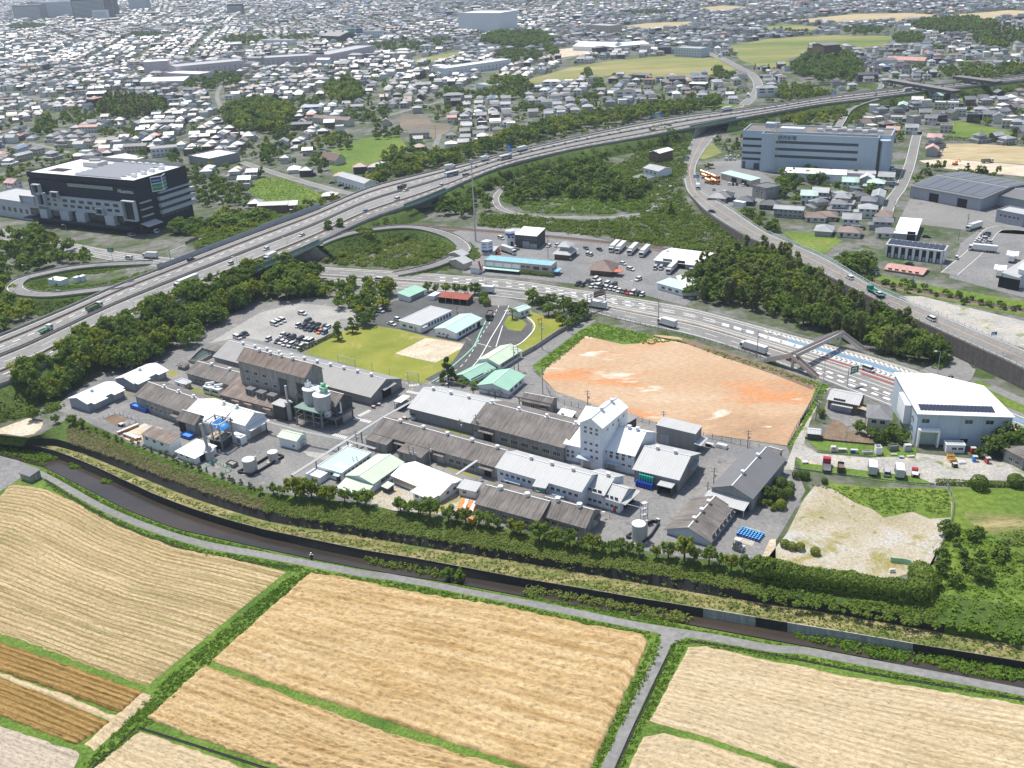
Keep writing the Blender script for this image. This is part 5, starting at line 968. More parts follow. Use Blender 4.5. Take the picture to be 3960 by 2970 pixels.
def trunk_mesh(seed):
 if seed not in TRUNK:
  r=random.Random(seed);mb=MB();mb.cyl((0,0),.075,-.08,.75,7,.05)
  for k in range(5):a=k*1.3+r.random();z=.45+.12*k;mb.tube((0,0,z),(math.cos(a)*.45,math.sin(a)*.45,z+.45),.022,5)
  TRUNK[seed]=mb.mesh('trunk',M['bark'])
 return TRUNK[seed]
LM=[(235,440,'the dark office block'),(1765,325,'the white slab office building'),(335,150,'the pinkish factory complex'),(1035,40,'the big white block far off'),(1040,145,'the long white school'),(1790,105,'the brown pavilion building'),(560,255,'the round wooded mound'),(745,190,'the big camphor clump'),(860,190,'the temple roof'),(920,270,'the ploughed paddies'),(620,415,'the green meadow by the expressway'),(760,385,'the white two storey dormitory'),(1420,335,'the lone brown apartment tower'),(1330,150,'the mid-distance farmland'),(1625,190,'the road under the expressway'),(2070,395,'the large grey solar roof warehouse'),(2100,330,'the tan field at the right'),(1975,125,'the pink roofed nursery'),(1980,550,'the white eight-door terrace'),(280,235,'the bamboo grove in the town'),(90,275,'the tall tree at the left'),(450,330,'the flat roofed clinic'),(1820,410,'the teal roofed house'),(1275,100,'the white gymnasium roof'),(1500,110,'the blue-grey three storey office'),(150,20,'the far apartment towers'),(1500,225,'the pale green rice seedbed'),(1180,210,'the dark hedge in the houses'),(2080,180,'the steel viaduct'),(1120,90,'the big shaded grove'),(640,70,'the school netting'),(1900,235,'the slip road'),(2000,320,'the street by the building site'),(30,330,'the railway at the left edge'),(700,330,'the gabled country house'),(1090,555,'the blue roofed drive-in building'),(1360,550,'the white roofed depot'),(600,800,'the tallest stained grey hall'),(1290,910,'the white process tower'),(2060,890,'the large white hall with solar panels'),(1010,740,'the entrance drive'),(660,710,'the gravel car park'),(840,540,'the loop ramp'),(1620,660,'the bamboo wood by the overpass'),(1740,800,'the footbridge'),(150,850,'the white roofed storehouses'),(320,620,'the expressway bend'),(100,600,'the left ramp loop'),(1250,430,'the wooded ramp island'),(1700,1150,'the clipped garden'),(1850,1130,'the sandy lot'),(2100,1200,'the scrub at the right'),(860,1110,'the canteen by the river bank'),(1450,1180,'the blue gabled hall'),(450,1010,'the tanks by the river bank')]
def where(p):
 x,y,_=proj(p);b=min(LM,key=lambda l:(l[0]-x)**2+((l[1]-y)*1.6)**2);dx,dy=x-b[0],(y-b[1])*1.6
 if abs(dx)>abs(dy)*1.2:return('right of ' if dx>0 else 'left of ')+b[2]
 return('in front of ' if dy>0 else 'beyond ')+b[2]
TREES=[]
def tree(tl,x,y,w,hgt=None,shape='round',mat='lm',name='broadleaf_tree',words=None,z=0.,group='trees'):
 p=at(tl,x,y,z);s=TILES[tl][2];d=(p-Vector((0,0,CAM_H))).dot(Vector(_F));r=w*s*d/FPX/2;TREES.append((p.x,p.y,z,r,hgt or r*2.1,shape,mat,name,words,group,True))
MATW={'ld':'dark green','lm':'mid green','lb':'yellow-green','lo':'feathery olive','scrub':'green','lush':'bright green'}
for tl,x,y,w,m in(('J',20,905,60,'lb'),('J',130,915,90,'lm'),('J',205,925,80,'lm'),('J',318,935,165,'lb'),('J',365,960,100,'lb'),('J',455,940,150,'lb'),('J',540,950,110,'lm'),('J',612,985,140,'lb'),('J',740,985,110,'lm'),('J',845,985,90,'lm'),('J',918,1015,135,'lm'),('J',1215,1065,115,'lm'),('J',1285,1080,110,'lm'),('J',1370,1090,110,'lm'),('J',1470,1120,150,'lm'),('J',1625,1140,130,'lm'),('J',1705,1150,80,'ld'),('J',1775,1168,115,'lm'),('J',1885,1180,105,'lm'),('J',1975,1198,110,'lm'),('J',2050,1200,80,'lm'),('J',2180,1245,110,'lb'),('K',30,1260,100,'lb'),('K',190,1305,150,'lm'),('K',262,1320,95,'lb'),('K',330,1325,110,'lm'),('K',450,1350,125,'lm'),('K',548,1370,80,'lo'),('K',645,1390,125,'lb'),('K',725,1400,80,'lm'),('K',805,1405,85,'lm'),('K',885,1395,90,'lm'),('K',965,1415,85,'lm'),('K',1045,1432,85,'lm'),('K',1190,1455,90,'lb'),('K',1292,1455,125,'lm'),('K',1430,1480,155,'lb'),('K',1510,1500,115,'lm'),('K',1640,1515,125,'lm'),('K',1730,1530,90,'lm'),('K',1830,1560,120,'lb'),('K',1945,1590,130,'lm'),('K',2060,1615,140,'lm'),('K',2160,1620,140,'lm')):
 tree(tl,x,y,w*1.24,w*TILES[tl][2]*.108*ru(.92,1.1),'lolly',m,'row_tree','round {} tree in the row along the river bank',-.2,'row of trees on the river bank')
for k in range(27):
 u=k/26;x=lerp(640,2190,u)+ru(-15,15);y=lerp(300,860,u**1.02)+14+ru(-10,10);tree('I',x,y,ru(34,62),None,RNG.choice(['round','pads']),RNG.choice(['lm','lb','ld','lush']),'bank_shrub','low {} shrub planted along the yard edge above the river',-.05,'shrubs along the yard edge')
for x,y,w in((285,275,130),(480,300,85),(620,310,95),(700,335,85)):tree('I',x,y,w,None,'round','lm','bush','bushy {} shrub on the bank corner by the dirt path')
for x,y,w in((165,1360,85),(225,1380,85),(295,1385,85),(425,1425,88)):tree('L',x,y,w,None,'ball','lb','clipped_bush','clipped round bright green bush at the edge of the sandy lot',0,'clipped round bushes')
for x,y,w,m in((130,850,115,'ld'),(210,860,80,'ld'),(110,960,130,'ld'),(195,935,110,'lm'),(130,1030,100,'lb'),(40,1000,60,'lm'),(62,1050,45,'lb'),(10,900,90,'ld')):tree('L',x,y,w,None,'ball',m,'garden_shrub','rounded {} shrub in the clipped garden by the dark panel roofed hall')
for x,y,w,m in((2160,960,150,'ld'),(2100,1010,75,'lb'),(2200,1040,60,'lb')):tree('K',x,y,w,None,'round',m,'garden_shrub','loose {} shrub at the front of the clipped garden')
for x,y,w in((270,770,90),(335,775,90),(505,815,62)):tree('L',x,y,w,None,'ball','ld','bush','dark rounded bush by the gate of the sandy lot')
for x,y,w,m in((800,390,130,'lm'),(900,420,90,'ld'),(950,460,130,'ld'),(1070,430,130,'lm'),(1170,470,130,'lm'),(1010,470,90,'ld'),(480,230,70,'lb'),(470,250,80,'ld')):tree('L',x,y,w,None,'round',m,'garden_tree','{} garden tree by the grey hipped house and vegetable plots')
for x,y,w,m in((2050,540,260,'ld'),(1930,570,190,'ld'),(2170,560,230,'lm'),(2060,600,150,'ld'),(1830,590,100,'ld')):tree('L',x,y,w,None,'round',m,'broadleaf_tree','large {} tree at the back of the white hall with solar panels')
for x,y,w in((1820,860,150),(2130,840,140)):tree('L',x,y,w,None,'ball','lm','bush','big round bush on the boundary of the lorry yard')
tree('F',1625,1610,175,9.5,'cone','ld','conifer','dark conifer at the corner of the smaller green roofed office')
for x,y,w in((1740,1635,110),(1850,1659,110)):tree('F',x,y,w,3.,'dome','lush','bush','bright green bush before the green roofed offices')
tree('F',685,1245,150,8,'pads','lm','lawn_tree','spreading green tree on the lawn edge by the clipped hedge');tree('F',805,1190,140,7,'pads','lm','lawn_tree','smaller green tree on the lawn beside the dark round tree');tree('F',915,1125,190,7,'dome','ld','lawn_tree','dark round crowned tree between lawn and car park')
for x,y,w,m in((200,800,260,'lm'),(395,790,250,'lm')):tree('F',x,y,w,14,'dome',m,'roadside_tree','very large {} tree by the expressway bridge')
tree('F',1105,870,160,10,'round','lb','roadside_tree','tall yellow-green tree by the highway left of the green garage')
for x,y,w,m in((1450,838,95,'lm'),(1520,842,80,'lm'),(1600,845,95,'lb'),(1690,850,95,'lm'),(1765,850,80,'lm'),(1850,860,120,'lm')):tree('F',x,y,w,None,'round',m,'roadside_tree','{} tree in the row between highway and cycle shelter')
for x,y,w in((1925,890,75),(1915,930,70),(1952,955,72)):tree('F',x,y,w,None,'ball','lm','clipped_bush','clipped round bush at the factory gate')
for x,y,w,m in((130,930,140,'lm'),(205,975,120,'ld'),(290,960,130,'lm'),(270,1040,120,'lm'),(400,1010,150,'lm'),(350,1080,100,'lm'),(390,1120,110,'lm'),(480,1060,150,'ld'),(550,1020,130,'lm'),(575,1075,110,'ld'),(430,1150,100,'lm'),(500,1120,110,'ld')):tree('G',x,y,w,None,'round',m,'garden_tree','dense {} tree in the clump between lawn and highway')
for x,y,w,m in((610,400,170,'lm'),(700,380,170,'lm')):tree('F',x,y+20,w,13,'pads',m,'ramp_tree','tall spreading {} tree on the loop ramp island');
tree('F',920,420,210,10,'dome','lb','ramp_tree','bright yellow-green tree in the middle of the loop ramp island')
tree('O',1853,585,88,11,'dome','lm','broadleaf_tree','broad dark green tree by the overpass, left of the eight-door terrace');tree('O',1830,575,60,9,'dome','ld','broadleaf_tree','tree behind the broad one by the overpass')
for x,y,w in((402,500,75),(510,490,95),(470,495,60),(560,478,60)):tree('O',x,y,w,10,'dome','lm','broadleaf_tree','broad {} tree at the foot of the dark office block')
for i_,(x,y,r_)in enumerate(((1610,1635,120),(1725,1640,110))):tree('J',x,y,r_,None,'round','lush','bush',('left','right')[i_]+' round {} bush growing in the river',-6.3)
WOODS=[('near expressway wood',[(45,850),(70,805),(150,765),(235,725),(330,680),(430,640),(530,600),(600,590),(690,605),(690,640),(640,650),(560,652),(470,700),(420,745),(370,760),(320,800),(250,800),(140,850),(110,880),(60,890)],6.2,(7.5,12.5),('ld','lm','lm','lb'),'dome'),('gate wood',[(690,625),(800,615),(870,640),(850,665),(780,690),(690,650)],6.,(5,8),('lm','lb','ld'),'dome'),('left wood',[(-60,540),(0,515),(60,500),(125,520),(200,560),(180,575),(100,582),(45,600),(10,640),(-60,640)],9,(7,11),('ld','lm','lm'),'dome'),('left ramp wood',[(-60,640),(20,625),(62,660),(70,690),(20,720),(-60,740)],8,(6,9),('lm','lb'),'dome'),('left ramp wood',[(120,655),(180,640),(235,625),(170,660),(120,680)],6,(3,4.5),('lm','lb'),'dome'),('far expressway wood',[(795,412),(820,380),(870,355),(950,338),(1040,318),(1110,288),(1230,262),(1350,240),(1480,228),(1550,218),(1560,232),(1480,243),(1350,265),(1240,288),(1110,316),(1040,338),(940,362),(850,392)],8.,(8,12),('ld','ld','lm','lb'),'dome'),('ramp wood',[(935,445),(985,400),(1090,378),(1120,388),(1060,420),(1065,460),(1010,470),(950,465)],8.5,(7,10),('ld','lm'),'dome'),('ramp wood',[(1100,445),(1090,415),(1150,392),(1250,355),(1310,350),(1315,388),(1400,400),(1395,430),(1320,440),(1230,428),(1150,436)],8.5,(7,11),('ld','ld','lm'),'dome'),('bamboo wood',[(1480,635),(1500,600),(1545,575),(1620,548),(1690,565),(1730,590),(1790,640),(1850,680),(1950,722),(2025,762),(2030,785),(1980,788),(1880,755),(1780,722),(1700,692),(1600,665),(1500,655)],5.2,(8,12),('lo','lo','lm','ld'),'plume'),('bamboo wood',[(1500,625),(1560,580),(1640,560),(1720,620),(1700,660),(1580,650)],10,(10,13),('lm','lb','ld'),'round'),('tall tree clump',[(1398,310),(1420,290),(1455,285),(1462,310),(1420,322)],9,(9,13),('ld','lm'),'dome'),('loop wood',[(690,545),(800,500),(880,495),(900,520),(800,560),(700,570)],6.5,(3,5),('lm','ld','lb'),'dome'),('right scrub wood',[(2030,1190),(2050,1145),(2100,1120),(2150,1160),(2180,1200),(2120,1290),(2060,1290),(2010,1260)],5.5,(3,5.5),('ld','lm'),'dome'),('office wood',[(440,470),(520,460),(580,470),(570,500),(480,510),(400,520)],8,(5,8),('lm','lb'),'dome'),('meadow wood',[(400,395),(450,385),(530,410),(540,450),(440,450),(400,430)],8,(5,8),('ld','lm'),'dome'),('slip road wood',[(1660,205),(1700,185),(1760,195),(1800,210),(1720,222)],9,(7,9),('lm','lb'),'dome'),('slip road wood',[(1680,250),(1760,240),(1850,225),(1840,245),(1800,270),(1720,275)],9,(6,9),('lm','lb'),'dome'),('slip road wood',[(1830,270),(1850,245),(1890,222),(1880,240),(1850,275)],6,(3,4),('lb','lm'),'ball'),('office grove',[(1660,405),(1690,380),(1740,370),(1790,378),(1800,398),(1740,405),(1700,425),(1660,435)],7.5,(6,9),('lm','ld'),'dome'),('roadside wood',[(1590,455),(1640,460),(1690,500),(1640,505),(1600,480)],7.5,(5,7),('lm','ld'),'dome'),('railway hedge',[(1850,600),(1960,615),(2060,635),(2150,655),(2230,668),(2230,678),(2140,668),(2040,650),(1940,628),(1850,610)],4.5,(2.5,4),('lm','ld'),'dome')]
for i,(cx,cy,rx,ry,sp,h,m)in enumerate(((285,238,75,22,8,12,'b'),(560,258,82,34,10,14,'m'),(580,335,35,22,10,9,'d'),(745,205,42,26,12,14,'m'),(95,280,30,20,14,12,'m'),(300,345,22,14,14,9,'m'),(380,350,26,16,14,9,'d'),(1100,195,50,22,12,12,'m'),(1120,90,80,16,12,14,'d'),(1300,190,22,12,12,10,'d'),(1790,150,70,30,12,13,'d'),(1725,155,12,12,10,16,'d'),(1830,165,40,16,12,10,'d'),(1560,165,25,14,12,9,'d'),(860,105,60,10,14,10,'d'),(430,185,40,14,14,10,'d'),(490,178,40,14,14,11,'d'),(880,345,60,20,9,8,'m'),(720,310,50,18,9,7,'m'),(690,355,40,18,10,8,'d'),(800,255,55,16,10,8,'d'),(830,290,40,12,10,7,'d'),(620,300,30,14,10,9,'d'),(530,90,50,8,16,12,'d'),(640,85,40,6,16,10,'d'),(2060,60,90,16,14,14,'d'),(2160,90,60,20,14,14,'b'),(1960,90,30,14,13,12,'d'),(2100,160,70,16,11,9,'m'),(2190,155,40,12,11,10,'m'),(1120,125,50,14,14,11,'d'),(1190,115,14,12,10,14,'d'),(960,95,30,8,14,10,'d'),(1860,70,50,8,14,10,'d'),(1700,70,60,5,16,8,'d'),(1400,30,60,4,18,10,'d'),(1000,210,60,9,10,7,'d'),(960,240,40,8,10,7,'m'),(1050,205,40,8,10,7,'m'),(1140,240,40,8,10,8,'m'),(1270,215,30,8,10,8,'d'),(60,60,40,6,16,10,'d'),(320,78,40,5,16,10,'d'),(250,290,50,10,9,6,'m'),(170,255,50,14,8,6,'m'),(670,225,40,10,10,8,'d'),(980,200,20,8,9,8,'d'),(1990,150,20,8,10,8,'d'),(2020,110,16,8,10,9,'d'),(1270,165,18,8,10,9,'d'))):
 pl=[(cx+rx*math.cos(6.283*k/12),cy+ry*math.sin(6.283*k/12))for k in range(12)]
 WOODS.append(('town grove',pl,sp*1.02,(h*.75,h*1.1),{'b':('lo','lm'),'m':('lm','lb','ld'),'d':('ld','ld','lm')}[m],'plume' if m=='b' else 'dome'))
WOODPOLY=[]
TW={'near expressway wood':'{} {} tree below the expressway,','gate wood':'{} {} tree of the gate wood,','left wood':'{} {} tree inside the left ramp,','left ramp wood':'{} {} tree on the left ramp bank,','far expressway wood':'{} {} tree beyond the expressway,','ramp wood':'{} {} ramp island tree,','bamboo wood':'{} {} bamboo clump by the overpass,','tall tree clump':'{} {} tree by the underpass,','loop wood':'{} {} tree inside the loop ramp,','right scrub wood':'{} {} tree amid scrub,','office wood':'{} {} tree near the expressway,','meadow wood':'{} {} meadow tree,','slip road wood':'{} {} slip road tree,','office grove':'{} {} office grove tree,','roadside wood':'{} {} tree in the bend,','railway hedge':'{} {} hedge tree,','town grove':'{} {} tree,'}
for nm,pl,sp,hr,mats,shp in WOODS:
 P=[at('O',x,max(y,-20),0)for x,y in pl];poly=[(p.x,p.y)for p in P];WOODPOLY.append(poly)
 x0=min(p[0]for p in poly);x1=max(p[0]for p in poly);y0=min(p[1]for p in poly);y1=max(p[1]for p in poly)
 xs=np.arange(x0,x1,sp);ys=np.arange(y0,y1,sp)
 for X in xs:
  for Y in ys:
   x=X+ru(-.42,.42)*sp;y=Y+ru(-.42,.42)*sp
   if not inside(poly,x,y):continue
   px,py,dd=proj((x,y,0))
   if not(-60<px<2270 and-40<py<1700):continue
   z=0.
   if nm in('near expressway wood','far expressway wood'):
    A=np.array(ENi if nm[0]=='n' else EFi);dist=np.min(np.hypot(A[:,0]-x,A[:,1]-y));z=max(0.,7.2-dist*.66)if dist<11 else 0.
    if dist<2.2:continue
   h=ru(*hr);m=RNG.choice(mats);sh=shp if shp!='plume' else('plume' if m=='lo' else 'dome')
   r_=h*.48*ru(.85,1.2)if sh!='plume' else h*.36
   size='tall' if h>lerp(*hr,.66)else 'low' if h<lerp(*hr,.33)else 'middling'
   TREES.append((x,y,z,r_,h,sh,m,'bamboo_clump' if sh=='plume' else 'broadleaf_tree',TW[nm].format(size,MATW[m])+' @',nm,False))
for k_ in range(46):
 P_=es(.428);u_=np.interp(980+k_*24,EX,np.arange(len(EX)));c_=[np.interp(u_,np.arange(len(EX)),P_[:,j])for j in range(3)]
 TREES.append((c_[0],c_[1],ZE,.95,1.7,'ball','ld','median_shrub','small dark round shrub on the expressway median','shrubs on the expressway median',True))
ntown=0
while ntown<4200:
 px=ru(-20,2230);py=ru(0,470)**1.0
 if RNG.random()>(.3 if py>90 else .75):continue
 p=at('O',px,py,0);ntown+=1
 TREES.append((p.x,p.y,0,ru(2,4.2),ru(4,8),RNG.choice(['round','dome','dome','cone']),RNG.choice(['ld','ld','lm','lb']),'garden_tree','small garden tree among houses, @','garden trees in the town',False))
 #  OCCUPANCY (world metres, 4 m cells)
OX0,OY0,OCS=-3200.,150.,4.;ONX,ONY=1600,1300;OCC=np.zeros((ONY,ONX),bool)
_gx=OX0+(np.arange(ONX)+.5)*OCS;_gy=OY0+(np.arange(ONY)+.5)*OCS
def mark(poly):
 xs=[p[0]for p in poly];ys=[p[1]for p in poly]
 i0,i1=max(0,int((min(xs)-OX0)/OCS)),min(ONX,int((max(xs)-OX0)/OCS)+2);j0,j1=max(0,int((min(ys)-OY0)/OCS)),min(ONY,int((max(ys)-OY0)/OCS)+2)
 if i1<=i0 or j1<=j0:return
 X,Y=np.meshgrid(_gx[i0:i1],_gy[j0:j1]);OCC[j0:j1,i0:i1]|=inside_np(poly,X.ravel(),Y.ravel()).reshape(X.shape)
def mark_line(P,hwid):
 P=np.asarray(P)
 for a,b in zip(P[:-1],P[1:]):
  d=b[:2]-a[:2];l=np.hypot(*d)
  if l<1e-6:continue
  n=np.array([-d[1],d[0]])/l*hwid;e=d/l*hwid*.5;mark([tuple(a[:2]-n-e),tuple(b[:2]-n+e),tuple(b[:2]+n+e),tuple(a[:2]+n-e)])
def free(x,y,r):
 for dx,dy in((0,0),(r,0),(-r,0),(0,r),(0,-r),(r*.7,r*.7),(-r*.7,r*.7),(r*.7,-r*.7),(-r*.7,-r*.7)):
  i=int((x+dx-OX0)/OCS);j=int((y+dy-OY0)/OCS)
  if not(0<=i<ONX and 0<=j<ONY)or OCC[j,i]:return False
 return True
def mark_thing(t,pad=2.):
 W,D,h=t['dims'];c,s=math.cos(t.rotation_euler.z),math.sin(t.rotation_euler.z)
 mark([(t.location.x+c*x-s*y,t.location.y+s*x+c*y)for x,y in((-pad,-pad),(W+pad,-pad),(W+pad,D+pad),(-pad,D+pad))])
for i_,pl in enumerate(WOODPOLY):mark(pl)
for nm,mk,pl in FARM:mark([tuple(at('O',x,y,0)[:2])for x,y in pl])
mark([tuple(p[:2])for p in EFi]+[tuple(p[:2])for p in ENi[::-1]]);mark_line(EFi,14);mark_line(ENi,14)
mark([tuple(p[:2])for p in MF]+[tuple(p[:2])for p in MN[::-1]]);mark_line(OC,9)
for o in list(COL.objects):
 if o.name.split('.')[0]in('town_road','slip_road','side_road','service_road','loop_ramp','railway'):
  n=len(o.data.vertices);k=4 if o.name.startswith('railway')else 2
  if n<12 or n%k:continue
  co=np.array([v.co[:]for v in o.data.vertices]).reshape(k,-1,3);mark_line(co.mean(0),6)
  #  THE DARK OFFICE BLOCK
M['w_ink']=wall_mat('dark_slate_cladding',(.028,.033,.048),.15,(2.,1.));M['w_alu']=wall_mat('pale_aluminium_cladding',(.47,.50,.55),.1,(3.,1.5));M['blind']=plain('pale_blinds',(.4,.42,.43),.5)
e1,e2,e3=('V',160,188),('V',820,243),('V',1197,168);H=height('V',830,243,568)
a=at(*e1,H);b=at(*e2,H);c=at(*e3,H);W=(b-a).length;ang=math.atan2(b.y-a.y,b.x-a.x);D=1.15*abs(-math.sin(ang)*(c.x-b.x)+math.cos(ang)*(c.y-b.y))
t=thing('office_building','dark slate six storey office with pale window boxes, solar roof and corner sign','office building',(a.x,a.y,0),ang);t['dims']=(W,D,H);mark_thing(t,25)
MB().box(0,W,0,D,-.3,H*.875).box(0,W,1.2,D,H*.875,H*.92).box(0,W,0,D,H*.92,H).bd('wall','w_ink',t)
rd=MB().box(.6,W-.6,.6,D-.6,H,H+.08).bd('roof','white',t)
mb=MB()
for q in((0,W,-.1,.5),(0,W,D-.5,D+.1),(-.1,.5,.5,D-.5),(W-.5,W+.1,.5,D-.5)):mb.box(*q,H,H+.7)
mb.bd('parapet','w_ink',t)
MB().box(W*.02,W*.98,D-1.2,D-.9,H,H+2.6).bd('screen','steel',t);MB().box(W*.26,W*.4,D*.55,D*.75,H,H+3.).tube((W*.28,D*.65,H+3.6),(W*.36,D*.7,H+3.6),.8,10).bd('plant_room','ls',t)
MB().box(W*.1,W*.25,D*.2,D*.38,H+.09,H+.2).bd('roof_well','dark',t)
pm=MB().slab(0,W*.42,0,2.4,.4,1.2).mesh('solar_row',plain('pale_solar_row',(.24,.25,.27),.3))
for k in range(8):inst('solar_row',pm,t,(W*.42,D*.08+k*D*.1,H+.05))
um=MB().box(0,3.4,0,2,0,1.8).box(.3,3.1,.3,1.7,1.8,2.1).mesh('air_handler',M['vent'])
for k in range(6):inst('air_handler',um,t,(W*.5+k*W*.065,D*.84,H+.08))
for k in range(4):inst('air_handler',um,t,(W*.88+.5*(k%2),D*.2+k*D*.17,H+.08))
MB().box(W*.38,W*.80,-.1,0,H*.80,H*.865).bd('louvre_window','blind',t)
mb=MB()
for k in range(26):x=W*.38+W*.42*k/25;mb.box(x-.08,x+.08,-.2,-.1,H*.80,H*.865)
mb.bd('louvre','w_ink',t)
for u0,u1,z0,z1,dp in((-.07,.10,.34,.56,4.),(.08,.30,.36,.60,2.2),(.30,.985,.335,.60,2.2),(-.02,.3,.2,.36,1.5)):
 MB().box(W*u0,W*u1,-dp,-.02,H*z0,H*z1).bd('white_facade','w_alu',t)
def wrow(z,u0,u1,n,ww,hh,dp):
 for k in range(n):inst('window',win_mesh(ww,hh,3),t,(W*lerp(u0,u1,(k+.5)/n),-dp-.005,H*z))
wrow(.50,.31,.86,7,4.2,2.0,2.2);wrow(.40,.31,.86,8,4.,1.9,2.2);wrow(.5,.1,.28,3,3.,2.,2.2);wrow(.40,.1,.28,3,3.,1.9,2.2)
def fbox(u0,u1,z0,z1,dp):
 x0,x1,za,zb=W*u0,W*u1,H*z0,H*z1;MB().box(x0,x1,-dp,-2.25,za,za+.6).box(x0,x1,-dp,-2.25,zb-.6,zb).box(x0,x0+.6,-dp,-2.25,za+.6,zb-.6).box(x1-.6,x1,-dp,-2.25,za+.6,zb-.6).bd('window_box','w_alu',t);MB().box(x0+.6,x1-.6,-2.6,-2.3,za+.6,zb-.6).bd('box_glass','glass',t)
for q in((.08,.15,.62,.82,4.6),(.11,.18,.40,.66,4.6),(.24,.31,.56,.70,4.),(-.06,.08,.40,.58,5.),(.64,.71,.33,.46,4.),(.90,1.01,.28,.66,4.6)):fbox(*q)
for u0,u1 in((.10,.17),(.30,.38),(.45,.53),(.72,.80)):MB().box(W*u0,W*u1,-4.2,-.02,H*.15,H*.335).bd('white_facade','w_alu',t)
for u0,u1 in((-.02,.10),(.18,.30),(.39,.45),(.54,.72),(.80,.87)):MB().box(W*u0,W*u1,-1.6,-.02,H*.2,H*.31).bd('glazing','glass',t)
MB().box(-W*.05,W*.97,-6,0,H*.125,H*.15).bd('canopy','w_ink',t)
for z,u0,u1 in((.66,.38,.98),(.53,.36,1.06),(.40,.36,1.06),(.27,.36,1.06)):MB().box(W,W+2.2,D*u0,D*u1,H*z,H*(z+.07)if u1>1 else H*(z+.02)).bd('balcony_band','w_alu',t)
for z in(.46,.33,.2):
 for k in range(6):l,rz=side_xf('r',W,D,D*(.42+.09*k),H*z,.01);inst('window',win_mesh(2.6,1.8,2),t,l,rz)
for z in(.58,.45,.32):MB().box(W,W+1.6,D*.02,D*.22,H*z,H*(z+.02)).bd('sun_shelf','ls',t)
MB().add([(W,D*-.02,H*.2),(W+6,D*-.02,H*.16),(W+6,D*.25,H*.16),(W,D*.25,H*.2),(W,D*-.02,H*.215),(W+6,D*-.02,H*.175),(W+6,D*.25,H*.175),(W,D*.25,H*.215)],BOXF).bd('entrance_canopy','ls',t)
M['signblue']=plain('sign_blue',(.02,.05,.24),.4,var=.03);M['signgreen']=plain('sign_green',(.01,.24,.15),.4,var=.03)
def text(name,s,size,mat,parent,loc,rot,ext=.04,ax='CENTER'):
 cu=bpy.data.curves.new(name,'FONT');cu.body=s;cu.size=size;cu.extrude=ext;cu.align_x=ax;cu.align_y='CENTER';cu.materials.append(M[mat])
 o=bpy.data.objects.new(name,cu);o.location=loc;o.rotation_euler=rot;return link(o,parent)
sg=bpy.data.objects.new('corner_sign',None);link(sg,t);sg.location=(W,D*.42,H*.76)
for sgn in(-1,1):
 L=D*.155;an=math.pi/2+sgn*math.radians(28)
 f=MB().box(-L*.5,L*.5,-.3,.0,-1.2,H*.24).bd('sign_face','white',sg,(2.2,sgn*L*.46,0),an)
 g=MB().box(-L*.46,L*.46,-.36,-.3,H*.12,H*.225).bd('sign_face','signblue',sg,(2.2,sgn*L*.46,0),an);g2=MB().box(-L*.46,L*.46,-.36,-.3,-.6,H*.105).bd('sign_face','signgreen',sg,(2.2,sgn*L*.46,0),an)
 for s_,z_,sz in(('Hisamitsu',H*.17,L*.2),('サロンパス',H*.04,L*.185)):
  q=Matrix.Translation((2.2,sgn*L*.46,0))@Matrix.Rotation(an,4,'Z')@Vector((0,-.4,z_));text('sign_lettering',s_,sz,'white',sg,q,(math.pi/2,0,an))
text('wall_lettering','Hisamitsu',H*.10,'white',t,(W*.91,-.12,H*.80),(math.pi/2,0,0))
build('annexe','glazed white annexe at the left end of the dark office block','annexe',('O',-40,425),('O',62,440),25.,11.,'u',.6,'w_alu','rl','flat',wins=[('f',4,3,3,8,.02,.98)])
#  THE WHITE SLAB OFFICE
e1,e2=('Z',133,96),('Z',1178,134);H=height('Z',133,96,362);a=at(*e1,H);b=at(*e2,H);W=(b-a).length;ang=math.atan2(b.y-a.y,b.x-a.x);D=26.
t=thing('office_building','long white slab office with dark window bands and black lettering','office building',(a.x,a.y,0),ang);t['dims']=(W,D,H);mark_thing(t,14)
MB().box(0,W,0,D,-.3,H-1).bd('wall','w_blue',t);MB().box(W*.15,W*.925,-7,0,-.3,H-1.4).bd('front_wing','w_blue',t)
MB().box(.6,W-.6,.6,D-.6,H-1,H-.9).box(W*.16,W*.92,-6.5,.4,H-1.4,H-1.3).bd('roof',plain('brown_grey_roof_deck',(.17,.15,.13),.9,var=.3,scale=.2),t)
mb=MB()
for q in((0,W,0,.6),(0,W,D-.6,D),(0,.6,.6,D-.6),(W-.6,W,.6,D-.6)):mb.box(*q,H-1,H)
for q in((W*.15,W*.925,-7,-6.5),(W*.15,W*.155,-6.5,0),(W*.92,W*.925,-6.5,0)):mb.box(*q,H-1.4,H-.4)
mb.bd('parapet','w_blue',t);MB().box(W*.26,W*.42,1.,7,H-.9,H+2.2).bd('plant_room','white',t);MB().box(W*.12,W*.2,D-8,D-2,H-.9,H+2.).bd('plant_room','w_blue',t);MB().box(W*.55,W*.93,D*.45,D*.5,H-.9,H+1.).bd('pipe_rack','ls',t)
for k in range(9):inst('roof_unit',um,t,(W*.5+k*W*.05,D*.62 if k%2 else D*.3,H-.9))
for z in(.78,.60,.42):MB().box(W*.245,W*.80,-7.08,-7.,H*z-.9,H*z+.9).bd('window_band','wd',t)
for z in(.78,.60,.42,.26):MB().box(W*.0+.4,W*.145,-.08,0,H*z-.8,H*z+.8).bd('window_band','glass',t)
MB().box(W*.09,W*.13,-.1,0,0,4.).box(W*.01,W*.03,-.1,0,0,5).bd('shutter','wd',t);MB().box(W*.38,W*.79,-7.1,-7,3.2,4.2).bd('low_windows','signblue',t)
MB().cyl((W*.965,-2.5),3.6,0,H-2.5,20).bd('stair_tower','w_blue',t);MB().box(W*.925,W*.945,-6.,-.1,1,H-3).bd('stair_glazing','wd',t)
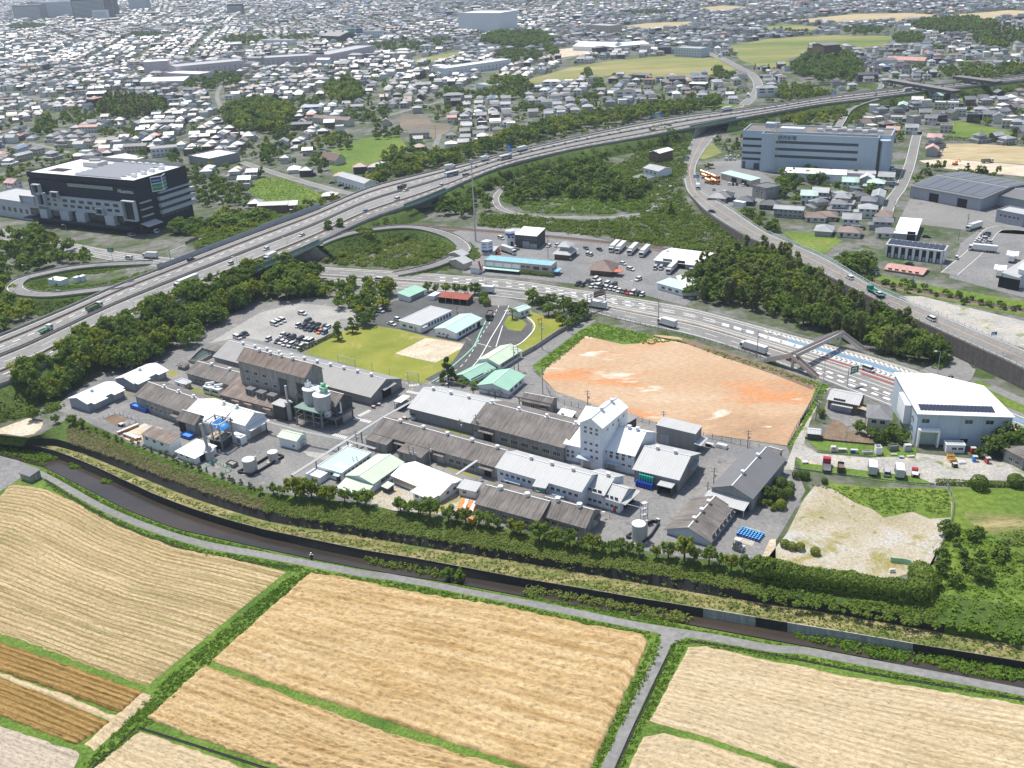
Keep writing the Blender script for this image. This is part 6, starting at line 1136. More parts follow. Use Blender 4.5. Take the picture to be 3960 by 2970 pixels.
text('wall_lettering','読売新聞',3.1,'black',t,(W*.325,-7.1,H*.885),(math.pi/2,0,0))
build('annexe','low white annexe with shed roof before the slab office','annexe',('Z',425,393),('Z',860,412),11,(450,1),'u',.8,'ww','rw','shed');build('annexe','pinkish two storey annexe at the right foot of the slab office','annexe',('Z',862,402),('Z',1065,408),10,6.5,'u',.5,'w_pink','rl','flat',wins=[('f',3.6,1.8,1.4,4,.05,.98)])
p=at('Z',352,390,0);t=thing('lattice_mast','tall steel lattice mast standing before the white slab office','mast',p,.3);HM=height('Z',365,12,388)
for x,y in((-1,-1),(1,-1),(1,1),(-1,1)):MB().tube((x*2.6,y*2.6,0),(x*.9,y*.9,HM),.16,5).bd('leg','ls',t)
mb=MB();n=12
for k in range(n):
 z0,z1=HM*k/n,HM*(k+1)/n;r0,r1=lerp(2.6,.9,k/n),lerp(2.6,.9,(k+1)/n);C4=((-1,-1),(1,-1),(1,1),(-1,1))
 for i in range(4):
  q,q2=C4[i],C4[(i+1)%4];mb.tube((q[0]*r0,q[1]*r0,z0),(q2[0]*r1,q2[1]*r1,z1),.08,4).tube((q[0]*r1,q[1]*r1,z1),(q2[0]*r1,q2[1]*r1,z1),.08,4)
mb.bd('lattice','ls',t);MB().cyl((0,0),1.9,HM-3,HM-2.7,12).bd('platform','ls',t)
#  OTHER BUILDINGS
def B2(*a,**k):t=build(*a,**k);mark_thing(t,3);return t
e1,e2=('Y',600,395),('Y',2045,445);H=height('Y',600,395,850);a=at(*e1,H);b=at(*e2,H);W=(b-a).length;ang=math.atan2(b.y-a.y,b.x-a.x);c=at('Y',325,90,H);cl=Matrix.Rotation(-ang,4,'Z')@(Vector((c.x,c.y,0))-Vector((a.x,a.y,0)))
t=thing('hall','large white hall with solar panels and pale green roller door','hall',(a.x,a.y,0),ang);D=27.;BL=(min(-1.,cl.x),D*.98)
fp_=[(0,0),(W,0),(W*.86,D*.72),(W*.35,D),(BL[0]*.8,D)]
MB().prism(fp_,-.3,H).bd('wall','w_blue',t)
RS=.06
def rz_(x,y):return H+.05+y*RS
op=[(-.4,-.7),(W+.5,-.7),(W*.87,D*.73),(W*.35,D+.4),(BL[0]*.8-.5,D+.4)]
mb=MB();mb.add([(x,y,rz_(x,y))for x,y in op]+[(x,y,rz_(x,y)+.25)for x,y in op],[(4,3,2,1,0),(5,6,7,8,9)]+[(i,(i+1)%5,(i+1)%5+5,i+5)for i in range(5)]);mb.bd('roof','rw',t)
mb=MB();n5=len(fp_);vs=[(x,y,H)for x,y in fp_]+[(x,y,rz_(x,y))for x,y in fp_];mb.add(vs,[(i,(i+1)%n5,(i+1)%n5+n5,i+n5)for i in range(n5)]);mb.bd('upper_wall','w_blue',t)
pw=W*.80/20;pm=MB().slab(0,pw*.9,0,3.6,0,3.6*RS).mesh('solar_panel',M['solar'])
for k in range(20):inst('solar_panel',pm,t,(W*.03+k*pw,1.7,rz_(0,1.7)+.42))
for u,z in((.06,.70),(.52,.72),(.74,.73),(.50,.1),(.72,.12)):inst('window',win_mesh(2.4,1.5,2),t,(W*u+.8,-.005,H*z))
for u in(.24,.47,.71):MB().box(W*u-.12,W*u+.12,-.2,-.02,.4,H-.1).bd('downpipe','ls',t)
MB().box(W*.015,W*.245,-2.,-.02,5.2,5.9).box(W*.015,W*.035,-2,-.02,0,5.2).box(W*.225,W*.245,-2,-.02,0,5.2).bd('porch','white',t);MB().box(W*.035,W*.225,-.12,-.01,0,5.2).bd('roller_door',plain('pale_green_shutter',(.36,.46,.40),.6),t)
MB().box(-2.6,-.4,D*.25,D*.62,3.6,H-.4).bd('stair_bay','ww',t)
for v,z in((.15,.65),(.15,.35),(.12,.12),(.8,.6),(.85,.3)):l,r_=side_xf('l',W,D,D*(1-v),H*z,.6);inst('window',win_mesh(1.4,1.2),t,l,r_)
t['dims']=(W,D,H);mark_thing(t,6)
t=build('shop_house','brown two storey shop house with pale metal roof by the highway','house',('X',430,1215),('X',905,1305),9,(1375,1),'u',1.6,'w_brown','rl',ov=.5,wins=[('f',3.6,2.2,1.1,2,.2,.55)],doors=[('f',.3,4.5,2.3,'wb'),('f',.65,3,2.2,'wb')],cans=[('f',.5,7.,2.7,1.3)])
W,D,h=t['dims'];sub(t,'side_awning',MB().add([(W+.1,-1,2.9),(W+4,-1,2.4),(W+4,1.4,2.4),(W+.1,1.4,2.9),(W+.1,-1,3.),(W+4,-1,2.5),(W+4,1.4,2.5),(W+.1,1.4,3.)],BOXF),M['wood'])
t=build('house','grey hip roofed two storey house left of the white hall','house',('X',1065,1495),('X',1430,1535),9,5.6,'u',2.,'w_cream','r_tile','hip',ov=.6,wins=[('f',3.4,1.6,1.3,2,.1,.85)]);mark_thing(t)
build('shed','small dark garden shed with curved pale roof by the gravel lane','shed',('L',362,390),('L',470,400),4,2.2,'u',.6,'wd','rl',ov=.2);build('cabin','white site cabin with two windows before the white hall','cabin',('L',1553,488),('L',1712,492),3,2.7,'u',.1,'ww','rl','flat',wins=[('f',1.,1.5,.9,2,.25,.95)])
build('shed','weathered block shed with sheet roof at the right edge','shed',('L',2050,520),('L',2210,605),7,4.,'u',.8,'w_old','r_old','shed',ov=.3,wins=[('f',1.,1.6,1.2,2,.2,.9)])
t=build('pump_hut','small grey hut with dark roof where path and paved lot meet','hut',('O',45,1022),('O',68,1030),('O',80,1015),2.4,'u',.5,'w_old','r_dark','shed',ov=.3,wins=[('f',1.,.8,.6,2,.1,.9)]);t.location=at('O',46,1035,ZF)
t=B2('drive_in_building','long blue roofed roadside building, open bays left and offices right','roadside building',('U',265,447),('U',1010,515),('U',1085,462),(625,),'u',.25,'w_beige','r_blue','flat',wins=[('f',3.,2.,1.,2,.55,.7),('f',2.4,3.2,1.7,2,.72,.98),('r',2.,1.4,1.6,2,.1,.9)])
W,D,h=t['dims'];sub(t,'open_bay',MB().box(.8,W*.555,-.06,0,h*.42,h*.84),M['white']);sub(t,'bay_floor',MB().box(0,W*.56,-3.4,-.07,h*.3,h*.34),M['r_teal']);sub(t,'lower_bay',MB().box(0,W*.56,-.08,0,0,h*.3),M['dark'])
for k in range(5):sub(t,'column',MB().box(-.15,.15,-.35,-.07,h*.34,h*.95),M['ls'],(W*(.02+.133*k),0,0))
sub(t,'porch',MB().box(W+.01,W+3.6,.5,D*.8,h*.38,h*.45),M['r_blue'])
B2('office','dark grey two storey works with white shed roof by the railway','works',('U',612,165),('U',850,185),('U',960,120),(325,),'u',1.2,'wd','rw','shed',ov=.2,wins=[('f',4.8,1.8,1.2,7,.02,.98)],doors=[('f',.5,4,3.6,'wb'),('f',.85,4,2.6,'wb')]);B2('office','white two storey office under a blue lettered roof tank','office',('U',518,162),('U',608,165),12,(285,1),'u',.3,'ww','rl','flat',wins=[('f',4,1.4,1.2,2,.05,.95)],doors=[('f',.6,1.4,2.2,'dark')])
p=at('U',555,165,7.5);t=thing('roof_sign','round white and blue roof sign drum on the small office','roof sign',p);MB().cyl((0,0),2.6,0,1.2,16).bd('lower_band','bluep',t);MB().cyl((0,0),2.65,1.2,2.2,16).bd('upper_band','white',t);MB().cyl((0,0),2.5,2.2,2.35,16).bd('top','ls',t)
B2('gas_office','pale grey flat roofed office below the white lettered sign box','office',('U',245,350),('U',380,355),('U',420,290),(400,),'u',.4,'w_beige','rl','flat',wins=[('f',1.2,1.4,1.2,2,.1,.9)])
p=at('U',300,330,5);t=thing('roof_sign','three sided white sign box with blue lettering beside the drive-in','roof sign',p,.2);MB().prism([(-3.2,0),(0,-1.8),(3.2,0),(0,2.6)],0,4.6).bd('box','white',t);MB().prism([(-3.,.1),(0,-1.6),(3.,.1),(0,2.4)],-1.2,0).bd('base','bluep',t)
for sx,an in((-1.6,-.51),(1.6,.51)):
 mb=MB()
 for r in range(2):
  for k in range(4):mb.box(-1.2+k*.62,-.75+k*.62,-.03,0,1.+r*1.6,1.9+r*1.6)
 mb.bd('lettering',plain('pale_blue_letters',(.15,.35,.55),.6),t,(sx,-.97,0),an)
for i,(pts,lab)in enumerate((((('U',15,405),('U',90,375),9),'small pale roofed house on the loop ramp wall, upper one'),((('U',35,490),('U',130,455),10),'small pale roofed house by the highway below the loop ramp'))):B2('house',lab,'house',*pts,3.4,'u',1.4,'w_beige','r_silver')
B2('shed','tiny dark roofed annexe beside the small house under the loop ramp','shed',('U',110,530),('U',200,545),4,2.8,'u',.6,'ww','r_dark','shed')
t=B2('depot','white roofed haulage depot with open bay beside parked trailers','depot',('G',1178,565),('G',1545,612),('G',1655,505),(655,),'u',1.4,'wb','rw',ov=.6,vents=2,vk='box',doors=[('f',.62,4,4.,'dark'),('f',.3,5,4,'w_grey')]);B2('shed','grey roofed shed at the depot corner with scrap before it','shed',('G',1530,640),('G',1625,655),8,3.,'u',.5,'w_old','rl','shed')
B2('office','pale house with green roof at the highway junction','office',('G',1200,755),('G',1420,815),9,3.4,'u',1.4,'ww','r_teal','hip',wins=[('f',.9,2.,1.2,3,.1,.9)]);B2('workshop','white roofed workshop running under the bamboo wood','workshop',('G',1425,800),('G',1640,790),16,4.2,'v',1.6,'ww','rw')
t=B2('house','traditional house with two tiered silver tile roof by the depot road','house',('U',1050,370),('U',1210,385),11,3.2,'u',2.,'w_brown','r_silver','hip',ov=1.);W,D,h=t['dims'];sub(t,'upper_wall',MB().box(W*.2,W*.8,D*.3,D*.8,h,h+3.2),M['w_cream']);sub(t,'upper_roof',roof_shape(MB(),W*.7,D*.6,0,'hip',1.8,.8),[M['r_silver'],M['ridge']],(W*.15,D*.25,h+3.2))
t=B2('house','old farmhouse with broad brown hipped roof and red lean-to','house',('G',625,640),('G',800,655),12,3.,'u',3.2,'w_brown','r_brown','hip',ov=1.1);W,D,h=t['dims'];sub(t,'lean_to',MB().box(W+.2,W+5,0,5,2.3,2.5),plain('orange_red_sheet',(.5,.12,.07),.6))
B2('apartment_tower','brown four storey apartment tower with white gabled roof','apartment building',('C',1130,1300),('C',1215,1312),('C',1268,1272),(1400,),'v',1.2,'w_brown','rw',ov=.5,wins=[('f',z,1.5,1.1,2,.1,.9)for z in(1.5,4.5,7.5,10.)])
B2('works','white gabled works with lower wing left of the overpass','works',('C',1080,1435),('C',1210,1465),12,5.,'u',1.6,'ww','r_silver',wins=[('f',2.4,1.6,1.2,3,.1,.9)]);B2('house','dark tiled house beside the white gabled works','house',('C',985,1510),('C',1100,1530),9,4.2,'u',1.8,'w_cream','r_tile','hip',wins=[('f',2.6,1.4,1.1,2,.1,.9)])
B2('garage','cream garage with pale green roof and dark bays behind yellow mixers','garage',('C',1745,1480),('C',2000,1545),8,4.,'u',.4,'w_beige','r_teal','shed',doors=[('f',.45,5,3,'dark'),('f',.78,5,3,'dark')]);B2('office','concrete flat roofed block under the grove by the mixer yard','office',('C',2015,1585),('C',2130,1615),12,7.,'u',.5,'w_old','r_dark','flat',wins=[('f',3.4,1.6,1.2,2,.1,.9)])
B2('container','white container store beside the overpass bend','container',('G',1848,60),('G',1935,75),3,3.,'u',.05,'ww','rw','flat')
t=B2('warehouse','large grey warehouse with dark solar covered roof','warehouse',('D',1245,1590),('D',1850,1700),('D',2060,1530),7.,'u',2.,'wb','r_dark',ov=.8,doors=[('f',.35,6,5,'dark'),('f',.75,6,5,'dark')]);W,D,h=t['dims']
for s in(0,1):
 for k in range(6):
  y0,y1=(D*.04,D*.46)if s==0 else(D*.54,D*.96);za,zb=(h+2*y0/(D/2),h+2*y1/(D/2))if s==0 else(h+2*(D-y0)/(D/2),h+2*(D-y1)/(D/2));x0,x1=W*(.02+.162*k),W*(.17+.162*k)
  sub(t,'solar_panel',MB().add([(x0,y0,za+.3),(x1,y0,za+.3),(x1,y1,zb+.3),(x0,y1,zb+.3),(x0,y0,za+.22),(x1,y0,za+.22),(x1,y1,zb+.22),(x0,y1,zb+.22)],[(0,1,2,3),(7,6,5,4),(4,5,1,0),(5,6,2,1),(6,7,3,2),(7,4,0,3)]),M['solarroof']if 'solarroof' in M else M.setdefault('solarroof',plain('grey_solar_roof',(.12,.125,.14),.3,var=.08)))
B2('warehouse','lower grey warehouse wing at the right edge','warehouse',('O',2140,418),('O',2250,440),30,6.,'u',1.6,'wb','r_dark');B2('office','two storey grey office with pale roof at the right edge','office',('H',1980,140),('H',2212,185),12,6.4,'u',.6,'wb','rl','flat',wins=[('f',3.6,1.6,1.2,5,.1,.9)])
t=B2('terrace','white terrace of eight dark entrance bays under a solar roof','terrace',('H',1032,432),('H',1530,492),8,(535,1),'u',.7,'ww','rl','shed',ov=.3);W,D,h=t['dims']
for k in range(8):sub(t,'entrance_bay',MB().box(W*(.035+.12*k),W*(.105+.12*k),-.06,0,0,h*.9),M['w_ink']);sub(t,'door',MB().box(W*(.055+.12*k),W*(.095+.12*k),-.1,-.06,0,2.1),M['wb'])
for k in range(10):sub(t,'solar_panel',MB().slab(0,W*.085,1,D-.8,h+.35,h+.95),M['solar'],(W*(.02+.097*k),0,0))
B2('workshop','white roofed two storey workshop behind the eight-door terrace','workshop',('H',1102,335),('H',1290,350),('H',1400,232),(405,),'u',.8,'wb','rw','shed',ov=.3,doors=[('f',.78,4,5,'dark')]);B2('shed','long low shed with faded pink roof by the railway hedge','shed',('H',1022,642),('H',1342,690),('H',1388,640),(705,),'u',.9,'wb','r_pink',wins=[('f',.8,1.8,1.,5,.05,.95)])
t=B2('depot','depot with ribbed white canopy roof at the right edge','depot',('H',2030,690),('H',2160,715),60,6.,'v',.8,'ww','rl','shed',doors=[('f',.5,9,5,'dark')]);B2('depot','white walled depot hall touching the canopy roof','depot',('H',2165,650),('H',2260,665),40,8.,'v',.6,'ww','rw','shed')
B2('ramp_house','white two storey control house inside the left ramp','control house',('E',408,730),('E',515,745),('E',545,715),(800,),'u',.15,'ww','rw','flat',wins=[('f',3.6,1.4,1.,1,.1,.8),('f',.8,1.4,1.,1,.3,.95)])
for i,(x,y)in enumerate(((620,715),(665,705))):B2('cabinet',('left','right')[i]+' white equipment cabinet inside the left ramp','cabinet',('E',x,y),('E',x+28,y+4),3,2.8,'u',.1,'ww','rw','flat')
for a_ in(('dormitory','white two storey dormitory beside the expressway trees','dormitory',('B',670,1500),('B',905,1570),9,6.2,'u',1.6,'ww','r_silver','gable',8),('clinic','grey flat roofed two storey clinic with white parapet','clinic',('A',1610,1335),('A',1790,1365),28,6.5,'u',.8,'w_grey','rw','flat',7),('apartment','white two storey block with outside stair beyond the dark office','apartment building',('A',1285,1275),('A',1510,1255),9,7.,'u',1.2,'ww','r_grey','gable',6),('hall','pale flat roofed pavilion behind the dark office block','pavilion',('A',890,1345),('A',1060,1385),18,5.,'u',.3,'w_beige','rw','flat',3),('apartment','long two storey flats with brown roof before the big camphor clump','apartment building',('B',460,1005),('B',760,1030),9,6.,'u',1.8,'w_cream','r_brown','gable',9),('gable_house','steep gabled country house with dormers in a garden','house',('B',525,1355),('B',660,1375),10,3.8,'u',4.2,'w_cream','r_brown','gable',3),('school','long white three storey school with pale roof','school',('B',1600,590),('B',2160,510),22,9.,'u',.8,'ww','rw','flat',16),('school','white school wing with bright roof left of the long school','school',('B',1485,560),('B',1660,580),14,5.,'u',.8,'ww','rw','gable',5),('hall','white hall with grey roof right of the long school','hall',('B',1855,720),('B',2010,735),14,6.,'u',.5,'ww','rl','flat',6),('plant','tall pinkish windowless block of the factory complex','factory',('A',1222,535),('A',1440,520),30,18.,'u',.6,'w_pink','rw','flat',0),('plant','long pinkish five storey range of the factory complex','factory',('A',1500,575),('A',2090,520),40,13.,'u',.8,'w_pink','rl','flat',12),('plant','low pinkish annexe of the factory complex with white roof','factory',('A',1410,625),('A',1700,635),24,8.,'u',.4,'w_pink','rw','flat',0),('plant','white roofed shed at the foot of the pinkish windowless block','factory',('A',1195,700),('A',1570,690),35,6.,'u',3.,'w_pink','rw','gable',0),('plant','pinkish middle range of the factory complex, stepped roof','factory',('B',45,500),('B',560,470),35,12.,'u',.8,'w_pink','rl','flat',12),('plant','right pinkish range of the factory complex','factory',('B',600,470),('B',1000,390),35,12.,'u',.8,'w_pink','rl','flat',10),('block','big plain white block standing alone far off','distribution centre',('B',1705,115),('B',2060,115),60,33.,'u',1.,'ww','rw','flat',0),('gymnasium','white roofed gymnasium with raised middle beside the sports ground','gymnasium',('C',475,395),('C',800,405),40,6.,'u',5.,'ww','rw','gable',0),('hall','wide white roofed hall right of the gymnasium','hall',('C',865,395),('C',1130,375),40,6.,'u',3.,'ww','rw','gable',0),('office','blue-grey three storey office with even windows','office',('C',1345,410),('C',1570,420),22,11.,'u',.8,'w_blue','rl','flat',9),('pavilion','brown three storey pavilion building in the fields, left wing','building',('D',360,405),('D',500,420),30,10.,'u',2.,'w_brown','r_tile','gable',5),('pavilion','tall brown tower wing of the pavilion building in the fields','building',('D',505,390),('D',640,380),28,17.,'u',1.5,'w_brown','r_tile','gable',0),('nursery','long building with faded salmon pink roof','nursery',('D',1030,510),('D',1360,520),18,4.,'u',3.,'w_beige','r_pink','gable',4),('office','beige three storey block with tower beyond the gymnasium','office',('C',590,215),('C',790,225),30,12.,'u',1.,'w_beige','rl','flat',7),('barn','pair of long dark barns in the green farmland','barn',('C',955,640),('C',1120,645),10,4.,'u',1.,'wd','r_dark','shed',0),('apartment','two storey flats with white roof at the farmland edge','apartment building',('C',1470,715),('C',1605,720),9,6.5,'u',.6,'wd','rw','shed',7),('hall','dark grey gabled hall beside the green sign','hall',('B',530,305),('B',690,310),40,9.,'u',5.,'wd','r_grey','gable',0),('school','white long school building in the town at left','school',('B',0,345),('B',280,345),16,8.,'u',.6,'ww','rl','flat',9),('school','white school block beyond the green and blue sign','school',('B',890,270),('B',1055,265),14,11.,'u',.6,'ww','rl','flat',8)):
 nm,lab,cat,E1,E2,D_,h_,ax,rs,wl,rf,kd,nw=a_
 fl=max(1,int(h_/3.3));wn=[('f',1.+3.2*k,1.7,1.3,nw,.03,.97)for k in range(fl)]if nw else[]
 B2(nm,lab,cat,E1,E2,D_,h_,ax,rs,wl,rf,kd,.4,wins=wn)
p=at('B',835,330,0);t=thing('billboard','green and blue rooftop billboard in the town','billboard',p);MB().box(-13,-.5,-1,0,9,17).bd('green_panel','signgreen',t);MB().box(.5,13,-1,0,9,17).bd('blue_panel','signblue',t);text('lettering','サロンパス',2.6,'white',t,(-6.8,-1.1,13),(math.pi/2,0,0));text('lettering','Hisamitsu',2.6,'white',t,(6.8,-1.1,13),(math.pi/2,0,0));MB().box(-12,-11,-.6,-.2,0,9).box(11,12,-.6,-.2,0,9).bd('post','steel',t)
for i,(x,w_,h_,c,lab)in enumerate(((130,150,38,'w_grey','grey apartment tower with white face, leftmost of the far towers'),(255,160,36,'wb','wide pale apartment tower second from the left far off'),(340,190,42,'ww','white stepped apartment tower among the far towers'),(635,190,50,'wd','dark wide apartment tower, left of the dark pair'),(830,110,52,'wd','dark narrow apartment tower, right of the dark pair'),(800,80,24,'ww','small white block before the dark tower pair'),(1110,100,44,'wb','slim grey tower right of the dark pair at the top'),(500,110,40,'wb','pale grey tower between white and dark towers'),(1950,90,22,'wd','dark block far off left of the wide hall'))):
 yb=(180,130,160,170,150,180,90,110,120)[i];a=at('A',x,yb,0);b=at('A',x+w_,yb,0);W=(b-a).length
 t=build_at('apartment_tower',lab,'apartment tower',a,0,W,W*.55,h_*1.05,'u',1.,c,'rl','flat');mark_thing(t,8)
 for k in range(int(h_/3.2)):MB().box(W*.03,W*.97,-.3,-.02,2.+k*3.2,3.1+k*3.2).bd('balcony',M['ww' if c!='ww' else 'wb'],t)
for a_,b_,z in(((1926,172),(2067,196),13),((2066,164),(2158,176),13)):
 A=at('O',*a_,z);B=at('O',*b_,z);c=A.copy();c.z=0;t=thing('viaduct',('dark steel road viaduct crossing above the expressway, nearer span','dark steel road viaduct at the right horizon, farther span')[a_[0]>2000],'viaduct',c);MB().beam(A-c-Vector((0,0,2.5)),B-c-Vector((0,0,2.5)),9,2.4).bd('girder','wd',t);MB().beam(A-c,B-c,9.6,.3).bd('deck','road',t)
 for k in(.3,.62,.95):q=(B-A)*k;MB().box(q.x-1.2,q.x+1.2,q.y-1.2,q.y+1.2,0,z-2.5).bd('pier','parapet',t)
for tl,pl in(('O',[(960,490),(1560,490),(1650,560),(1500,690),(1000,640)]),('O',[(1560,345),(1700,400),(1660,470),(1495,440)]),('O',[(1935,420),(2260,380),(2260,520),(1935,520)]),('O',[(2050,520),(2260,480),(2260,700),(2040,640)]),('O',[(1880,600),(2260,660),(2260,900),(1900,660)]),('O',[(-200,400),(450,400),(440,520),(-200,600)]),('O',[(1690,495),(1800,500),(1840,590),(1740,560)]),('O',[(1800,520),(1905,520),(2060,600),(1900,610)]),('O',[(1040,340),(1500,260),(1480,460),(1020,470)]),('O',[(935,470),(1650,470),(1650,540),(935,500)])):mark([tuple(at(tl,x,y,0)[:2])for x,y in pl])
#  HOUSES
TOWN_ROOFS=['t_silver','t_grey','t_dark','t_brown','t_white','t_blue','t_red']
def tile_roof(name,c,rough=.42):
 m,N,L,b=newmat(name);oi=N.new('ShaderNodeObjectInfo');co=coords(N,L,'W')
 c2=mix(N,L,.8,c,ramp(N,L,noise(N,L,co,.07,3),[(.3,g3(.6)),(.7,g3(1.4))]),'MULTIPLY');c2=mix(N,L,.6,c2,ramp(N,L,noise(N,L,coords(N,L,'W',(1,1,2.)),1.3,3,.7),[(.3,g3(.7)),(.7,g3(1.25))]),'MULTIPLY')
 L.new(c2,b.inputs['Base Color']);b.inputs['Roughness'].default_value=rough;b.inputs['Specular IOR Level'].default_value=.5;return m
for k,c,r_ in(('t_silver',(.32,.33,.345),.42),('t_grey',(.18,.185,.20),.42),('t_dark',(.085,.088,.095),.34),('t_brown',(.21,.15,.12),.45),('t_white',(.70,.70,.69),.5),('t_blue',(.13,.21,.34),.4),('t_red',(.42,.20,.15),.5)):M[k]=tile_roof(k.replace('t_','house_roof_'),c,r_)
for k,c in(('h_white',(.66,.66,.64)),('h_cream',(.52,.47,.38)),('h_grey',(.36,.36,.36)),('h_brown',(.17,.125,.10)),('h_dark',(.07,.072,.08))):M[k]=wall_mat('house_wall_'+k[2:],c,.2)
RW={'t_silver':'silver','t_grey':'grey','t_dark':'dark','t_brown':'brown','t_white':'white','t_blue':'blue','t_red':'reddish'}
WW={'h_white':'white','h_cream':'cream','h_grey':'grey','h_brown':'brown','h_dark':'dark'}
KINDW={'two':'two storey hip roofed house','gab':'gabled two storey house','low':'low hip roofed house','tier':'house with tiered tile roof','mod':'flat roofed boxy house','flats':'long two storey flats'}
_hm={}
def house_meshes(kind,rf,wl):
 k=(kind,rf,wl)
 if k in _hm:return _hm[k]
 W,D,h,rise,rk={'two':(9.5,8,5.4,1.9,'hip'),'gab':(9,7.5,5.6,2.,'gable'),'low':(11,8.5,3.,1.9,'hip'),'tier':(12,9.5,3.,1.4,'hip'),'mod':(9,8,6.,.5,'flat'),'flats':(19,8,5.8,1.4,'gable')}[kind]
 cx=lambda mb:mb
 wall=wall_shape(MB(),W,D,h,'u',rk,rise)
 roof=roof_shape(MB(),W,D,h,rk,rise,.7 if rk!='flat' else 0)
 if kind=='tier':
  wall.box(2.2,W-2.6,2,D-1.2,h,h+3.);r2=roof_shape(MB(),W-4.4,D-2.8,0,'hip',1.7,.8);roof.add([(x+2.,y+1.8,z+h+3.)for x,y,z in r2.v],r2.f)
 if kind=='two':wall.box(-2.2,0,1.2,D-1,-.3,2.7);roof.box(-2.9,0,.8,D-.6,2.7,2.85)
 if kind=='gab':wall.box(W*.5,W,-2.4,0,-.3,2.7);roof.box(W*.48,W+.4,-2.9,0,2.7,2.85)
 wins=[]
 rows=(.9,3.6)if h>4 else(.9,)
 for z in rows:
  n=3 if W<15 else 6
  for i in range(n):wins.append(((W*(i+.5)/n,-.005,z),0.,1.7))
  for i in range(2):wins.append(((W+.005,D*(i+.5)/2,z),math.pi/2,1.3))
 if kind=='tier':wins+=[((W*.3+2.4*i,1.995,h+.9),0.,1.6)for i in range(2)]
 _hm[k]=(wall.mesh('wall',M[wl]),roof.mesh('roof',[M[rf],M['ridge']if rk=='gable' else M[wl]]),wins,(W,D,h,rise));return _hm[k]
def house_kind():
 kd=RNG.choices(['two','gab','low','tier','mod','flats'],[30,24,14,18,10,4])[0]
 rf=RNG.choices(TOWN_ROOFS,[22,32,24,9,8,2,3])[0]
 if kd=='mod':rf='t_white' if RNG.random()<.6 else 't_silver'
 wl=RNG.choices(['h_white','h_cream','h_grey','h_brown','h_dark'],[42,24,16,10,8])[0]
 return kd,rf,wl
def put_house(kd,rf,wl,x,y,an,sc,lab):
 wm_,rm_,wins,(W,D,h,rise)=house_meshes(kd,rf,wl);t=thing('house',lab or '%s %s with %s roof, @'%(WW[wl],KINDW[kd],RW[rf]),'house',(0,0,0),an,'houses of the town');c,s=math.cos(an),math.sin(an)
 t.location=(x-(c*W/2-s*D/2)*sc,y-(s*W/2+c*D/2)*sc,0);t.scale=(sc,sc,sc*ru(.94,1.06));inst('wall',wm_,t);inst('roof',rm_,t)
 for l,rz,ww in wins:inst('window',win_mesh(ww,1.2),t,l,rz)
 inst('door',_hm.setdefault('door',MB().box(-.5,.5,-.05,0,0,2.1).mesh('door',M['wd'])),t,(W*.17,-.005,0));r_=max(W,D)*.5*sc;mark([(x-r_,y-r_),(x+r_,y-r_),(x+r_,y+r_),(x-r_,y+r_)])
M['t_teal']=tile_roof('house_roof_teal',(.42,.58,.52));RW['t_teal']='pale teal';M['t_pink']=tile_roof('house_roof_pink',(.55,.33,.30));RW['t_pink']='faded pink'
NEARH=0
for tl,lst in(('D',((720,1620,'gab','t_teal'),(865,1590,'gab','t_white'),(940,1625,'two','t_teal'),(1030,1570,'gab','t_silver'),(925,960,'mod','t_white'),(1005,965,'mod','t_dark'),(1170,940,'flats','t_teal'),(1295,900,'gab','t_white'),(880,1070,'mod','t_white'),(1115,1060,'mod','t_white'),(1085,1165,'gab','t_pink'),(1245,1140,'gab','t_silver'),(1360,1010,'gab','t_grey'),(1410,1060,'gab','t_grey'),(1545,1130,'mod','t_grey'),(1440,1230,'gab','t_pink'),(1420,1330,'gab','t_pink'),(1490,930,'mod','t_white'),(1600,930,'mod','t_white'),(1660,990,'mod','t_silver'),(1765,1040,'mod','t_dark'),(1835,980,'two','t_silver'),(1465,860,'two','t_teal'),(1565,850,'gab','t_dark'),(1905,1030,'gab','t_grey'),(1985,1050,'gab','t_grey'),(2070,1090,'mod','t_white'),(2150,1100,'tier','t_silver'),(1165,860,'gab','t_pink'))),('H',((370,80,'gab','t_teal'),(200,190,'flats','t_silver'),(430,225,'low','t_brown'),(500,340,'low','t_silver'),(520,215,'low','t_brown'),(660,105,'tier','t_silver'),(625,160,'tier','t_grey'),(880,115,'two','t_grey'),(870,190,'two','t_silver'),(730,285,'gab','t_silver'),(720,355,'low','t_brown'),(1000,300,'two','t_grey'),(960,70,'flats','t_silver'),(1040,360,'low','t_grey'),(40,120,'low','t_dark'),(470,45,'gab','t_silver'),(1010,215,'low','t_brown'))),('V',((90,285,'gab','t_pink'),(330,105,'tier','t_silver'),(235,75,'two','t_grey'),(140,110,'flats','t_silver'))),('G',((1715,60,'low','t_grey'),(1780,45,'low','t_dark'),(1960,80,'low','t_dark')))):
 for x,y,kd,rf in lst:
  p=at(tl,x,y,0);put_house(kd,rf,RNG.choice(['h_white','h_white','h_cream','h_grey'])if rf!='t_dark' else 'h_dark',p.x,p.y,RNG.choice([-.45,-.35,1.15]),1. if kd!='flats' else .85,None);NEARH+=1
TZ=[[(-200,-5),(2300,-5),(2300,158),(2108,168),(1906,185),(1676,216),(1560,228),(1471,240),(1334,264),(1243,284),(1117,312),(1038,334),(937,356),(798,392),(690,440),(558,485),(445,430),(430,350),(60,350),(-200,420)],[(1830,285),(1900,235),(2000,205),(2280,180),(2280,330),(2000,350),(1960,420),(1930,460),(1890,500),(1830,500),(1650,470),(1560,440),(1590,420),(1690,440),(1820,400),(1930,380),(1925,300)]]
TZW=[[tuple(at('O',x,y,0)[:2])for x,y in z]for z in TZ]
seeds=[(ru(-2600,2600),ru(500,4600),ru(-.6,.6))for _ in range(120)]
SA=np.array(seeds);HOUSES=[]
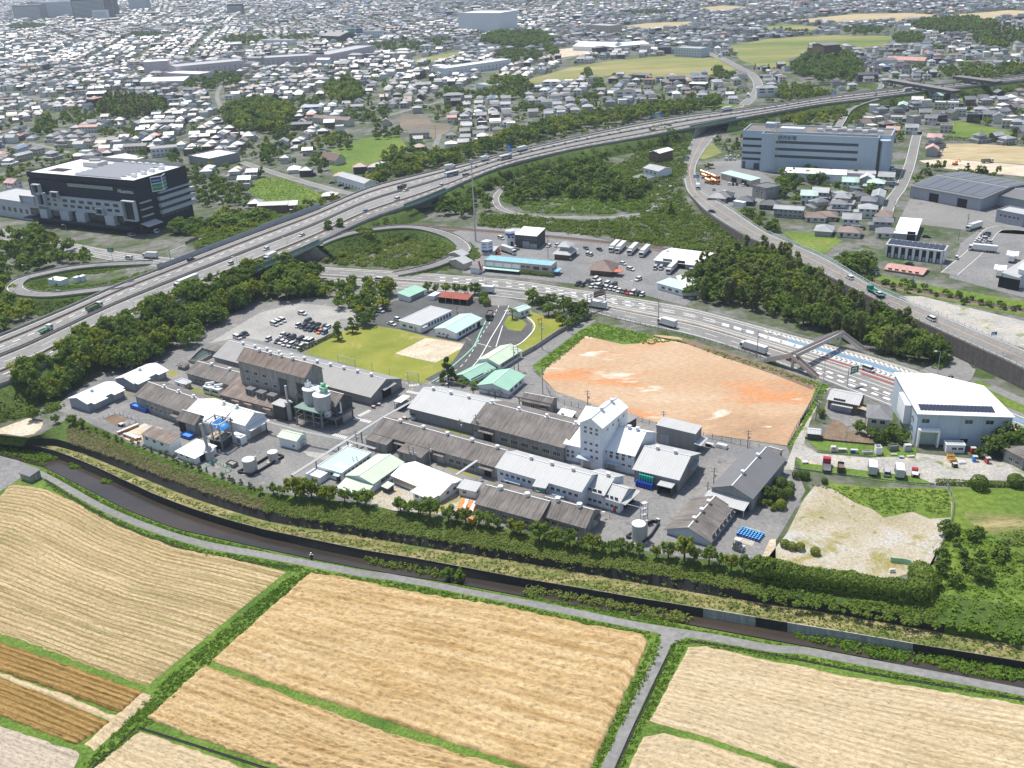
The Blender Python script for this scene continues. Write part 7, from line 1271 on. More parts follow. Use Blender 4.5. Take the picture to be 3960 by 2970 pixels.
def lattice(pitch,ymin,ymax):
 for si,(sx,sy,an)in enumerate(seeds):
  R=520;n=int(R/pitch);c,s=math.cos(an),math.sin(an)
  for i in range(-n,n+1):
   if i%6==5:continue
   for j in range(-n,n+1):
    if j%4==3:continue
    u=(i+ru(-.16,.16))*pitch*.98;v=(j+ru(-.14,.14))*pitch*.98;x=sx+c*u-s*v;y=sy+s*u+c*v
    if not ymin<=y<ymax:continue
    if abs(x)>.62*y+60:continue
    if np.argmin((SA[:,0]-x)**2+(SA[:,1]-y)**2)!=si:continue
    yield x,y,an
for pitch,y0,y1,pk in((13.,400,1500,.94),(14.2,1500,2600,.93),(18.5,2600,5200,.88)):
 C_=list(lattice(pitch,y0,y1));X=np.array([q[0]for q in C_]);Y=np.array([q[1]for q in C_]);ok=np.zeros(len(C_),bool)
 for z in TZW:ok|=inside_np(z,X,Y)
 for k,(x,y,an)in enumerate(C_):
  if not ok[k]or RNG.random()>pk or not free(x,y,4.5):continue
  px,py,dd=proj((x,y,0))
  if-20<px<2235 and py>-8:HOUSES.append((dd,x,y,an+RNG.choice([0,0,math.pi/2,math.pi])+ru(-.05,.05),pitch))
HOUSES.sort(key=lambda q:q[0]);NH=255
for dd,x,y,an,pitch in HOUSES[:NH]:put_house(*house_kind(),x,y,an,ru(.85,1.),None)
V,F4,MI=[],[],[];nv=0
MATS=[M[k]for k in TOWN_ROOFS]+[M['h_white'],M['h_cream'],M['h_grey'],M['h_dark'],M['glass']]
for dd,x,y,an,pitch in HOUSES[NH:]:
 big=RNG.random()<.05;W=ru(7.5,11.5)*(pitch/15.5)**.6*(2.2 if big else 1);D=ru(6.5,9)*(pitch/15.5)**.6*(1.3 if big else 1);h=RNG.choice([2.9,5.2,5.6,5.8])*(1.6 if big else 1);rise=ru(1.3,2.2)if RNG.random()>.12 else .1
 c,s=math.cos(an),math.sin(an);T=lambda a,b,z:(x+c*a-s*b,y+s*a+c*b,z)
 ri=RNG.choices(range(7),[22,32,26,8,8,2,2])[0];wi=7+RNG.choices(range(4),[45,28,17,10])[0];w2,d2=W/2,D/2;o_=.5
 rp=0 if RNG.random()<.45 else min(w2*.9,d2)
 V+=[T(-w2,-d2,0),T(w2,-d2,0),T(w2,d2,0),T(-w2,d2,0),T(-w2,-d2,h),T(w2,-d2,h),T(w2,d2,h),T(-w2,d2,h),T(-w2-o_,-d2-o_,h-.2),T(w2+o_,-d2-o_,h-.2),T(w2+o_,d2+o_,h-.2),T(-w2-o_,d2+o_,h-.2),T(-w2+rp-(o_ if not rp else 0),0,h+rise),T(w2-rp+(o_ if not rp else 0),0,h+rise)]
 F4+=[(nv,nv+1,nv+5,nv+4),(nv+1,nv+2,nv+6,nv+5),(nv+2,nv+3,nv+7,nv+6),(nv+3,nv,nv+4,nv+7),(nv+8,nv+9,nv+13,nv+12),(nv+10,nv+11,nv+12,nv+13)];MI+=[wi]*4+[ri]*2
 e=ri if rp else wi
 F4+=[(nv+9,nv+10,nv+13,nv+13),(nv+11,nv+8,nv+12,nv+12)];MI+=[e,e];nv+=14
 if h>4 and pitch<17:
  for sd in(0,1):
   for z in(h-2.,h-4.6):
    for k in range(2):
     if sd==0:a0=-w2+W*(.12+.42*k);V+=[T(a0,-d2-.03,z),T(a0+W*.26,-d2-.03,z),T(a0+W*.26,-d2-.03,z+1.2),T(a0,-d2-.03,z+1.2)]
     else:a0=-d2+D*(.15+.42*k);V+=[T(w2+.03,a0,z),T(w2+.03,a0+D*.24,z),T(w2+.03,a0+D*.24,z+1.2),T(w2+.03,a0,z+1.2)]
     F4.append((nv,nv+1,nv+2,nv+3));MI.append(11);nv+=4
me=bpy.data.meshes.new('town_houses');fl=[tuple(dict.fromkeys(f))for f in F4];me.from_pydata(V,[],fl)
for m in MATS:me.materials.append(m)
me.polygons.foreach_set('material_index',MI);me.update();o=bpy.data.objects.new('town_houses',me);link(o);tag(o,'mass of closely packed pale and grey roofed houses of the far town','houses',kind='stuff')
#  TREES AS OBJECTS
_tr=[]
for T_ in TREES:
 x,y,z,r,h,shp,m,nm,words,grp,keep=T_
 if grp=='garden trees in the town' and not free(x,y,3):continue
 px,py,dd=proj((x,y,z+h/2));_tr.append((r*h/dd/dd+(1 if keep else 0),T_))
_tr.sort(key=lambda q:-q[0]);NT=405
for k,(_,(x,y,z,r,h,shp,m,nm,words,grp,keep))in enumerate(_tr[:NT]):
 t=thing(nm,words.replace('{}',MATW[m]),'bamboo' if nm=='bamboo_clump' else 'tree' if 'tree' in nm or nm=='conifer' else 'shrub',(x,y,z),ru(0,6.28),grp)
 hi=r*FPX/3.87/proj((x,y,z))[2]>7
 cm=crown_mesh(shp,(k%4)+1,m,950 if hi or shp=='ball' else 420,.105 if hi or shp=='ball' else .145)
 ball=shp in('ball',);lo_=h*.12 if ball else 0
 sz=h/2.0 if shp!='dome' else h/1.75
 inst('crown',cm,t,(0,0,-lo_),0,(r/.95,r/.95*ru(.88,1.1),sz));inst('trunk',trunk_mesh(k%5),t,(0,0,0),0,(h*.55 if not ball else r*.6,h*.55 if not ball else r*.6,h*.62))
def mass(name,items,label,cat,nleaf,ls):
 """Many small trees that read as one mass: leaf sprays of every crown in one mesh per foliage colour."""
 for mk in sorted({i[6]for i in items}):
  Vs,n0=[],0
  for(x,y,z,r,h,shp,m,*_r)in items:
   if m!=mk:continue
   key=('lo',shp,RNG.randrange(5),nleaf)
   if key not in CROWN:c,cr=SHAPES[shp];C,N_,rr=crown_pts(nleaf,shp,50+key[2],max(8,c//2),cr*1.15);CROWN[key]=quads(C,N_,np.full(nleaf,ls),rr)[0]
   Q=CROWN[key].copy();a=ru(0,6.28);c,s=math.cos(a),math.sin(a);Qx=(Q[:,0]*c-Q[:,1]*s)*r+x;Qy=(Q[:,0]*s+Q[:,1]*c)*r+y;Vs.append(np.stack([Qx,Qy,Q[:,2]*h/1.9+z],-1))
  if not Vs:continue
  A=np.concatenate(Vs);o=bpy.data.objects.new(name,np_mesh(name,A,np.arange(len(A)).reshape(-1,4),M[mk]));link(o);tag(o,label%MATW[mk],cat,kind='stuff')
rest=[q[1]for q in _tr[NT:]]
mass('woodland',[t for t in rest if t[9]!='garden trees in the town' and t[1]<900],'%s trees filling up the woods around the expressway','trees',150,.21)
mass('town_groves',[t for t in rest if t[9]!='garden trees in the town' and t[1]>=900],'%s tree crowns of the groves within the far town','trees',90,.27)
mass('town_trees',[t for t in rest if t[9]=='garden trees in the town'],'%s garden trees scattered among the far houses','trees',50,.33)
#  UNDERGROWTH
def mounds(name,tile,pts,rr,hf,per,ls,mat,label,dens=1.1,zf=None,holes=(),zproj=0.):
 poly=[tuple(at(tile,x,y,zproj)[:2])for x,y in pts]if tile else pts;r=np.random.RandomState(len(name)*7+len(pts)+int(abs(pts[0][0])))
 xs=[p[0]for p in poly];ys=[p[1]for p in poly];A=(max(xs)-min(xs))*(max(ys)-min(ys));n=int(A/(rr[0]*rr[1]*2.2)*dens)
 X=r.uniform(min(xs),max(xs),n);Y=r.uniform(min(ys),max(ys),n);ok=inside_np(poly,X,Y)
 X,Y=X[ok],Y[ok];R=r.uniform(rr[0],rr[1],len(X));Z=np.array([zf(a,b)if zf else zproj for a,b in zip(X,Y)])
 k=np.repeat(np.arange(len(X)),per);d=r.normal(size=(len(k),3));d/=np.linalg.norm(d,axis=1)[:,None];d[:,2]=np.abs(d[:,2])
 q=R[k][:,None]*(.75+.3*r.rand(len(k)))[:,None];C=np.stack([X[k],Y[k],Z[k]],-1)+d*q*np.array([1,1,hf]);N_=d+r.normal(size=d.shape)*.55;N_[:,2]+=.4
 Vv,Ff=quads(C,N_,np.full(len(C),ls),r);o=bpy.data.objects.new(name,np_mesh(name,Vv,Ff,M[mat]));link(o);tag(o,label,'undergrowth',kind='stuff');return o
def zbank(x,y):
 px,py,_=proj((x,y,-.7));yt,yb=yint(LINES['yard'],px),yint(LINES['utop'],px);return lerp(0,-1.4,min(1.05,max(0,(py-yt)/max(1,yb-yt))))-.15
def band(a,b,x0,x1,da=0,db=0,st=40):xs=list(range(x0,x1,st))+[x1];return[(x,yint(LINES[a],x)+da)for x in xs]+[(x,yint(LINES[b],x)+db)for x in reversed(xs)]
mounds('bank_reeds','O',band('yard','utop',145,575,12,-6),(.35,.7),.9,14,.2,'reed','dry reeds and brambles hanging over the upper wall at the left bank',1.5,zbank)
mounds('bank_scrub','O',band('yard','utop',565,1660,8,-6),(.45,.95),.75,18,.23,'scrub','green scrub covering the factory bank above the wall',1.4,zbank)
mounds('bank_grass','O',band('yard','utop',145,640,2,-18),(.4,.8),.6,12,.22,'lush','short bright grass on the upper bank edge',1.,zbank)
mounds('bank_thicket','O',band('yard','utop',1640,2030,-4,2),(.6,1.2),.8,22,.28,'lm','dark thicket under the long hedge above the wall',1.4,zbank)
mounds('wall_creeper','O',band('utop','ubot',600,1640,-3,-9),(.4,.8),.8,7,.2,'scrub','creepers hanging on the dark upper wall',.1,lambda x,y:-2.2)
mounds('left_thicket','O',[(-80,860),(0,800),(60,820),(120,870),(140,885),(70,900),(0,912),(-80,905)],(1.2,2.6),.8,40,.42,'lm','thick green bushes left of the storehouses by the dirt path',1.3)
mounds('river_weeds','I',[(-60,470),(0,500),(330,520),(480,545),(500,600),(380,660),(150,590),(-60,560)],(.6,1.2),.8,26,.28,'lush','lush weeds filling the river bed at the left edge',1.5,lambda x,y:-6.3,zproj=-6.3)
mounds('river_weeds','J',[(920,1450),(1150,1480),(1400,1530),(1560,1560),(1740,1600),(1740,1650),(1500,1610),(1200,1560),(930,1490)],(.6,1.1),1.1,26,.28,'scrub','scrubby weeds standing in the river near the middle',1.3,lambda x,y:-6.3,zproj=-6.3)
mounds('river_weeds','P',[(120,100),(240,90),(500,150),(900,230),(1300,290),(1520,360),(1500,410),(1250,400),(900,310),(500,230),(250,190),(60,190)],(.6,1.3),1.0,28,.29,'scrub','long belt of weeds in the river before the pale wall section',1.5,lambda x,y:-6.3,zproj=-6.3)
mounds('river_weeds','P',[(80,175),(500,270),(900,330),(1300,400),(1350,420),(1200,420),(800,350),(400,280),(90,200)],(.5,.9),.6,20,.25,'lush','bright weeds along the water edge by the path',1.2,lambda x,y:-5.6,zproj=-5.6)
mounds('river_weeds','W',[(270,515),(420,520),(700,560),(1000,620),(1270,660),(1700,710),(2212,770),(2300,790),(2300,920),(2100,900),(1700,850),(1300,760),(1000,720),(700,650),(420,570),(290,550)],(.6,1.1),.8,28,.28,'lush','thick bright reeds filling the river at the right',1.7,lambda x,y:-6.3,zproj=-6.3)
for x,y,nm in((635,665,'left'),(905,800,'right')):mounds('river_tuft','I',[(x-35,y-15),(x+35,y-15),(x+50,y+15),(x-30,y+22)],(.5,.8),.9,40,.24,'lush','small bright green tuft in the river, %s one'%nm,2.5,lambda a,b:-6.3,zproj=-6.3)
mounds('loop_scrub','F',[(540,480),(700,400),(830,370),(1040,330),(1250,315),(1450,335),(1600,390),(1680,450),(1640,520),(1430,600),(1180,640),(900,620),(600,600),(480,560)],(1.,2.4),.7,30,.42,'scrub','green scrub on the island inside the loop ramp',1.2,lambda x,y:.2)
mounds('ramp_scrub','E',[(240,790),(300,740),(560,690),(800,640),(1080,620),(1060,640),(760,690),(420,720),(400,790),(700,780),(900,760),(1300,650),(1380,640),(1300,680),(900,800),(600,830),(300,840)],(.9,1.8),.6,26,.38,'lush','bright weeds inside the left ramp',1.1)
mounds('railway_scrub','O',[(1040,462),(1130,466),(1250,480),(1400,468),(1500,462),(1560,478),(1640,520),(1650,560),(1600,566),(1520,548),(1390,524),(1250,506),(1120,496),(1040,488)],(1.2,2.8),.75,34,.48,'scrub','wide green scrub between ramp island and railway',1.25)
mounds('slope_scrub','O',[(1250,415),(1420,300),(1460,310),(1500,285),(1490,330),(1470,420),(1500,462),(1400,470),(1330,450)],(1.2,2.6),.7,30,.5,'scrub','rough green slope between the ramp island and overpass',.9)
mounds('island_scrub','O',[(1075,430),(1100,405),(1230,365),(1320,350),(1420,405),(1415,440),(1320,462),(1150,460)],(1.2,2.6),.6,26,.5,'lush','ground cover beneath the trees of the ramp island',.8)
mounds('expressway_scrub','O',[(250,735),(330,690),(430,650),(470,640),(480,655),(420,690),(330,735),(260,755)],(1.,2.),.7,26,.42,'lb','bright shrubs on the near expressway bank',1.,lambda x,y:3.2)
mounds('expressway_scrub','O',[(420,500),(500,480),(600,472),(640,470),(560,500),(480,530),(420,540)],(1.2,2.4),.8,28,.46,'lm','shrubs along the far expressway bank by the dark office',1.1,lambda x,y:2.)
mounds('meadow_weeds','O',[(535,412),(560,385),(612,384),(704,424),(640,448),(585,448)],(.4,.8),.5,6,.3,'lush','tall grass in the meadow by the expressway',.25)
mounds('right_scrub','O',[(2005,1290),(2035,1190),(2060,1140),(2130,1150),(2230,1230),(2260,1400),(2180,1370),(2060,1345)],(.8,1.8),.7,26,.36,'lush','rough scrub at the right edge above the river',1.05,lambda x,y:zbank(x,y)-.3)
mounds('right_scrub','O',[(2160,1150),(2230,1160),(2290,1300),(2230,1300),(2160,1220)],(1.1,2.3),.8,30,.42,'lm','dark bushes at the right edge',.7)
mounds('lot_weeds','L',[(380,830),(900,860),(1540,870),(1590,1000),(1590,1110),(1300,1060),(1000,1080),(760,970),(560,870)],(.3,.7),.45,8,.22,'lush','low weeds along the top of the sandy lot',.5)
mounds('fence_weeds','O',[(1155,790),(1255,715),(1290,698),(1400,723),(1560,762),(1790,834),(1765,872),(1712,960),(1702,962),(1750,880),(1762,838),(1680,806),(1560,772),(1465,735),(1400,745),(1265,728),(1185,795)],(.3,.7),.5,9,.24,'lush','weeds along the fence of the bare dirt lot',.6)
mounds('berm_weeds','O',band('ubot','ltop',120,2200,6,-1),(.2,.5),.5,7,.17,'scrub','rough tufts on the mown berm',.35,lambda x,y:-3.95,zproj=-3.95)
mounds('path_verge','O',band('near','pathf',100,2212,1,0),(.25,.5),.6,10,.18,'lush','grass verge between riverside path and water',.9,lambda x,y:-4.3,zproj=-4.)
mounds('field_verge','O',band('pathn','pathn',100,1425,3,16),(.25,.5),.6,9,.18,'lush','grass verge between riverside path and wheat, left of the junction',.8,lambda x,y:ZF,zproj=ZF)
mounds('field_verge','O',band('pathn','pathn',1470,2212,3,14),(.25,.5),.6,9,.18,'lush','grass verge between riverside path and wheat, right of the junction',.8,lambda x,y:ZF,zproj=ZF)
mounds('field_ridge','O',[(655,1237),(668,1240),(460,1430),(335,1555),(235,1640),(205,1660),(180,1655),(330,1495),(470,1370),(620,1250)],(.3,.6),.6,11,.19,'lush','grassy strip between the wheat fields at left and centre',.9,lambda x,y:ZF,zproj=ZF)
mounds('field_ridge','O',[(1405,1395),(1420,1380),(1432,1395),(1405,1450),(1355,1545),(1300,1650),(1280,1690),(1262,1690),(1300,1610)],(.3,.6),.6,11,.19,'lush','grassy strip left of the farm track',.9,lambda x,y:ZF,zproj=ZF)
mounds('field_ridge','O',[(1455,1385),(1488,1385),(1445,1470),(1400,1560),(1350,1660),(1330,1690),(1322,1690),(1390,1540)],(.3,.6),.6,11,.19,'lush','grassy strip right of the farm track along the ditch',.8,lambda x,y:ZF,zproj=ZF)
def bankscrub(E_,oth,i0,i1,label,mat):
 d=E_-oth;d[:,2]=0;d/=np.linalg.norm(d,axis=1)[:,None];A=E_+d*1.5;B=E_+d*11;ii=[i for i,x in enumerate(EX)if i0<=x<=i1];poly=[tuple(A[i][:2])for i in ii]+[tuple(B[i][:2])for i in reversed(ii)]
 def zf(x,y):return max(0.,7.2-np.min(np.hypot(E_[:,0]-x,E_[:,1]-y))*.66)-.3
 mounds('bank_bushes',None,poly,(1.,2.2),.8,22,.42,mat,label,1.1,zf)
bankscrub(ENi,EFi,-200,520,'bushes on the near expressway bank at left','scrub');bankscrub(ENi,EFi,690,870,'bushes on the expressway bank above the loop ramp','scrub');bankscrub(ENi,EFi,965,1480,'bushes on the near expressway bank at the ramp island','lm');bankscrub(ENi,EFi,1600,2300,'bushes on the near expressway bank at right','scrub');bankscrub(EFi,ENi,700,1550,'bushes on the far expressway bank','lm');bankscrub(EFi,ENi,0,330,'bushes on the far expressway bank by the left ramp','scrub');bankscrub(EFi,ENi,1640,2300,'bushes on the far expressway bank at right','lm')
for P,sgn,wd in SKIRT:
 A=offs(P,sgn*(wd/2+.8));B=offs(P,sgn*(wd/2+1.2)+sgn*P[:,2]*1.1);poly=[tuple(q[:2])for q in A]+[tuple(q[:2])for q in B[::-1]]
 def zs_(x,y):i=np.argmin(np.hypot(P[:,0]-x,P[:,1]-y));return max(-.1,P[i,2]-max(0,np.hypot(P[i,0]-x,P[i,1]-y)-wd/2)*.85-.5)
 mounds('ramp_weeds',None,poly,(.6,1.3),.6,16,.36,'scrub','weeds on the banks of the ramps',1.,zs_)
def hedge(tl,pts,wd,h,mat,label,n,ls=.24,z=0.,zs=None):
 P=smooth([at(tl,x,y,z)for x,y in pts],max(8,len(pts)*6));L=np.concatenate([[0],np.cumsum(np.linalg.norm(np.diff(P,axis=0),axis=1))]);r=np.random.RandomState(int(pts[0][0])+n);u=r.uniform(0,L[-1],n)
 C=np.stack([np.interp(u,L,P[:,k])for k in range(3)],-1);tg=np.stack([np.interp(u,L,np.gradient(P[:,k],L))for k in range(3)],-1);nn=np.stack([-tg[:,1],tg[:,0],0*u],-1);nn/=np.linalg.norm(nn,axis=1)[:,None]
 a=r.uniform(-.25,math.pi+.25,n);bul=(.82+.3*vnoise(u+500,u*0+3,2.2,1.,3));C=C+nn*(np.cos(a)*wd/2*bul)[:,None];sz=np.sign(np.sin(a))*np.abs(np.sin(a))**.5;C[:,2]+=np.maximum(.1,h*(.12+.86*sz*bul))*r.uniform(.75,1.02,n)
 N_=nn*np.cos(a)[:,None];N_[:,2]+=np.sin(a);N_+=r.normal(size=N_.shape)*.5;V_,F_=quads(C,N_,np.full(n,ls),r);o=bpy.data.objects.new('hedge',np_mesh('hedge',V_,F_,M[mat]));link(o);tag(o,label,'hedge',kind='thing');return o
hedge('O',[(1628,1236),(1700,1250),(1800,1264),(1900,1279),(1965,1288),(1995,1285),(1992,1262),(1980,1238)],5.2,4.6,'lm','long high hedge along the river side of the sandy lot',9000,.3)
hedge('F',[(345,1350),(480,1290),(650,1208)],1.8,1.5,'ld','clipped hedge between gravel car park and lawn',1500,.22);hedge('G',[(330,1200),(430,1150),(560,1080),(630,1040)],1.5,1.4,'lb','clipped hedge on the fence line right of the gate lawn',1000,.22)
hedge('L',[(1450,815),(1700,825),(1900,835),(2212,850)],2.,1.4,'lm','low hedge under the boundary bushes of the lorry yard',1500,.24);hedge('U',[(640,600),(760,610),(900,625),(1040,640)],2.,1.8,'lm','hedge before the blue roofed drive-in building',900,.26)
hedge('D',[(1520,1190),(1800,1205),(2212,1225)],4,2.5,'ld','dark hedge along the back of the tan field',900,.4);hedge('H',[(1760,1430),(1900,1440)],3,1.5,'lb','clipped oval bush by the slip road',400,.25);hedge('H',[(1450,1500),(1540,1440),(1570,1400)],3.2,1.3,'lush','clipped groundcover at the tip of the bamboo wood',700,.26)
#  VEHICLES
PAINT={'white':(.72,.72,.71),'silver':(.42,.43,.44),'grey':(.14,.145,.15),'black':(.014,.014,.016),'navy':(.018,.025,.05),'red':(.45,.02,.025),'orange':(.75,.22,.01),'blue':(.05,.22,.36),'green':(.03,.22,.09),'teal':(.0,.22,.16),'yellow':(.8,.33,.02),'dark':(.03,.032,.035)}
def car_paint(k):
 if 'p_'+k not in M:
  m,N,L,b=newmat('paint_'+k);b.inputs['Base Color'].default_value=(*PAINT[k],1);b.inputs['Roughness'].default_value=.28;b.inputs['Coat Weight'].default_value=.4;L.new(ramp(N,L,noise(N,L,coords(N,L,'O'),2.5),[(.3,tuple(c*.88 for c in PAINT[k])),(.7,PAINT[k])]),b.inputs['Base Color']);M['p_'+k]=m
 return M['p_'+k]
M['tyre']=plain('tyre_rubber',(.018,.018,.018),.9);M['carglass']=plain('car_glass',(.018,.022,.028),.08);M['lamp']=plain('lamp_glass',(.6,.6,.58),.15);M['chassis']=plain('dark_chassis',(.03,.03,.032),.7)
GC='cars in the gravel car park'
def wheel(r=.32,w_=.22):
 k=('wheel',r)
 if k not in _vm:mb=MB();n=12;vs=[(r*math.cos(6.2832*i/n),s,r+r*math.sin(6.2832*i/n))for s in(-w_/2,w_/2)for i in range(n)];mb.add(vs,[tuple(range(n)),tuple(range(2*n-1,n-1,-1))]+[(i,i+n,(i+1)%n+n,(i+1)%n)for i in range(n)]);mb.cyl((0,0),.01,r,r,3);_vm[k]=mb.mesh('wheel',M['tyre'])
 return _vm[k]
_cm={}
CARS={'sedan':(4.6,1.76,.78,1.42,[-1.75,-1.15,.55,1.25]),'hatch':(3.9,1.68,.85,1.5,[-1.85,-1.55,.45,1.15]),'kei':(3.4,1.48,.9,1.72,[-1.65,-1.5,.75,1.25]),'minivan':(4.75,1.8,.98,1.82,[-2.3,-2.1,.95,1.75]),'suv':(4.6,1.84,1.0,1.7,[-2.2,-1.75,.6,1.3]),'van':(4.7,1.72,1.05,1.98,[-2.3,-2.2,1.35,1.9])}
CARW={'sedan':'saloon car','hatch':'hatchback','kei':'small boxy car','minivan':'minivan','suv':'sport utility car','van':'delivery van'}
def car_meshes(kind,col):
 if(kind,col)in _cm:return _cm[kind,col]
 L,Wd,zb,zt,cx=CARS[kind];h=L/2;a,b,c,d=cx;w2=Wd/2
 body=MB().sideprism([(-h,.45),(-h+.1,.28),(h-.1,.28),(h,.5),(h-.05,zb-.16),(d-.1,zb),(-h+.1,zb+.02),(-h,zb-.15)],-w2,w2)
 i=.13
 body.box(b+.05,c,-w2+i+.02,w2-i-.02,zt-.05,zt)
 g=MB();v=[(a,-w2+.04,zb),(d,-w2+.04,zb),(d,w2-.04,zb),(a,w2-.04,zb),(b,-w2+i,zt-.04),(c,-w2+i,zt-.04),(c,w2-i,zt-.04),(b,w2-i,zt-.04)];g.add(v,BOXF)
 lm=MB().box(-.02,.03,-.2,.2,-.09,.09).mesh('headlight',M['lamp'])if 'hl' not in _cm else _cm['hl'];_cm['hl']=lm
 _cm[kind,col]=(body.mesh('body',car_paint(col)),g.mesh('glass',M['carglass']));return _cm[kind,col]
def face(tl,x,y,x2,y2,z):a=at(tl,x,y,z);b=at(tl,x2,y2,z);return a,math.atan2(b.y-a.y,b.x-a.x)
def car(kind,col,tl,x,y,dx,dy,lab,z=0.04,group='parked cars'):
 a,rz=face(tl,x,y,x+dx,y+dy,z);t=thing('car' if kind!='van' else 'van',lab if '%' not in lab else lab%({'navy':'dark blue','grey':'dark grey','dark':'black'}.get(col,col)+' '+CARW[kind]),'car' if kind!='van' else 'van',a,rz,group)
 bm_,gm=car_meshes(kind,col);L,Wd=CARS[kind][:2];inst('body',bm_,t);inst('glass',gm,t)
 for sx in(-L*.3,L*.31):
  for sy in(-1,1):inst('wheel',wheel(),t,(sx,sy*(Wd/2-.08),0))
 for sy in(-1,1):inst('headlight',_cm['hl'],t,(L/2-.04,sy*(Wd/2-.28),.62))
 return t
def truck(kind,col,tl,x,y,dx,dy,lab,z=.06,L=8.5,cabcol='white',group='lorries on the roads'):
 a,rz=face(tl,x,y,x+dx,y+dy,z);nm={'box':'box_lorry','semi':'articulated_lorry','dump':'tipper_lorry','flat':'flatbed_lorry','bus':'bus','mixer':'mixer_lorry','trailer':'trailer'}[kind]
 t=thing(nm,lab,{'bus':'bus','trailer':'trailer'}.get(kind,'lorry'),a,rz,group);w2=1.2 if L>6 else .95;hb=3.5 if L>6 else 2.4;h=L/2
 if kind=='bus':
  MB().sideprism([(-h,.4),(h,.4),(h-.1,1.5),(h-.5,3.2),(-h,3.2)],-w2,w2).bd('body',car_paint('white'),t);MB().box(-h+.3,h-.9,-w2-.02,w2+.02,1.6,2.5).box(h-.9,h-.28,-w2+.1,w2-.1,1.55,2.7).bd('glass','carglass',t);MB().box(-h+.3,h-.5,-w2-.025,w2+.025,.8,1.3).bd('stripe',car_paint(col),t)
 else:
  cl=1.9 if L>6 else 1.4;hc=2.7 if L>6 else 1.9
  if kind!='trailer':
   MB().sideprism([(h-cl,.5),(h,.5),(h,1.45),(h-.25,hc),(h-cl,hc)],-w2+.04,w2-.04).bd('cab',car_paint(cabcol),t);MB().add([(h+.01,-w2+.15,1.5),(h+.01,w2-.15,1.5),(h-.2,w2-.2,hc-.15),(h-.2,-w2+.2,hc-.15)],[(0,1,2,3)]).box(h-cl*.75,h-.35,-w2+.02,w2-.02,1.5,hc-.4).bd('windscreen','carglass',t)
   for sy in(-1,1):inst('headlight',_cm['hl'],t,(h,sy*(w2-.35),.8))
  MB().box(-h,h-.3,-.5,.5,.55,.95).bd('chassis','chassis',t);x1=h-cl-.2 if kind!='trailer' else h
  if kind in('box','semi','trailer'):
   MB().box(-h,x1,-w2,w2,.98,hb).bd('cargo_box',car_paint(col),t);MB().box(-h-.03,-h,-w2+.1,-.03,1.1,hb-.1).box(-h-.03,-h,.03,w2-.1,1.1,hb-.1).bd('rear_door','ls',t)
   mb=MB()
   for k in range(8):xx=lerp(-h+.4,x1-.4,k/7);mb.box(xx-.03,xx+.03,-w2-.03,-w2,1.,hb-.05).box(xx-.03,xx+.03,w2,w2+.03,1.,hb-.05)
   mb.bd('rib','ls',t)
  elif kind=='dump':MB().box(-h,x1,-w2,w2,1.,1.15).box(-h,x1,-w2,-w2+.1,1.15,2.4).box(-h,x1,w2-.1,w2,1.15,2.4).box(-h,-h+.1,-w2+.1,w2-.1,1.15,2.3).box(x1-.1,x1,-w2+.1,w2-.1,1.15,2.6).bd('tipper_body',car_paint(col),t);MB().box(-h+.1,x1-.1,-w2+.1,w2-.1,1.15,1.9).bd('load','soil',t)
  elif kind=='flat':MB().box(-h,x1,-w2,w2,.98,1.15).box(-h,x1,-w2,-w2+.06,1.15,1.5).box(-h,x1,w2-.06,w2,1.15,1.5).bd('flatbed',car_paint(col),t)
  elif kind=='mixer':
   MB().tube((-h+.2,0,2.6),(x1-.6,0,1.9),1.0,12).bd('drum',car_paint('yellow'),t);MB().tube((-h-.1,0,2.9),(-h+.4,0,2.5),.6,8).bd('hopper',car_paint('orange'),t)
 wm=wheel(.48,.3)if L>6 else wheel(.3,.2)
 for sx in(([-h*.8,-h*.58,-h*.36,h*.72]if L>10 else[-h*.6,h*.66])):
  for sy in(-1,1):inst('wheel',wm,t,(sx,sy*(w2-.12),0))
 return t
for k,c,x,y,dx,dy in(('minivan','white',690,345,60,25),('sedan','dark',742,325,60,25),('sedan','black',787,298,60,25)):car(k,c,'Q',x,y,dx,dy,'%s by the storehouse end of the car park',group=GC)
for k,c,x,y in(('minivan','white',1143,183),('minivan','white',1192,160),('minivan','white',1240,136)):car(k,c,'Q',x,y,50,18,'%s in the row of three under the trees of the gravel car park',group=GC)
car('suv','white','Q',1485,52,50,10,'lone white sport utility car at the top edge of the gravel car park',group=GC);car('kei','white','Q',1070,370,-45,24,'lone white small car left of the front row in the gravel car park',group=GC)
for k,c,x,y in(('sedan','navy',1190,388),('sedan','white',1237,398),('hatch','white',1277,424),('suv','white',1347,436),('sedan','grey',1418,444),('hatch','white',1462,460)):car(k,c,'Q',x,y,-45,26,'%s in the front row of the gravel car park',group=GC)
for k,c,x,y in(('hatch','white',1245,315),('kei','grey',1300,332),('minivan','black',1357,352),('van','black',1458,378),('minivan','white',1527,392),('minivan','white',1575,398)):car(k,c,'Q',x,y,-45,26,'%s in the second row of the gravel car park',group=GC)
for k,c,x,y in(('kei','white',1432,203),('sedan','navy',1495,210),('minivan','navy',1548,150),('hatch','grey',1590,178),('sedan','black',1545,235),('suv','navy',1602,245),('sedan','black',1663,190),('kei','black',1660,254),('sedan','black',1762,208),('hatch','white',1790,224)):car(k,c,'Q',x,y,-48,26,'%s in the back block of the gravel car park',group=GC)
car('sedan','orange','Q',1706,272,-48,26,'bright orange car at the end of the gravel car park',group=GC);car('kei','blue','Q',1757,284,-48,26,'small blue car with white roof at the hedge corner of the car park',group=GC)
for k,c,x,y in(('hatch','white',985,1035),('minivan','white',1040,1010),('hatch','white',1192,1082),('sedan','white',1140,1120)):car(k,c,'F',x,y,40,12,'%s in the dark car park beside the white flat roofed building',group='cars in the dark car park')
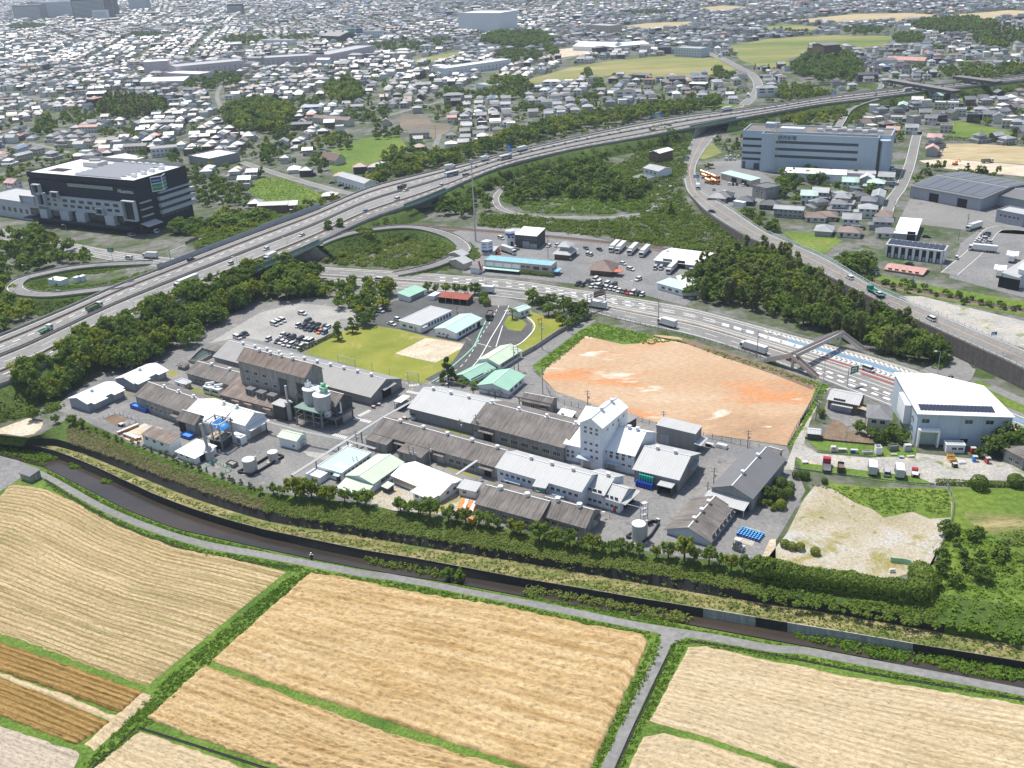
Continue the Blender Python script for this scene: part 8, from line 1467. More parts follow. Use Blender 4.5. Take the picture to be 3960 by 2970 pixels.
for i,(k,c,x,y)in enumerate((('suv','black',522,778),('kei','dark',560,788),('hatch','black',603,757),('kei','dark',630,772),('minivan','white',668,740),('hatch','white',640,797),('minivan','white',690,797),('minivan','white',697,766),('kei','dark',720,806),('kei','white',762,814),('minivan','white',768,778),('kei','white',800,820),('minivan','black',828,788),('kei','white',838,826),('sedan','white',873,834),('hatch','grey',913,843),('sedan','red',952,850),('minivan','white',992,854),('suv','black',1026,864),('kei','white',1070,872))):car(k,c,'G',x,y,-30,20,'%s in the block parked along the highway opposite the gate',group='cars parked along the highway')
for k,c,x,y,dx,dy,l in(('sedan','dark',705,482,30,14,'%s beside the railway near the trailers'),('hatch','grey',590,472,40,20,'%s beside the traditional house'),('kei','white',606,520,30,-20,'%s in front of the small garden trees'),('kei','white',632,528,30,-20,'%s in front of the small garden trees'),('hatch','white',438,556,30,10,'%s before the traditional house'),('hatch','white',270,452,-40,25,'%s beside the white container by the railway'),('suv','white',968,652,40,10,'%s at the farmhouse wall'),('suv','white',1036,738,-50,26,'%s by the road into the depot'),('hatch','white',905,604,40,14,'%s behind the old farmhouse'),('van','silver',1182,642,-20,40,'%s at the depot, left of two'),('van','silver',1230,644,-20,40,'%s at the depot, right of two'),('kei','white',340,450,-40,14,'%s next to the container by the railway')):car(k,c,'G',x,y,dx,dy,l,group='cars around the depots')
car('minivan','white','U',655,297,-40,4,'white minivan before the dark grey works');car('minivan','white','U',455,215,40,14,'white minivan in the yard by the white office');car('sedan','red','U',412,380,40,10,'red car behind the drive-in building')
for i,(x,y)in enumerate(((800,512),(855,520),(958,535),(1060,552))):truck('semi','white','G',x+30,y-38,-90,88,'white articulated lorry in the row of four at the depot',L=13.5,group='lorries parked at the depot')
truck('semi','white','G',1322,660,-70,66,'white articulated lorry reversed up to the white roofed depot',L=12);truck('semi','white','U',540,370,60,20,'white lorry parked behind the drive-in building',L=11)
truck('semi','white','E',1598,775,-150,62,'long white lorry with blue lettering heading down the expressway',ZE+.05,14);truck('dump','green','E',812,990,100,-46,'green tipper lorry with white cab on the expressway',ZE+.05,8.5);truck('flat','green','E',398,1180,70,-32,'small green open lorry on the expressway',ZE+.05,6.2);truck('box','white','F',102,565,-80,38,'white box lorry on the near carriageway by the green girder',ZE+.05,8.5)
for k,c,tl,x,y,dx,dy,l in(('suv','black','E',1637,572,60,-26,'black sport utility car on the far ramp lane of the expressway'),('sedan','white','F',370,358,-60,28,'white saloon car on the near carriageway, above the big roadside trees'),('hatch','white','F',66,478,-60,28,'white hatchback on the near carriageway behind the white box lorry'),('van','white','F',1185,52,-60,26,'white van on the expressway near the green railing'),('hatch','blue','F',912,155,-60,28,'dark blue hatchback on the expressway middle lane'),('sedan','white','B',1260,1633,-60,20,'white car beside the dark green lorry on the expressway'),('hatch','white','B',1560,1590,-60,22,'white car on the expressway below the buses'),('sedan','silver','C',520,1182,60,-16,'silver car on the far lanes by the tree belt'),('sedan','white','C',860,1115,60,-14,'white car farther along the far lanes'),('hatch','white','D',940,814,60,-8,'white car near the slip road on the far expressway'),('kei','white','E',1974,605,-70,30,'white pickup with pale green load on the expressway')):car(k,c,tl,x,y,dx,dy,l,ZE+.05,'cars on the expressway')
truck('dump','dark','B',1228,1615,-60,25,'dark green canvas lorry on the expressway by the white dormitory',ZE+.05,8,cabcol='dark');truck('bus','navy','B',1650,1505,-100,24,'white and blue coach on the expressway, the nearer of two',ZE+.05,11.5);truck('box','white','B',1638,1448,60,-12,'white box lorry beside the nearer coach',ZE+.05,8.5);truck('flat','dark','B',1775,1505,-60,16,'small dark lorry behind the nearer coach',ZE+.05,5.5,'dark');truck('box','white','B',1935,1375,60,-14,'white box lorry between the two coaches',ZE+.05,7.5);truck('bus','navy','B',2112,1362,-100,24,'white and blue coach on the expressway, the farther of two',ZE+.05,11.5)
truck('semi','white','C',45,1290,60,-16,'white lorry on the far carriageway beside the tree belt',ZE+.05,11);truck('semi','white','C',1790,948,-60,10,'white lorry where the expressway passes the far road',ZE+.05,12);truck('bus','dark','D',1215,780,-60,8,'white bus under the steel viaduct',ZE+.05,10)
car('suv','white','H',720,725,-60,-32,'white car coming up the overpass road',6.1);t=truck('flat','teal','H',945,858,-90,-48,'car transporter with green cab on the overpass road',6.1,11,'teal');car('hatch','white','H',965,862,-90,-48,'white wrecked car carried on the transporter',7.3);car('minivan','white','H',1415,1078,-90,-46,'white minivan on the overpass road',5.9);car('sedan','black','G',1665,155,40,4,'black car at the bend of the overpass road',2.6)
truck('box','white','C',1545,1620,4,40,'white box lorry at the stop line below the slab office',.3,7);car('hatch','white','C',1680,1188,14,-30,'white car coming out under the expressway',.1)
for x,y,L,l in((1975,828,9,'white lorry at the lights beyond the expressway, left of two'),(2052,782,9,'white lorry at the lights beyond the expressway, right of two'),(1730,488,9,'white lorry far along the road through the farmland'),(1740,446,8,'parked white lorry at the far roadside yard, left one'),(1785,446,8,'parked white lorry at the far roadside yard, middle one'),(1875,458,8,'parked white lorry at the far roadside yard, right one')):truck('box','white','C',x,y,8,40,l,.1,L)
for tl,x,y,dx,dy,L,l in(('G',1282,1130,-70,-20,9,'white box lorry on the highway beside the bare dirt lot'),('G',2020,1345,-100,-32,12,'long white lorry with dark lettering on the highway above the dirt lot'),('G',682,975,-70,-12,9,'white box lorry under the dark red gantry sign'),('F',1945,845,-70,-5,8,'white box lorry behind the gate trees on the highway'),('E',1292,548,-80,-4,9,'white box lorry on the ground level road left of the expressway')):truck('box','white',tl,x,y,dx,dy,l,.08,L)
car('van','white','H',880,1512,60,22,'white van on the red lane near the traffic island',.1);car('sedan','grey','H',222,1428,60,22,'grey car under the footbridge',.1);car('van','white','F',1032,742,-60,-5,'white van on the highway by the tall tree',.1);car('van','white','E',1105,558,-60,-4,'white van on the ground level road left of the expressway',.1)
truck('flat','grey','L',522,690,0,-60,'red cabbed flatbed lorry in the gravel yard',.04,6.5,'red');truck('dump','dark','L',640,705,3,-60,'white cabbed small tipper in the gravel yard',.04,5,'white');truck('box','white','L',912,720,-2,-60,'white box body lorry in the gravel yard, left of the silver car',.04,6.5);truck('box','white','L',1142,745,-6,-60,'white box body lorry in the gravel yard, right of the silver car',.04,6.5);car('minivan','silver','L',1036,735,-3,-60,'silver minivan between two white box lorries');truck('flat','white','L',1275,745,0,-60,'small red cabbed pickup at the end of the row in the gravel yard',.04,3.6,'red')
truck('semi','white','H',1782,300,-60,18,'white articulated lorry turning out of the warehouse street',.1,12);truck('semi','white','H',1855,490,-80,-8,'long white lorry along the wall of the depot yard',.06,13);car('kei','white','H',1635,555,12,-30,'white small van on the street beside the depot yard',.1)
for k,c,x,y in(('sedan','black',845,175),('hatch','grey',862,152),('hatch','white',810,200),('sedan','white',785,218),('sedan','white',772,238),('kei','white',878,245),('sedan','white',838,198)):car(k,c,'T',x,y,-40,-6,'%s in the corner of the depot yard',group='cars in the depot yard')
for i,(x,y)in enumerate(((990,580),(1120,430))):
 t=truck('trailer','white','T',x,y,-16,60,('nearer','farther')[i]+' open winged white trailer at the depot canopy',.06,9);MB().box(-4,4,-2.6,-1.3,3.6,3.75).box(-4,4,1.3,2.6,3.6,3.75).bd('wing_door','white',t)
car('sedan','black','T',48,478,40,10,'black car behind the faded pink shed');car('sedan','black','T',225,185,40,4,'black car behind the eight-door terrace')
for i,(x,y)in enumerate(((1600,1500),(1645,1515),(1692,1535),(1640,1570),(1692,1572),(1612,1530))):truck('mixer','orange','C',x,y,40,8,'orange and yellow mixer lorry in the block by the slab office',.05,7,'orange','mixer lorries by the slab office')
for i,(k,c,x,y)in enumerate((('hatch','white',1812,1580),('kei','black',1846,1583),('kei','black',1878,1583),('sedan','white',1930,1588),('hatch','black',1968,1592),('sedan','silver',1682,1625),('hatch','white',1775,1648),('hatch','white',1310,1608))):car(k,c,'C',x,y,4,-30,'%s in the yard before the cream garage',group='cars before the cream garage')
for i in range(9):car(('hatch','sedan','kei')[i%3],('white','white','silver','blue','white')[i%5],'D',1085+3*(i%2),1440+i*20,40,6,'%s in the row at the right end of the slab office',group='cars at the slab office');
for i in range(7):car(('hatch','minivan','kei')[i%3],('white','white','silver')[i%3],'C',1790+(i%4)*34,1345+(i//4)*26,10,-30,'%s in the car park left of the slab office',group='cars at the slab office')
for i in range(7):car(('hatch','minivan','kei')[i%3],('white','black','white')[i%3],'B',1355+i*14,918-2*i,10,-30,'%s in the row by the ploughed paddies',group='cars by the paddies')
car('sedan','black','B',630,1568,40,-4,'black car before the white dormitory, left one');car('sedan','navy','B',705,1592,40,-4,'dark blue car before the white dormitory, middle one');car('sedan','black','B',755,1612,40,-4,'black car before the white dormitory, right one')
t=truck('dump','dark','F',1975,1060,-30,70,'heavy black lorry waiting on the gate drive',.1,7.5,'dark');truck('dump','grey','D',1895,1392,40,-2,'grey tipper lorry on the building site',.1,8);truck('flat','dark','E',1310,335,60,6,'lorry with red load at the entrance of the dark office',.1,8);car('minivan','silver','E',1128,360,60,6,'silver van at the foot of the dark office',.1)
p=at('D',1622,1412,0);t=thing('excavator','small orange excavator on the building site','excavator',p,.4);MB().box(-1.6,1.6,-1.2,-.7,0,.8).box(-1.6,1.6,.7,1.2,0,.8).bd('track','tyre',t);MB().box(-1.5,1.,-1.1,1.1,.9,1.9).box(-.2,1.,-1.,.1,1.9,2.8).bd('cab','orange',t);MB().tube((.8,.4,1.6),(3.,.4,4.),.2,6).tube((3.,.4,4.),(4.6,.4,2.4),.17,6).box(4.3,5.,0,.8,1.7,2.4).bd('boom','orange',t)
for tl,x,y,dx,dy,l in(('J',1325,272,30,20,'white forklift at the corner of the light grey hall'),('J',2125,865,-40,10,'dark forklift with pallet before the long white block')):
 a,rz=face(tl,x,y,x+dx,y+dy,.02);t=thing('forklift',l,'forklift',a,rz);MB().box(-1.2,.8,-.55,.55,.25,1.05).box(-1.25,-.5,-.5,.5,1.05,1.3).bd('body','white',t);MB().box(-.7,.6,-.5,.5,2.05,2.12).box(-.7,-.62,-.5,-.42,1.1,2.05).box(.52,.6,.42,.5,1.,2.05).box(-.7,-.62,.42,.5,1.1,2.05).box(.52,.6,-.5,-.42,1.,2.05).bd('guard','black',t);MB().box(.85,.95,-.4,-.3,.1,2.1).box(.85,.95,.3,.4,.1,2.1).box(.95,2.,-.35,-.25,.08,.14).box(.95,2.,.25,.35,.08,.14).bd('mast','steel',t)
 for sx in(-.8,.55):
  for sy in(-1,1):inst('wheel',wheel(.28,.2),t,(sx,sy*.5,0))
a,rz=face('J',1235,165,1300,120,.02);t=thing('wagon','covered yard wagon under a white canopy by the light grey hall','wagon',a,rz);MB().box(-3.4,3.4,-1.4,1.4,.6,.8).bd('bed','wd',t);MB().box(-3.,3.,-1.6,1.6,3.3,3.42).bd('canopy','white',t);MB().box(-2.6,2.2,-1.2,1.2,.8,2.).bd('load','w_grey',t)
for x in(-2.9,2.9):
 for y in(-1.4,1.4):MB().box(-.06,.06,-.06,.06,.8,3.3).bd('post','steel',t,(x,y,0));inst('wheel',wheel(.35,.24),t,(x*.7,y*.8,0))
 #  POLES, LAMPS, SIGNS
def pole(kind,tl,xb,yb,yt,lab,z=0.,m='steel',hx=None):
 p=at(tl,xb,yb,z);g=p.copy();lo,hi=0.,75.
 for _ in range(40):
  md=(lo+hi)/2
  if at(tl,xb,yt,z+md).y>g.y:lo=md
  else:hi=md
 h=lo;t=thing({'lamp':'street_lamp','util':'utility_pole','mast':'mast'}[kind],lab,{'lamp':'street lamp','util':'utility pole','mast':'mast'}[kind],p,ru(-.3,.3),{'lamp':'street lamps','util':'utility poles'}.get(kind))
 if kind=='lamp':MB().cyl((0,0),.11,0,h,8,.07).bd('column','ls',t);MB().tube((0,0,h-.05),(-1.5,0,h+.15),.05,5).bd('arm','ls',t);MB().box(-2.2,-1.4,-.22,.22,h+.08,h+.26).bd('lantern','white',t)
 elif kind=='util':
  MB().cyl((0,0),.17,0,h,8,.11).bd('post',M[m],t)
  for k,z_ in enumerate((h-.6,h-1.5)):MB().box(-1.,1.,-.06,.06,z_,z_+.12).bd('crossarm','steel',t)
  MB().cyl((.45,0),.25,h-3.2,h-2.2,8).bd('transformer','ls',t)
 else:MB().cyl((0,0),.5,0,h,10,.22).bd('tube','ls',t);MB().cyl((0,0),.8,h-4,h-1,8).cyl((0,0),1.1,h-5,h-4.8,10).bd('antenna','ls',t);MB().cyl((0,0),.05,h,h+4,5).bd('spike','steel',t)
 return t
PW=[('lamp','E',262,757,605,'lamp on the inner edge of the left ramp loop',4.),('lamp','E',1168,1072,918,'lamp on the expressway verge above the wood, right one',7.4),('lamp','E',215,1580,1402,'lamp on the expressway verge at the left edge',7.4),('lamp','F',255,505,375,'lamp on the expressway by the white saloon car',7.4),('lamp','E',1180,690,540,'lamp at the merge of the left ramp',2.),('lamp','E',580,365,265,'lamp before the dark office',0.),('lamp','E',2045,690,535,'lamp on the expressway near the girder',7.4),('lamp','F',1120,610,482,'lamp at the foot of the loop ramp island',0.),('lamp','H',497,1592,1385,'lamp on the highway edge right of the footbridge',0.),('lamp','H',1470,1535,1348,'lamp at the tip of the bamboo wood',0.),('lamp','H',1465,1120,1005,'lamp beside the white minivan on the overpass',5.5),('lamp','K',792,1110,1060,'low lamp at the end of the white block',0.),('lamp','C',265,1240,1120,'lamp on the far belt, left one',7.4),('lamp','C',838,1095,985,'lamp on the far belt, middle one',7.4),('lamp','C',1345,1000,910,'lamp on the far belt, right one',7.4),('lamp','G',1015,905,745,'lamp at the car park by the highway',0.),('util','G',1205,1170,905,'pole on the fence of the bare dirt lot with white transformers',0.),('util','G',2048,1400,1170,'pole on the fence of the bare dirt lot beside the long lorry',0.),('util','G',430,1182,1000,'pole in the lawn corner with stay',0.),('util','G',632,1025,860,'pole beside the gantry sign',0.),('util','G',213,1330,1100,'pole on the gate lawn',0.),('util','K',603,175,20,'red-brown pole with stay at the dirt lot fence',0.),('util','K',1252,258,195,'red-brown pole behind the grey box warehouse',0.),('util','K',1970,515,360,'red-brown pole behind the dark panel roofed hall',0.),('util','K',1680,832,680,'dark pole before the dark panel roofed hall',0.),('util','K',1628,915,800,'pole pair by the front canopy',0.),('util','J',845,517,365,'pole behind the pale roofed laboratory',0.),('util','J',1297,645,490,'twin pole above the canteen roof, left',0.),('util','J',1335,655,500,'twin pole above the canteen roof, right',0.),('util','J',1732,448,265,'dark pole before the light grey hall',0.),('util','J',1868,425,225,'dark pole at the joint of the two big halls',0.),('util','J',1472,672,470,'pole by the long low workshop',0.),('util','L',430,275,60,'pole with cage box by the shop house',0.),('util','L',452,200,70,'second pole by the shop house',0.),('util','S',808,430,160,'twin pole beside the pale green office, left',0.),('util','S',855,425,165,'twin pole beside the pale green office, right',0.),('util','S',1118,680,390,'pole on the fence corner of the dirt lot',0.),('util','F',1700,1040,960,'pole behind the white flat roofed building',0.),('util','U',980,432,170,'pole with many fittings behind the blue roof',0.),('util','H',1722,300,165,'pole at the lorry junction',0.),('util','H',1650,400,310,'pole in the terrace car park',0.),('util','H',1505,640,480,'pole by the pink shed',0.),('util','H',1255,800,690,'railway pole in the hedge, left',0.),('util','H',935,735,640,'railway pole by the overpass fence',0.),('util','H',1095,200,60,'pole on the warehouse street',0.),('util','B',1517,1200,1070,'pole by the ploughed paddies',0.),('util','R',340,105,0,'thin pole behind the storehouse',0.)]
for k,tl,x,yb,yt,l,z in PW:pole(k,tl,x,yb,yt,l,z)
TILES['BF']=(1000,0,_s)
pole('mast','BF',1858,2062,1345,'very tall slim grey mast by the loop ramp',0.)
p=at('G',600,1010,0);q=at('G',757,960,0);t=thing('gantry_sign','dark red backed gantry sign spanning the near lanes by the gate wood','gantry sign',p);d=q-p
for k,r_ in((0,.18),(1,.18)):MB().cyl((d.x*k,d.y*k),r_,0,8,8).bd('post','steel',t)
MB().beam((0,0,6.6),d+Vector((0,0,6.6)),.5,.3).beam((0,0,7.8),d+Vector((0,0,7.8)),.5,.2).bd('truss','ls',t);MB().beam(d*.35+Vector((0,0,5.6)),d*.95+Vector((0,0,5.6)),.25,2.8).bd('sign_back',plain('dark_red_brown_steel',(.16,.075,.06),.7),t)
p=at('E',1465,590,0);q=at('E',1740,470,0);t=thing('gantry_sign','pinkish brown gantry sign over the road left of the expressway','gantry sign',p);d=q-p
for k in(0,1):MB().cyl((d.x*k,d.y*k),.18,0,7.5,8).bd('post','steel',t)
MB().beam((0,0,6.),d+Vector((0,0,6.)),.5,.3).bd('truss','ls',t);MB().beam(d*.5+Vector((0,0,6.2)),d*.9+Vector((0,0,6.2)),.25,1.8).bd('sign_back','r_brown',t)
M['roadblue']=plain('road_sign_blue',(.02,.16,.52),.4,var=.04);M['roadgreen']=plain('road_sign_green',(.01,.2,.13),.4,var=.04)
for tl,x,yb,yt,z,mk,w_,h_,l in(('B',2147,1350,1240,ZE,'roadblue',3.2,4.4,'blue expressway direction sign over the far coach'),('C',1208,1035,975,ZE,'roadblue',8,2.6,'wide blue sign at the far edge of the expressway'),('E',325,430,365,0.,'roadblue',4.2,3.4,'blue road sign before the dark office'),('C',1450,1400,1335,.5,'roadblue',2.8,2.,'blue road sign on the overpass approach'),('C',1530,1560,1495,.5,'roadblue',3.6,2.2,'blue sign at the mixer yard entrance'),('E',962,560,460,0.,'roadgreen',3.4,2.4,'green sign at the end of the left wood'),('D',580,830,785,ZE,'roadblue',5,2.4,'blue sign at the far slip road'),('H',1955,1205,1180,5.4,'roadblue',2.2,1.4,'small blue and white board on the overpass fence')):
 p=at(tl,x,yb,z);g=p.y;lo,hi=0.,40.
 for _ in range(30):
  md=(lo+hi)/2
  if at(tl,x,yt,z+md).y>g:lo=md
  else:hi=md
 t=thing('road_sign',l,'road sign',p,ru(-.2,.2));MB().cyl((0,.2),.13,0,lo,8).bd('post','ls',t);MB().box(-w_/2,w_/2,-.05,.05,lo-h_,lo).bd('panel',M[mk],t);mb=MB()
 for k in range(3):mb.box(-w_*.35,w_*(.1+.1*k),-.08,-.05,lo-h_*(.25+.25*k)-.1,lo-h_*(.25+.25*k)+.12)
 mb.bd('lettering','white',t)
p=at('X',727,1022,0);t=thing('road_sign','large green direction sign on a bent pole over the highway','road sign',p,.45);MB().cyl((0,0),.18,0,7.,8).bd('post','ls',t);MB().tube((0,0,6.8),(4.5,0,7.),.1,6).tube((0,0,5.4),(4.5,0,5.6),.1,6).bd('arm','ls',t);MB().box(.8,4.6,-.15,-.08,4.8,7.6).bd('panel','roadgreen',t);MB().box(1.2,3.,-.18,-.15,6.6,7.).box(1.2,2.4,-.18,-.15,5.7,6.1).box(3.2,3.5,-.18,-.15,5.2,7.2).bd('lettering','white',t)
# ---- footbridge
M['fb']=plain('pale_footbridge_paint',(.50,.46,.42),.7,mode='W');M['fbr']=plain('rusty_stair_tread',(.22,.14,.11),.9,mode='W')
a=at('H',228,1500,0);b=at('H',635,1302,0);HB=5.4;A=a+Vector((0,0,HB));Bq=b+Vector((0,0,HB));t=thing('footbridge','pale steel footbridge with stairs over the highway by the bamboo wood','footbridge',a);o0=a
def fb(p1,p2,wd,stairs=False):
 p1=p1-o0;p2=p2-o0
 d=p2-p1;nn=Vector((-d.y,d.x,0)).normalized()*(wd/2);dn=Vector((0,0,.45));up=Vector((0,0,1.1))
 MB().add([p1-nn,p2-nn,p2+nn,p1+nn,p1-nn-dn,p2-nn-dn,p2+nn-dn,p1+nn-dn],[(0,1,2,3),(7,6,5,4),(4,5,1,0),(6,7,3,2),(5,6,2,1),(7,4,0,3)]).bd('stair_flight' if stairs else 'deck',M['fbr']if stairs else M['fb'],t)
 for s in(-1,1):e=nn*s*1.03;e2=nn*s*1.1;MB().add([p1+e-dn,p2+e-dn,p2+e+up,p1+e+up,p1+e2-dn,p2+e2-dn,p2+e2+up,p1+e2+up],[(0,1,2,3),(7,6,5,4),(0,4,5,1),(3,2,6,7),(1,5,6,2),(0,3,7,4)]).bd('parapet','fb',t)
fb(A,Bq,2.2)
for p_,tl,x,y in((Bq,'H',860,1355),(Bq,'H',415,1250),(A,'H',442,1575),(A,'H',0,1428)):fb(p_,at(tl,x,y,.1),2.,True)
for p_ in(a,b):MB().cyl((0,0),.55,0,HB-.4,12).bd('pier','fb',t,p_-o0)
# ---- fences
def fence(tl,pts,lab,h=1.6,step=2.6,m='steel',bars=None,z=0.,n=None):
 P=smooth([at(tl,x,y,z)for x,y in pts],n or max(6,len(pts)*5));return rail_thing(P,lab,'fence','fence',h,step,m,bars or((h*.3,.05),(h*.62,.05),(h*.95,.05)))
fence('G',[(650,1005),(800,1050),(1000,1105),(1250,1170),(1500,1235),(1800,1315),(2000,1370),(2212,1455)],'dark post and rail fence between highway and bare dirt lot',1.4,2.6);fence('H',[(0,1435),(120,1475),(260,1520),(430,1590)],'end of the dark post fence under the footbridge',1.3,2.6)
fence('L',[(480,-20),(420,100),(340,220),(260,350),(190,490)],'post fence on the weedy edge right of the bare dirt lot',1.4,2.6);fence('K',[(250,5),(320,100),(560,180),(1000,270),(1190,335)],'wire fence behind the big halls along the dirt lot',1.8,3.);fence('K',[(1590,420),(1800,460),(2000,510),(2150,545)],'wire fence behind the grey yard along the dirt lot',1.8,3.)
P_=smooth([at('O',x,y,0)for x,y in((1128,770),(1160,752),(1200,725),(1240,703),(1278,682))],30);mb=MB();ribbon_wall(mb,P_-np.array([*P_[0][:2],0]),0,0,1.9,.2);t=thing('wall','grey slab boundary wall between gate lawn and bare dirt lot','wall',(P_[0][0],P_[0][1],0));mb.bd('slab','parapet',t)
L_=np.concatenate([[0],np.cumsum(np.linalg.norm(np.diff(P_,axis=0),axis=1))]);pm=MB().box(-.14,.14,-.14,.14,0,2.05).mesh('post',M['concrete'])
for k in range(22):u=L_[-1]*k/21;inst('post',pm,t,(np.interp(u,L_,P_[:,0])-P_[0][0],np.interp(u,L_,P_[:,1])-P_[0][1],0))
fence('L',[(1545,830),(1580,900),(1605,1000),(1595,1110),(1545,1240),(1480,1420),(1440,1520)],'thin wire fence between sandy lot and meadow',1.5,3.,'steel');fence('L',[(250,690),(500,725),(900,775),(1250,815),(1440,825)],'low kerb rail behind the parked lorries in the gravel yard',.5,4.,'w_grey',((.0,.35),));fence('L',[(340,435),(700,470),(1050,500)],'low dark wall below the vegetable plots',.7,4.,'wd',((0,.6),));fence('L',[(1070,1490),(1240,1520),(1245,1610)],'green net fence at the corner of the sandy lot',1.6,2.,'lgreen',((.1,1.4),))
fence('R',[(1200,1310),(1370,1225)],'pale green railing of the small pit, left run',1.1,1.5,'lgreen');fence('R',[(1390,1250),(1560,1320),(1440,1370)],'pale green railing of the small pit, right run',1.1,1.5,'lgreen');fence('R',[(0,690),(150,640),(290,680),(410,725),(250,790)],'wire fence around the brown patch by the storehouses',1.2,2.,'ls')
for(x0,yb0,yt0),(x1,yb1,yt1),l in(((682,1440,1378),(828,1478,1410),'left net backstop frame on the lawn'),((1280,1615,1522),(1372,1622,1520),'right net backstop frame on the lawn'),((1780,1280,1225),(1822,1310,1232),'batting cage frame by the infield dirt')):
 a=at('F',x0,yb0,0);b=at('F',x1,yb1,0);h_=height('F',x0,yt0,yb0);t=thing('backstop',l,'sports frame',a);d=b-a
 for k in(0,1):MB().cyl((d.x*k,d.y*k),.12,0,h_,8).bd('post','ls',t)
 MB().tube((0,0,h_),(d.x,d.y,h_),.1,6).bd('crossbar','ls',t);mb=MB()
 for k in range(1,12):mb.tube((d.x*k/12,d.y*k/12,0),(d.x*k/12,d.y*k/12,h_),.012,3)
 for k in range(1,8):mb.tube((0,0,h_*k/8),(d.x,d.y,h_*k/8),.012,3)
 mb.bd('net','steel',t)
for i,(x,yb,yt)in enumerate(((972,1510,1445),(1122,1550,1485))):p=at('F',x,yb,0);h_=height('F',x,yt,yb);t=MB().cyl((0,0),.1,0,h_,8).bd('net_post','ls',None,p);tag(t,('left','right')[i]+' lone net post along the lawn edge','post')
# ---- drums, sacks, containers, clutter
def lid_drum(name,c,top,r=.3,h=.88,band=True):
 k=('drum',c,top,r)
 if k not in _vm:mb=MB().cyl((0,0),r,0,h,12).cyl((0,0),r+.015,h*.33,h*.37,12).cyl((0,0),r+.015,h*.64,h*.68,12);_vm[k]=mb.mesh('shell',M[c]);_vm[k,'t']=MB().cyl((0,0),r-.02,h,h+.02,12).mesh('lid',M[top])
 return _vm[k],_vm[k,'t']
def drum_block(tl,x,y,nx,ny,ang,c,top,lab,grp,r=.3,layers=1,pitch=.7):
 sm_,tm=lid_drum('drum',c,top,r);p=at(tl,x,y,.02)
 for k in range(layers):
  for j in range(ny):
   for i in range(nx):
    q=p+Vector((math.cos(ang)*i*pitch-math.sin(ang)*j*pitch,math.sin(ang)*i*pitch+math.cos(ang)*j*pitch,k*.92));t=thing('drum',lab,'drum',q,0,grp);inst('shell',sm_,t);inst('lid',tm,t)
M['lidblue']=plain('light_blue_lid',(.12,.42,.75),.4)
AU=math.radians(-34);drum_block('L',-60,1315,5,8,.95,'bluep','lidblue','blue drum with light blue lid in the block by the sandy lot','blue drums',.33,1,.85)
drum_block('K',1020,838,7,2,AU,'bluep','bluep','dark blue drum in the front rows beside the grey warehouse','dark blue drums',.34,2,.8);drum_block('K',1050,826,6,1,AU,'tealp','tealp','teal drum in the back rows beside the grey warehouse','teal drums',.36,4,.8);drum_block('K',972,985,2,4,.95,'black','white','black drum with white lid beside the gabled end block','black drums',.36,1,.85);drum_block('K',1918,1400,3,4,.95,'silo','white','grey drum with white lid by the pale crates','grey drums',.33,1,.8)
sack=MB().box(-.55,.55,-.55,.55,0,.95).mesh('bag',M['orange']);stop_=MB().box(-.48,.48,-.48,.48,.95,1.1).mesh('top',M['white'])
for i in range(24):
 x,y=1725+(i%4)*32+ru(-4,4)+(i//4)*6,1045-(i//4)*14+(i%4)*10;t=thing('bulk_sack','bright orange bulk sack in the heap by the lower weathered shed','sack',at('J',x,y,.02),AU+ru(-.1,.1),'orange bulk sacks');inst('bag',sack,t)
 if i%2:inst('top',stop_,t)
for i,(x,y)in enumerate(((1710,1105),(1735,1100),(1815,1135),(1845,1145))):t=thing('bulk_sack','orange bulk sack between the bank trees','sack',at('J',x,y,.02),AU,'orange bulk sacks behind the bank trees');inst('bag',sack,t)
tub=MB().box(-.6,.6,-.5,.5,0,.95).mesh('tub',plain('orange_brown_tub',(.42,.19,.07),.6));tubl=MB().box(-.55,.55,-.45,.45,.95,1.02).mesh('lid',M['white'])
for i in range(9):u=i/8;t=thing('tub','orange-brown tub with white lid in the long row by the tan patch','tub',at('R',lerp(195,410,u),lerp(880,790,u),.02),.55,'tubs by the tan patch');inst('tub',tub,t);inst('lid',tubl,t)
for i in range(10):u=(i%5)/4;t=thing('tub','orange-brown tub with white lid in the short double row by the narrow store','tub',at('R',lerp(270,400,u)+(i//5)*40,lerp(905,955,u)-(i//5)*8,.02),AU,'tubs by the narrow store');inst('tub',tub,t);inst('lid',tubl,t)
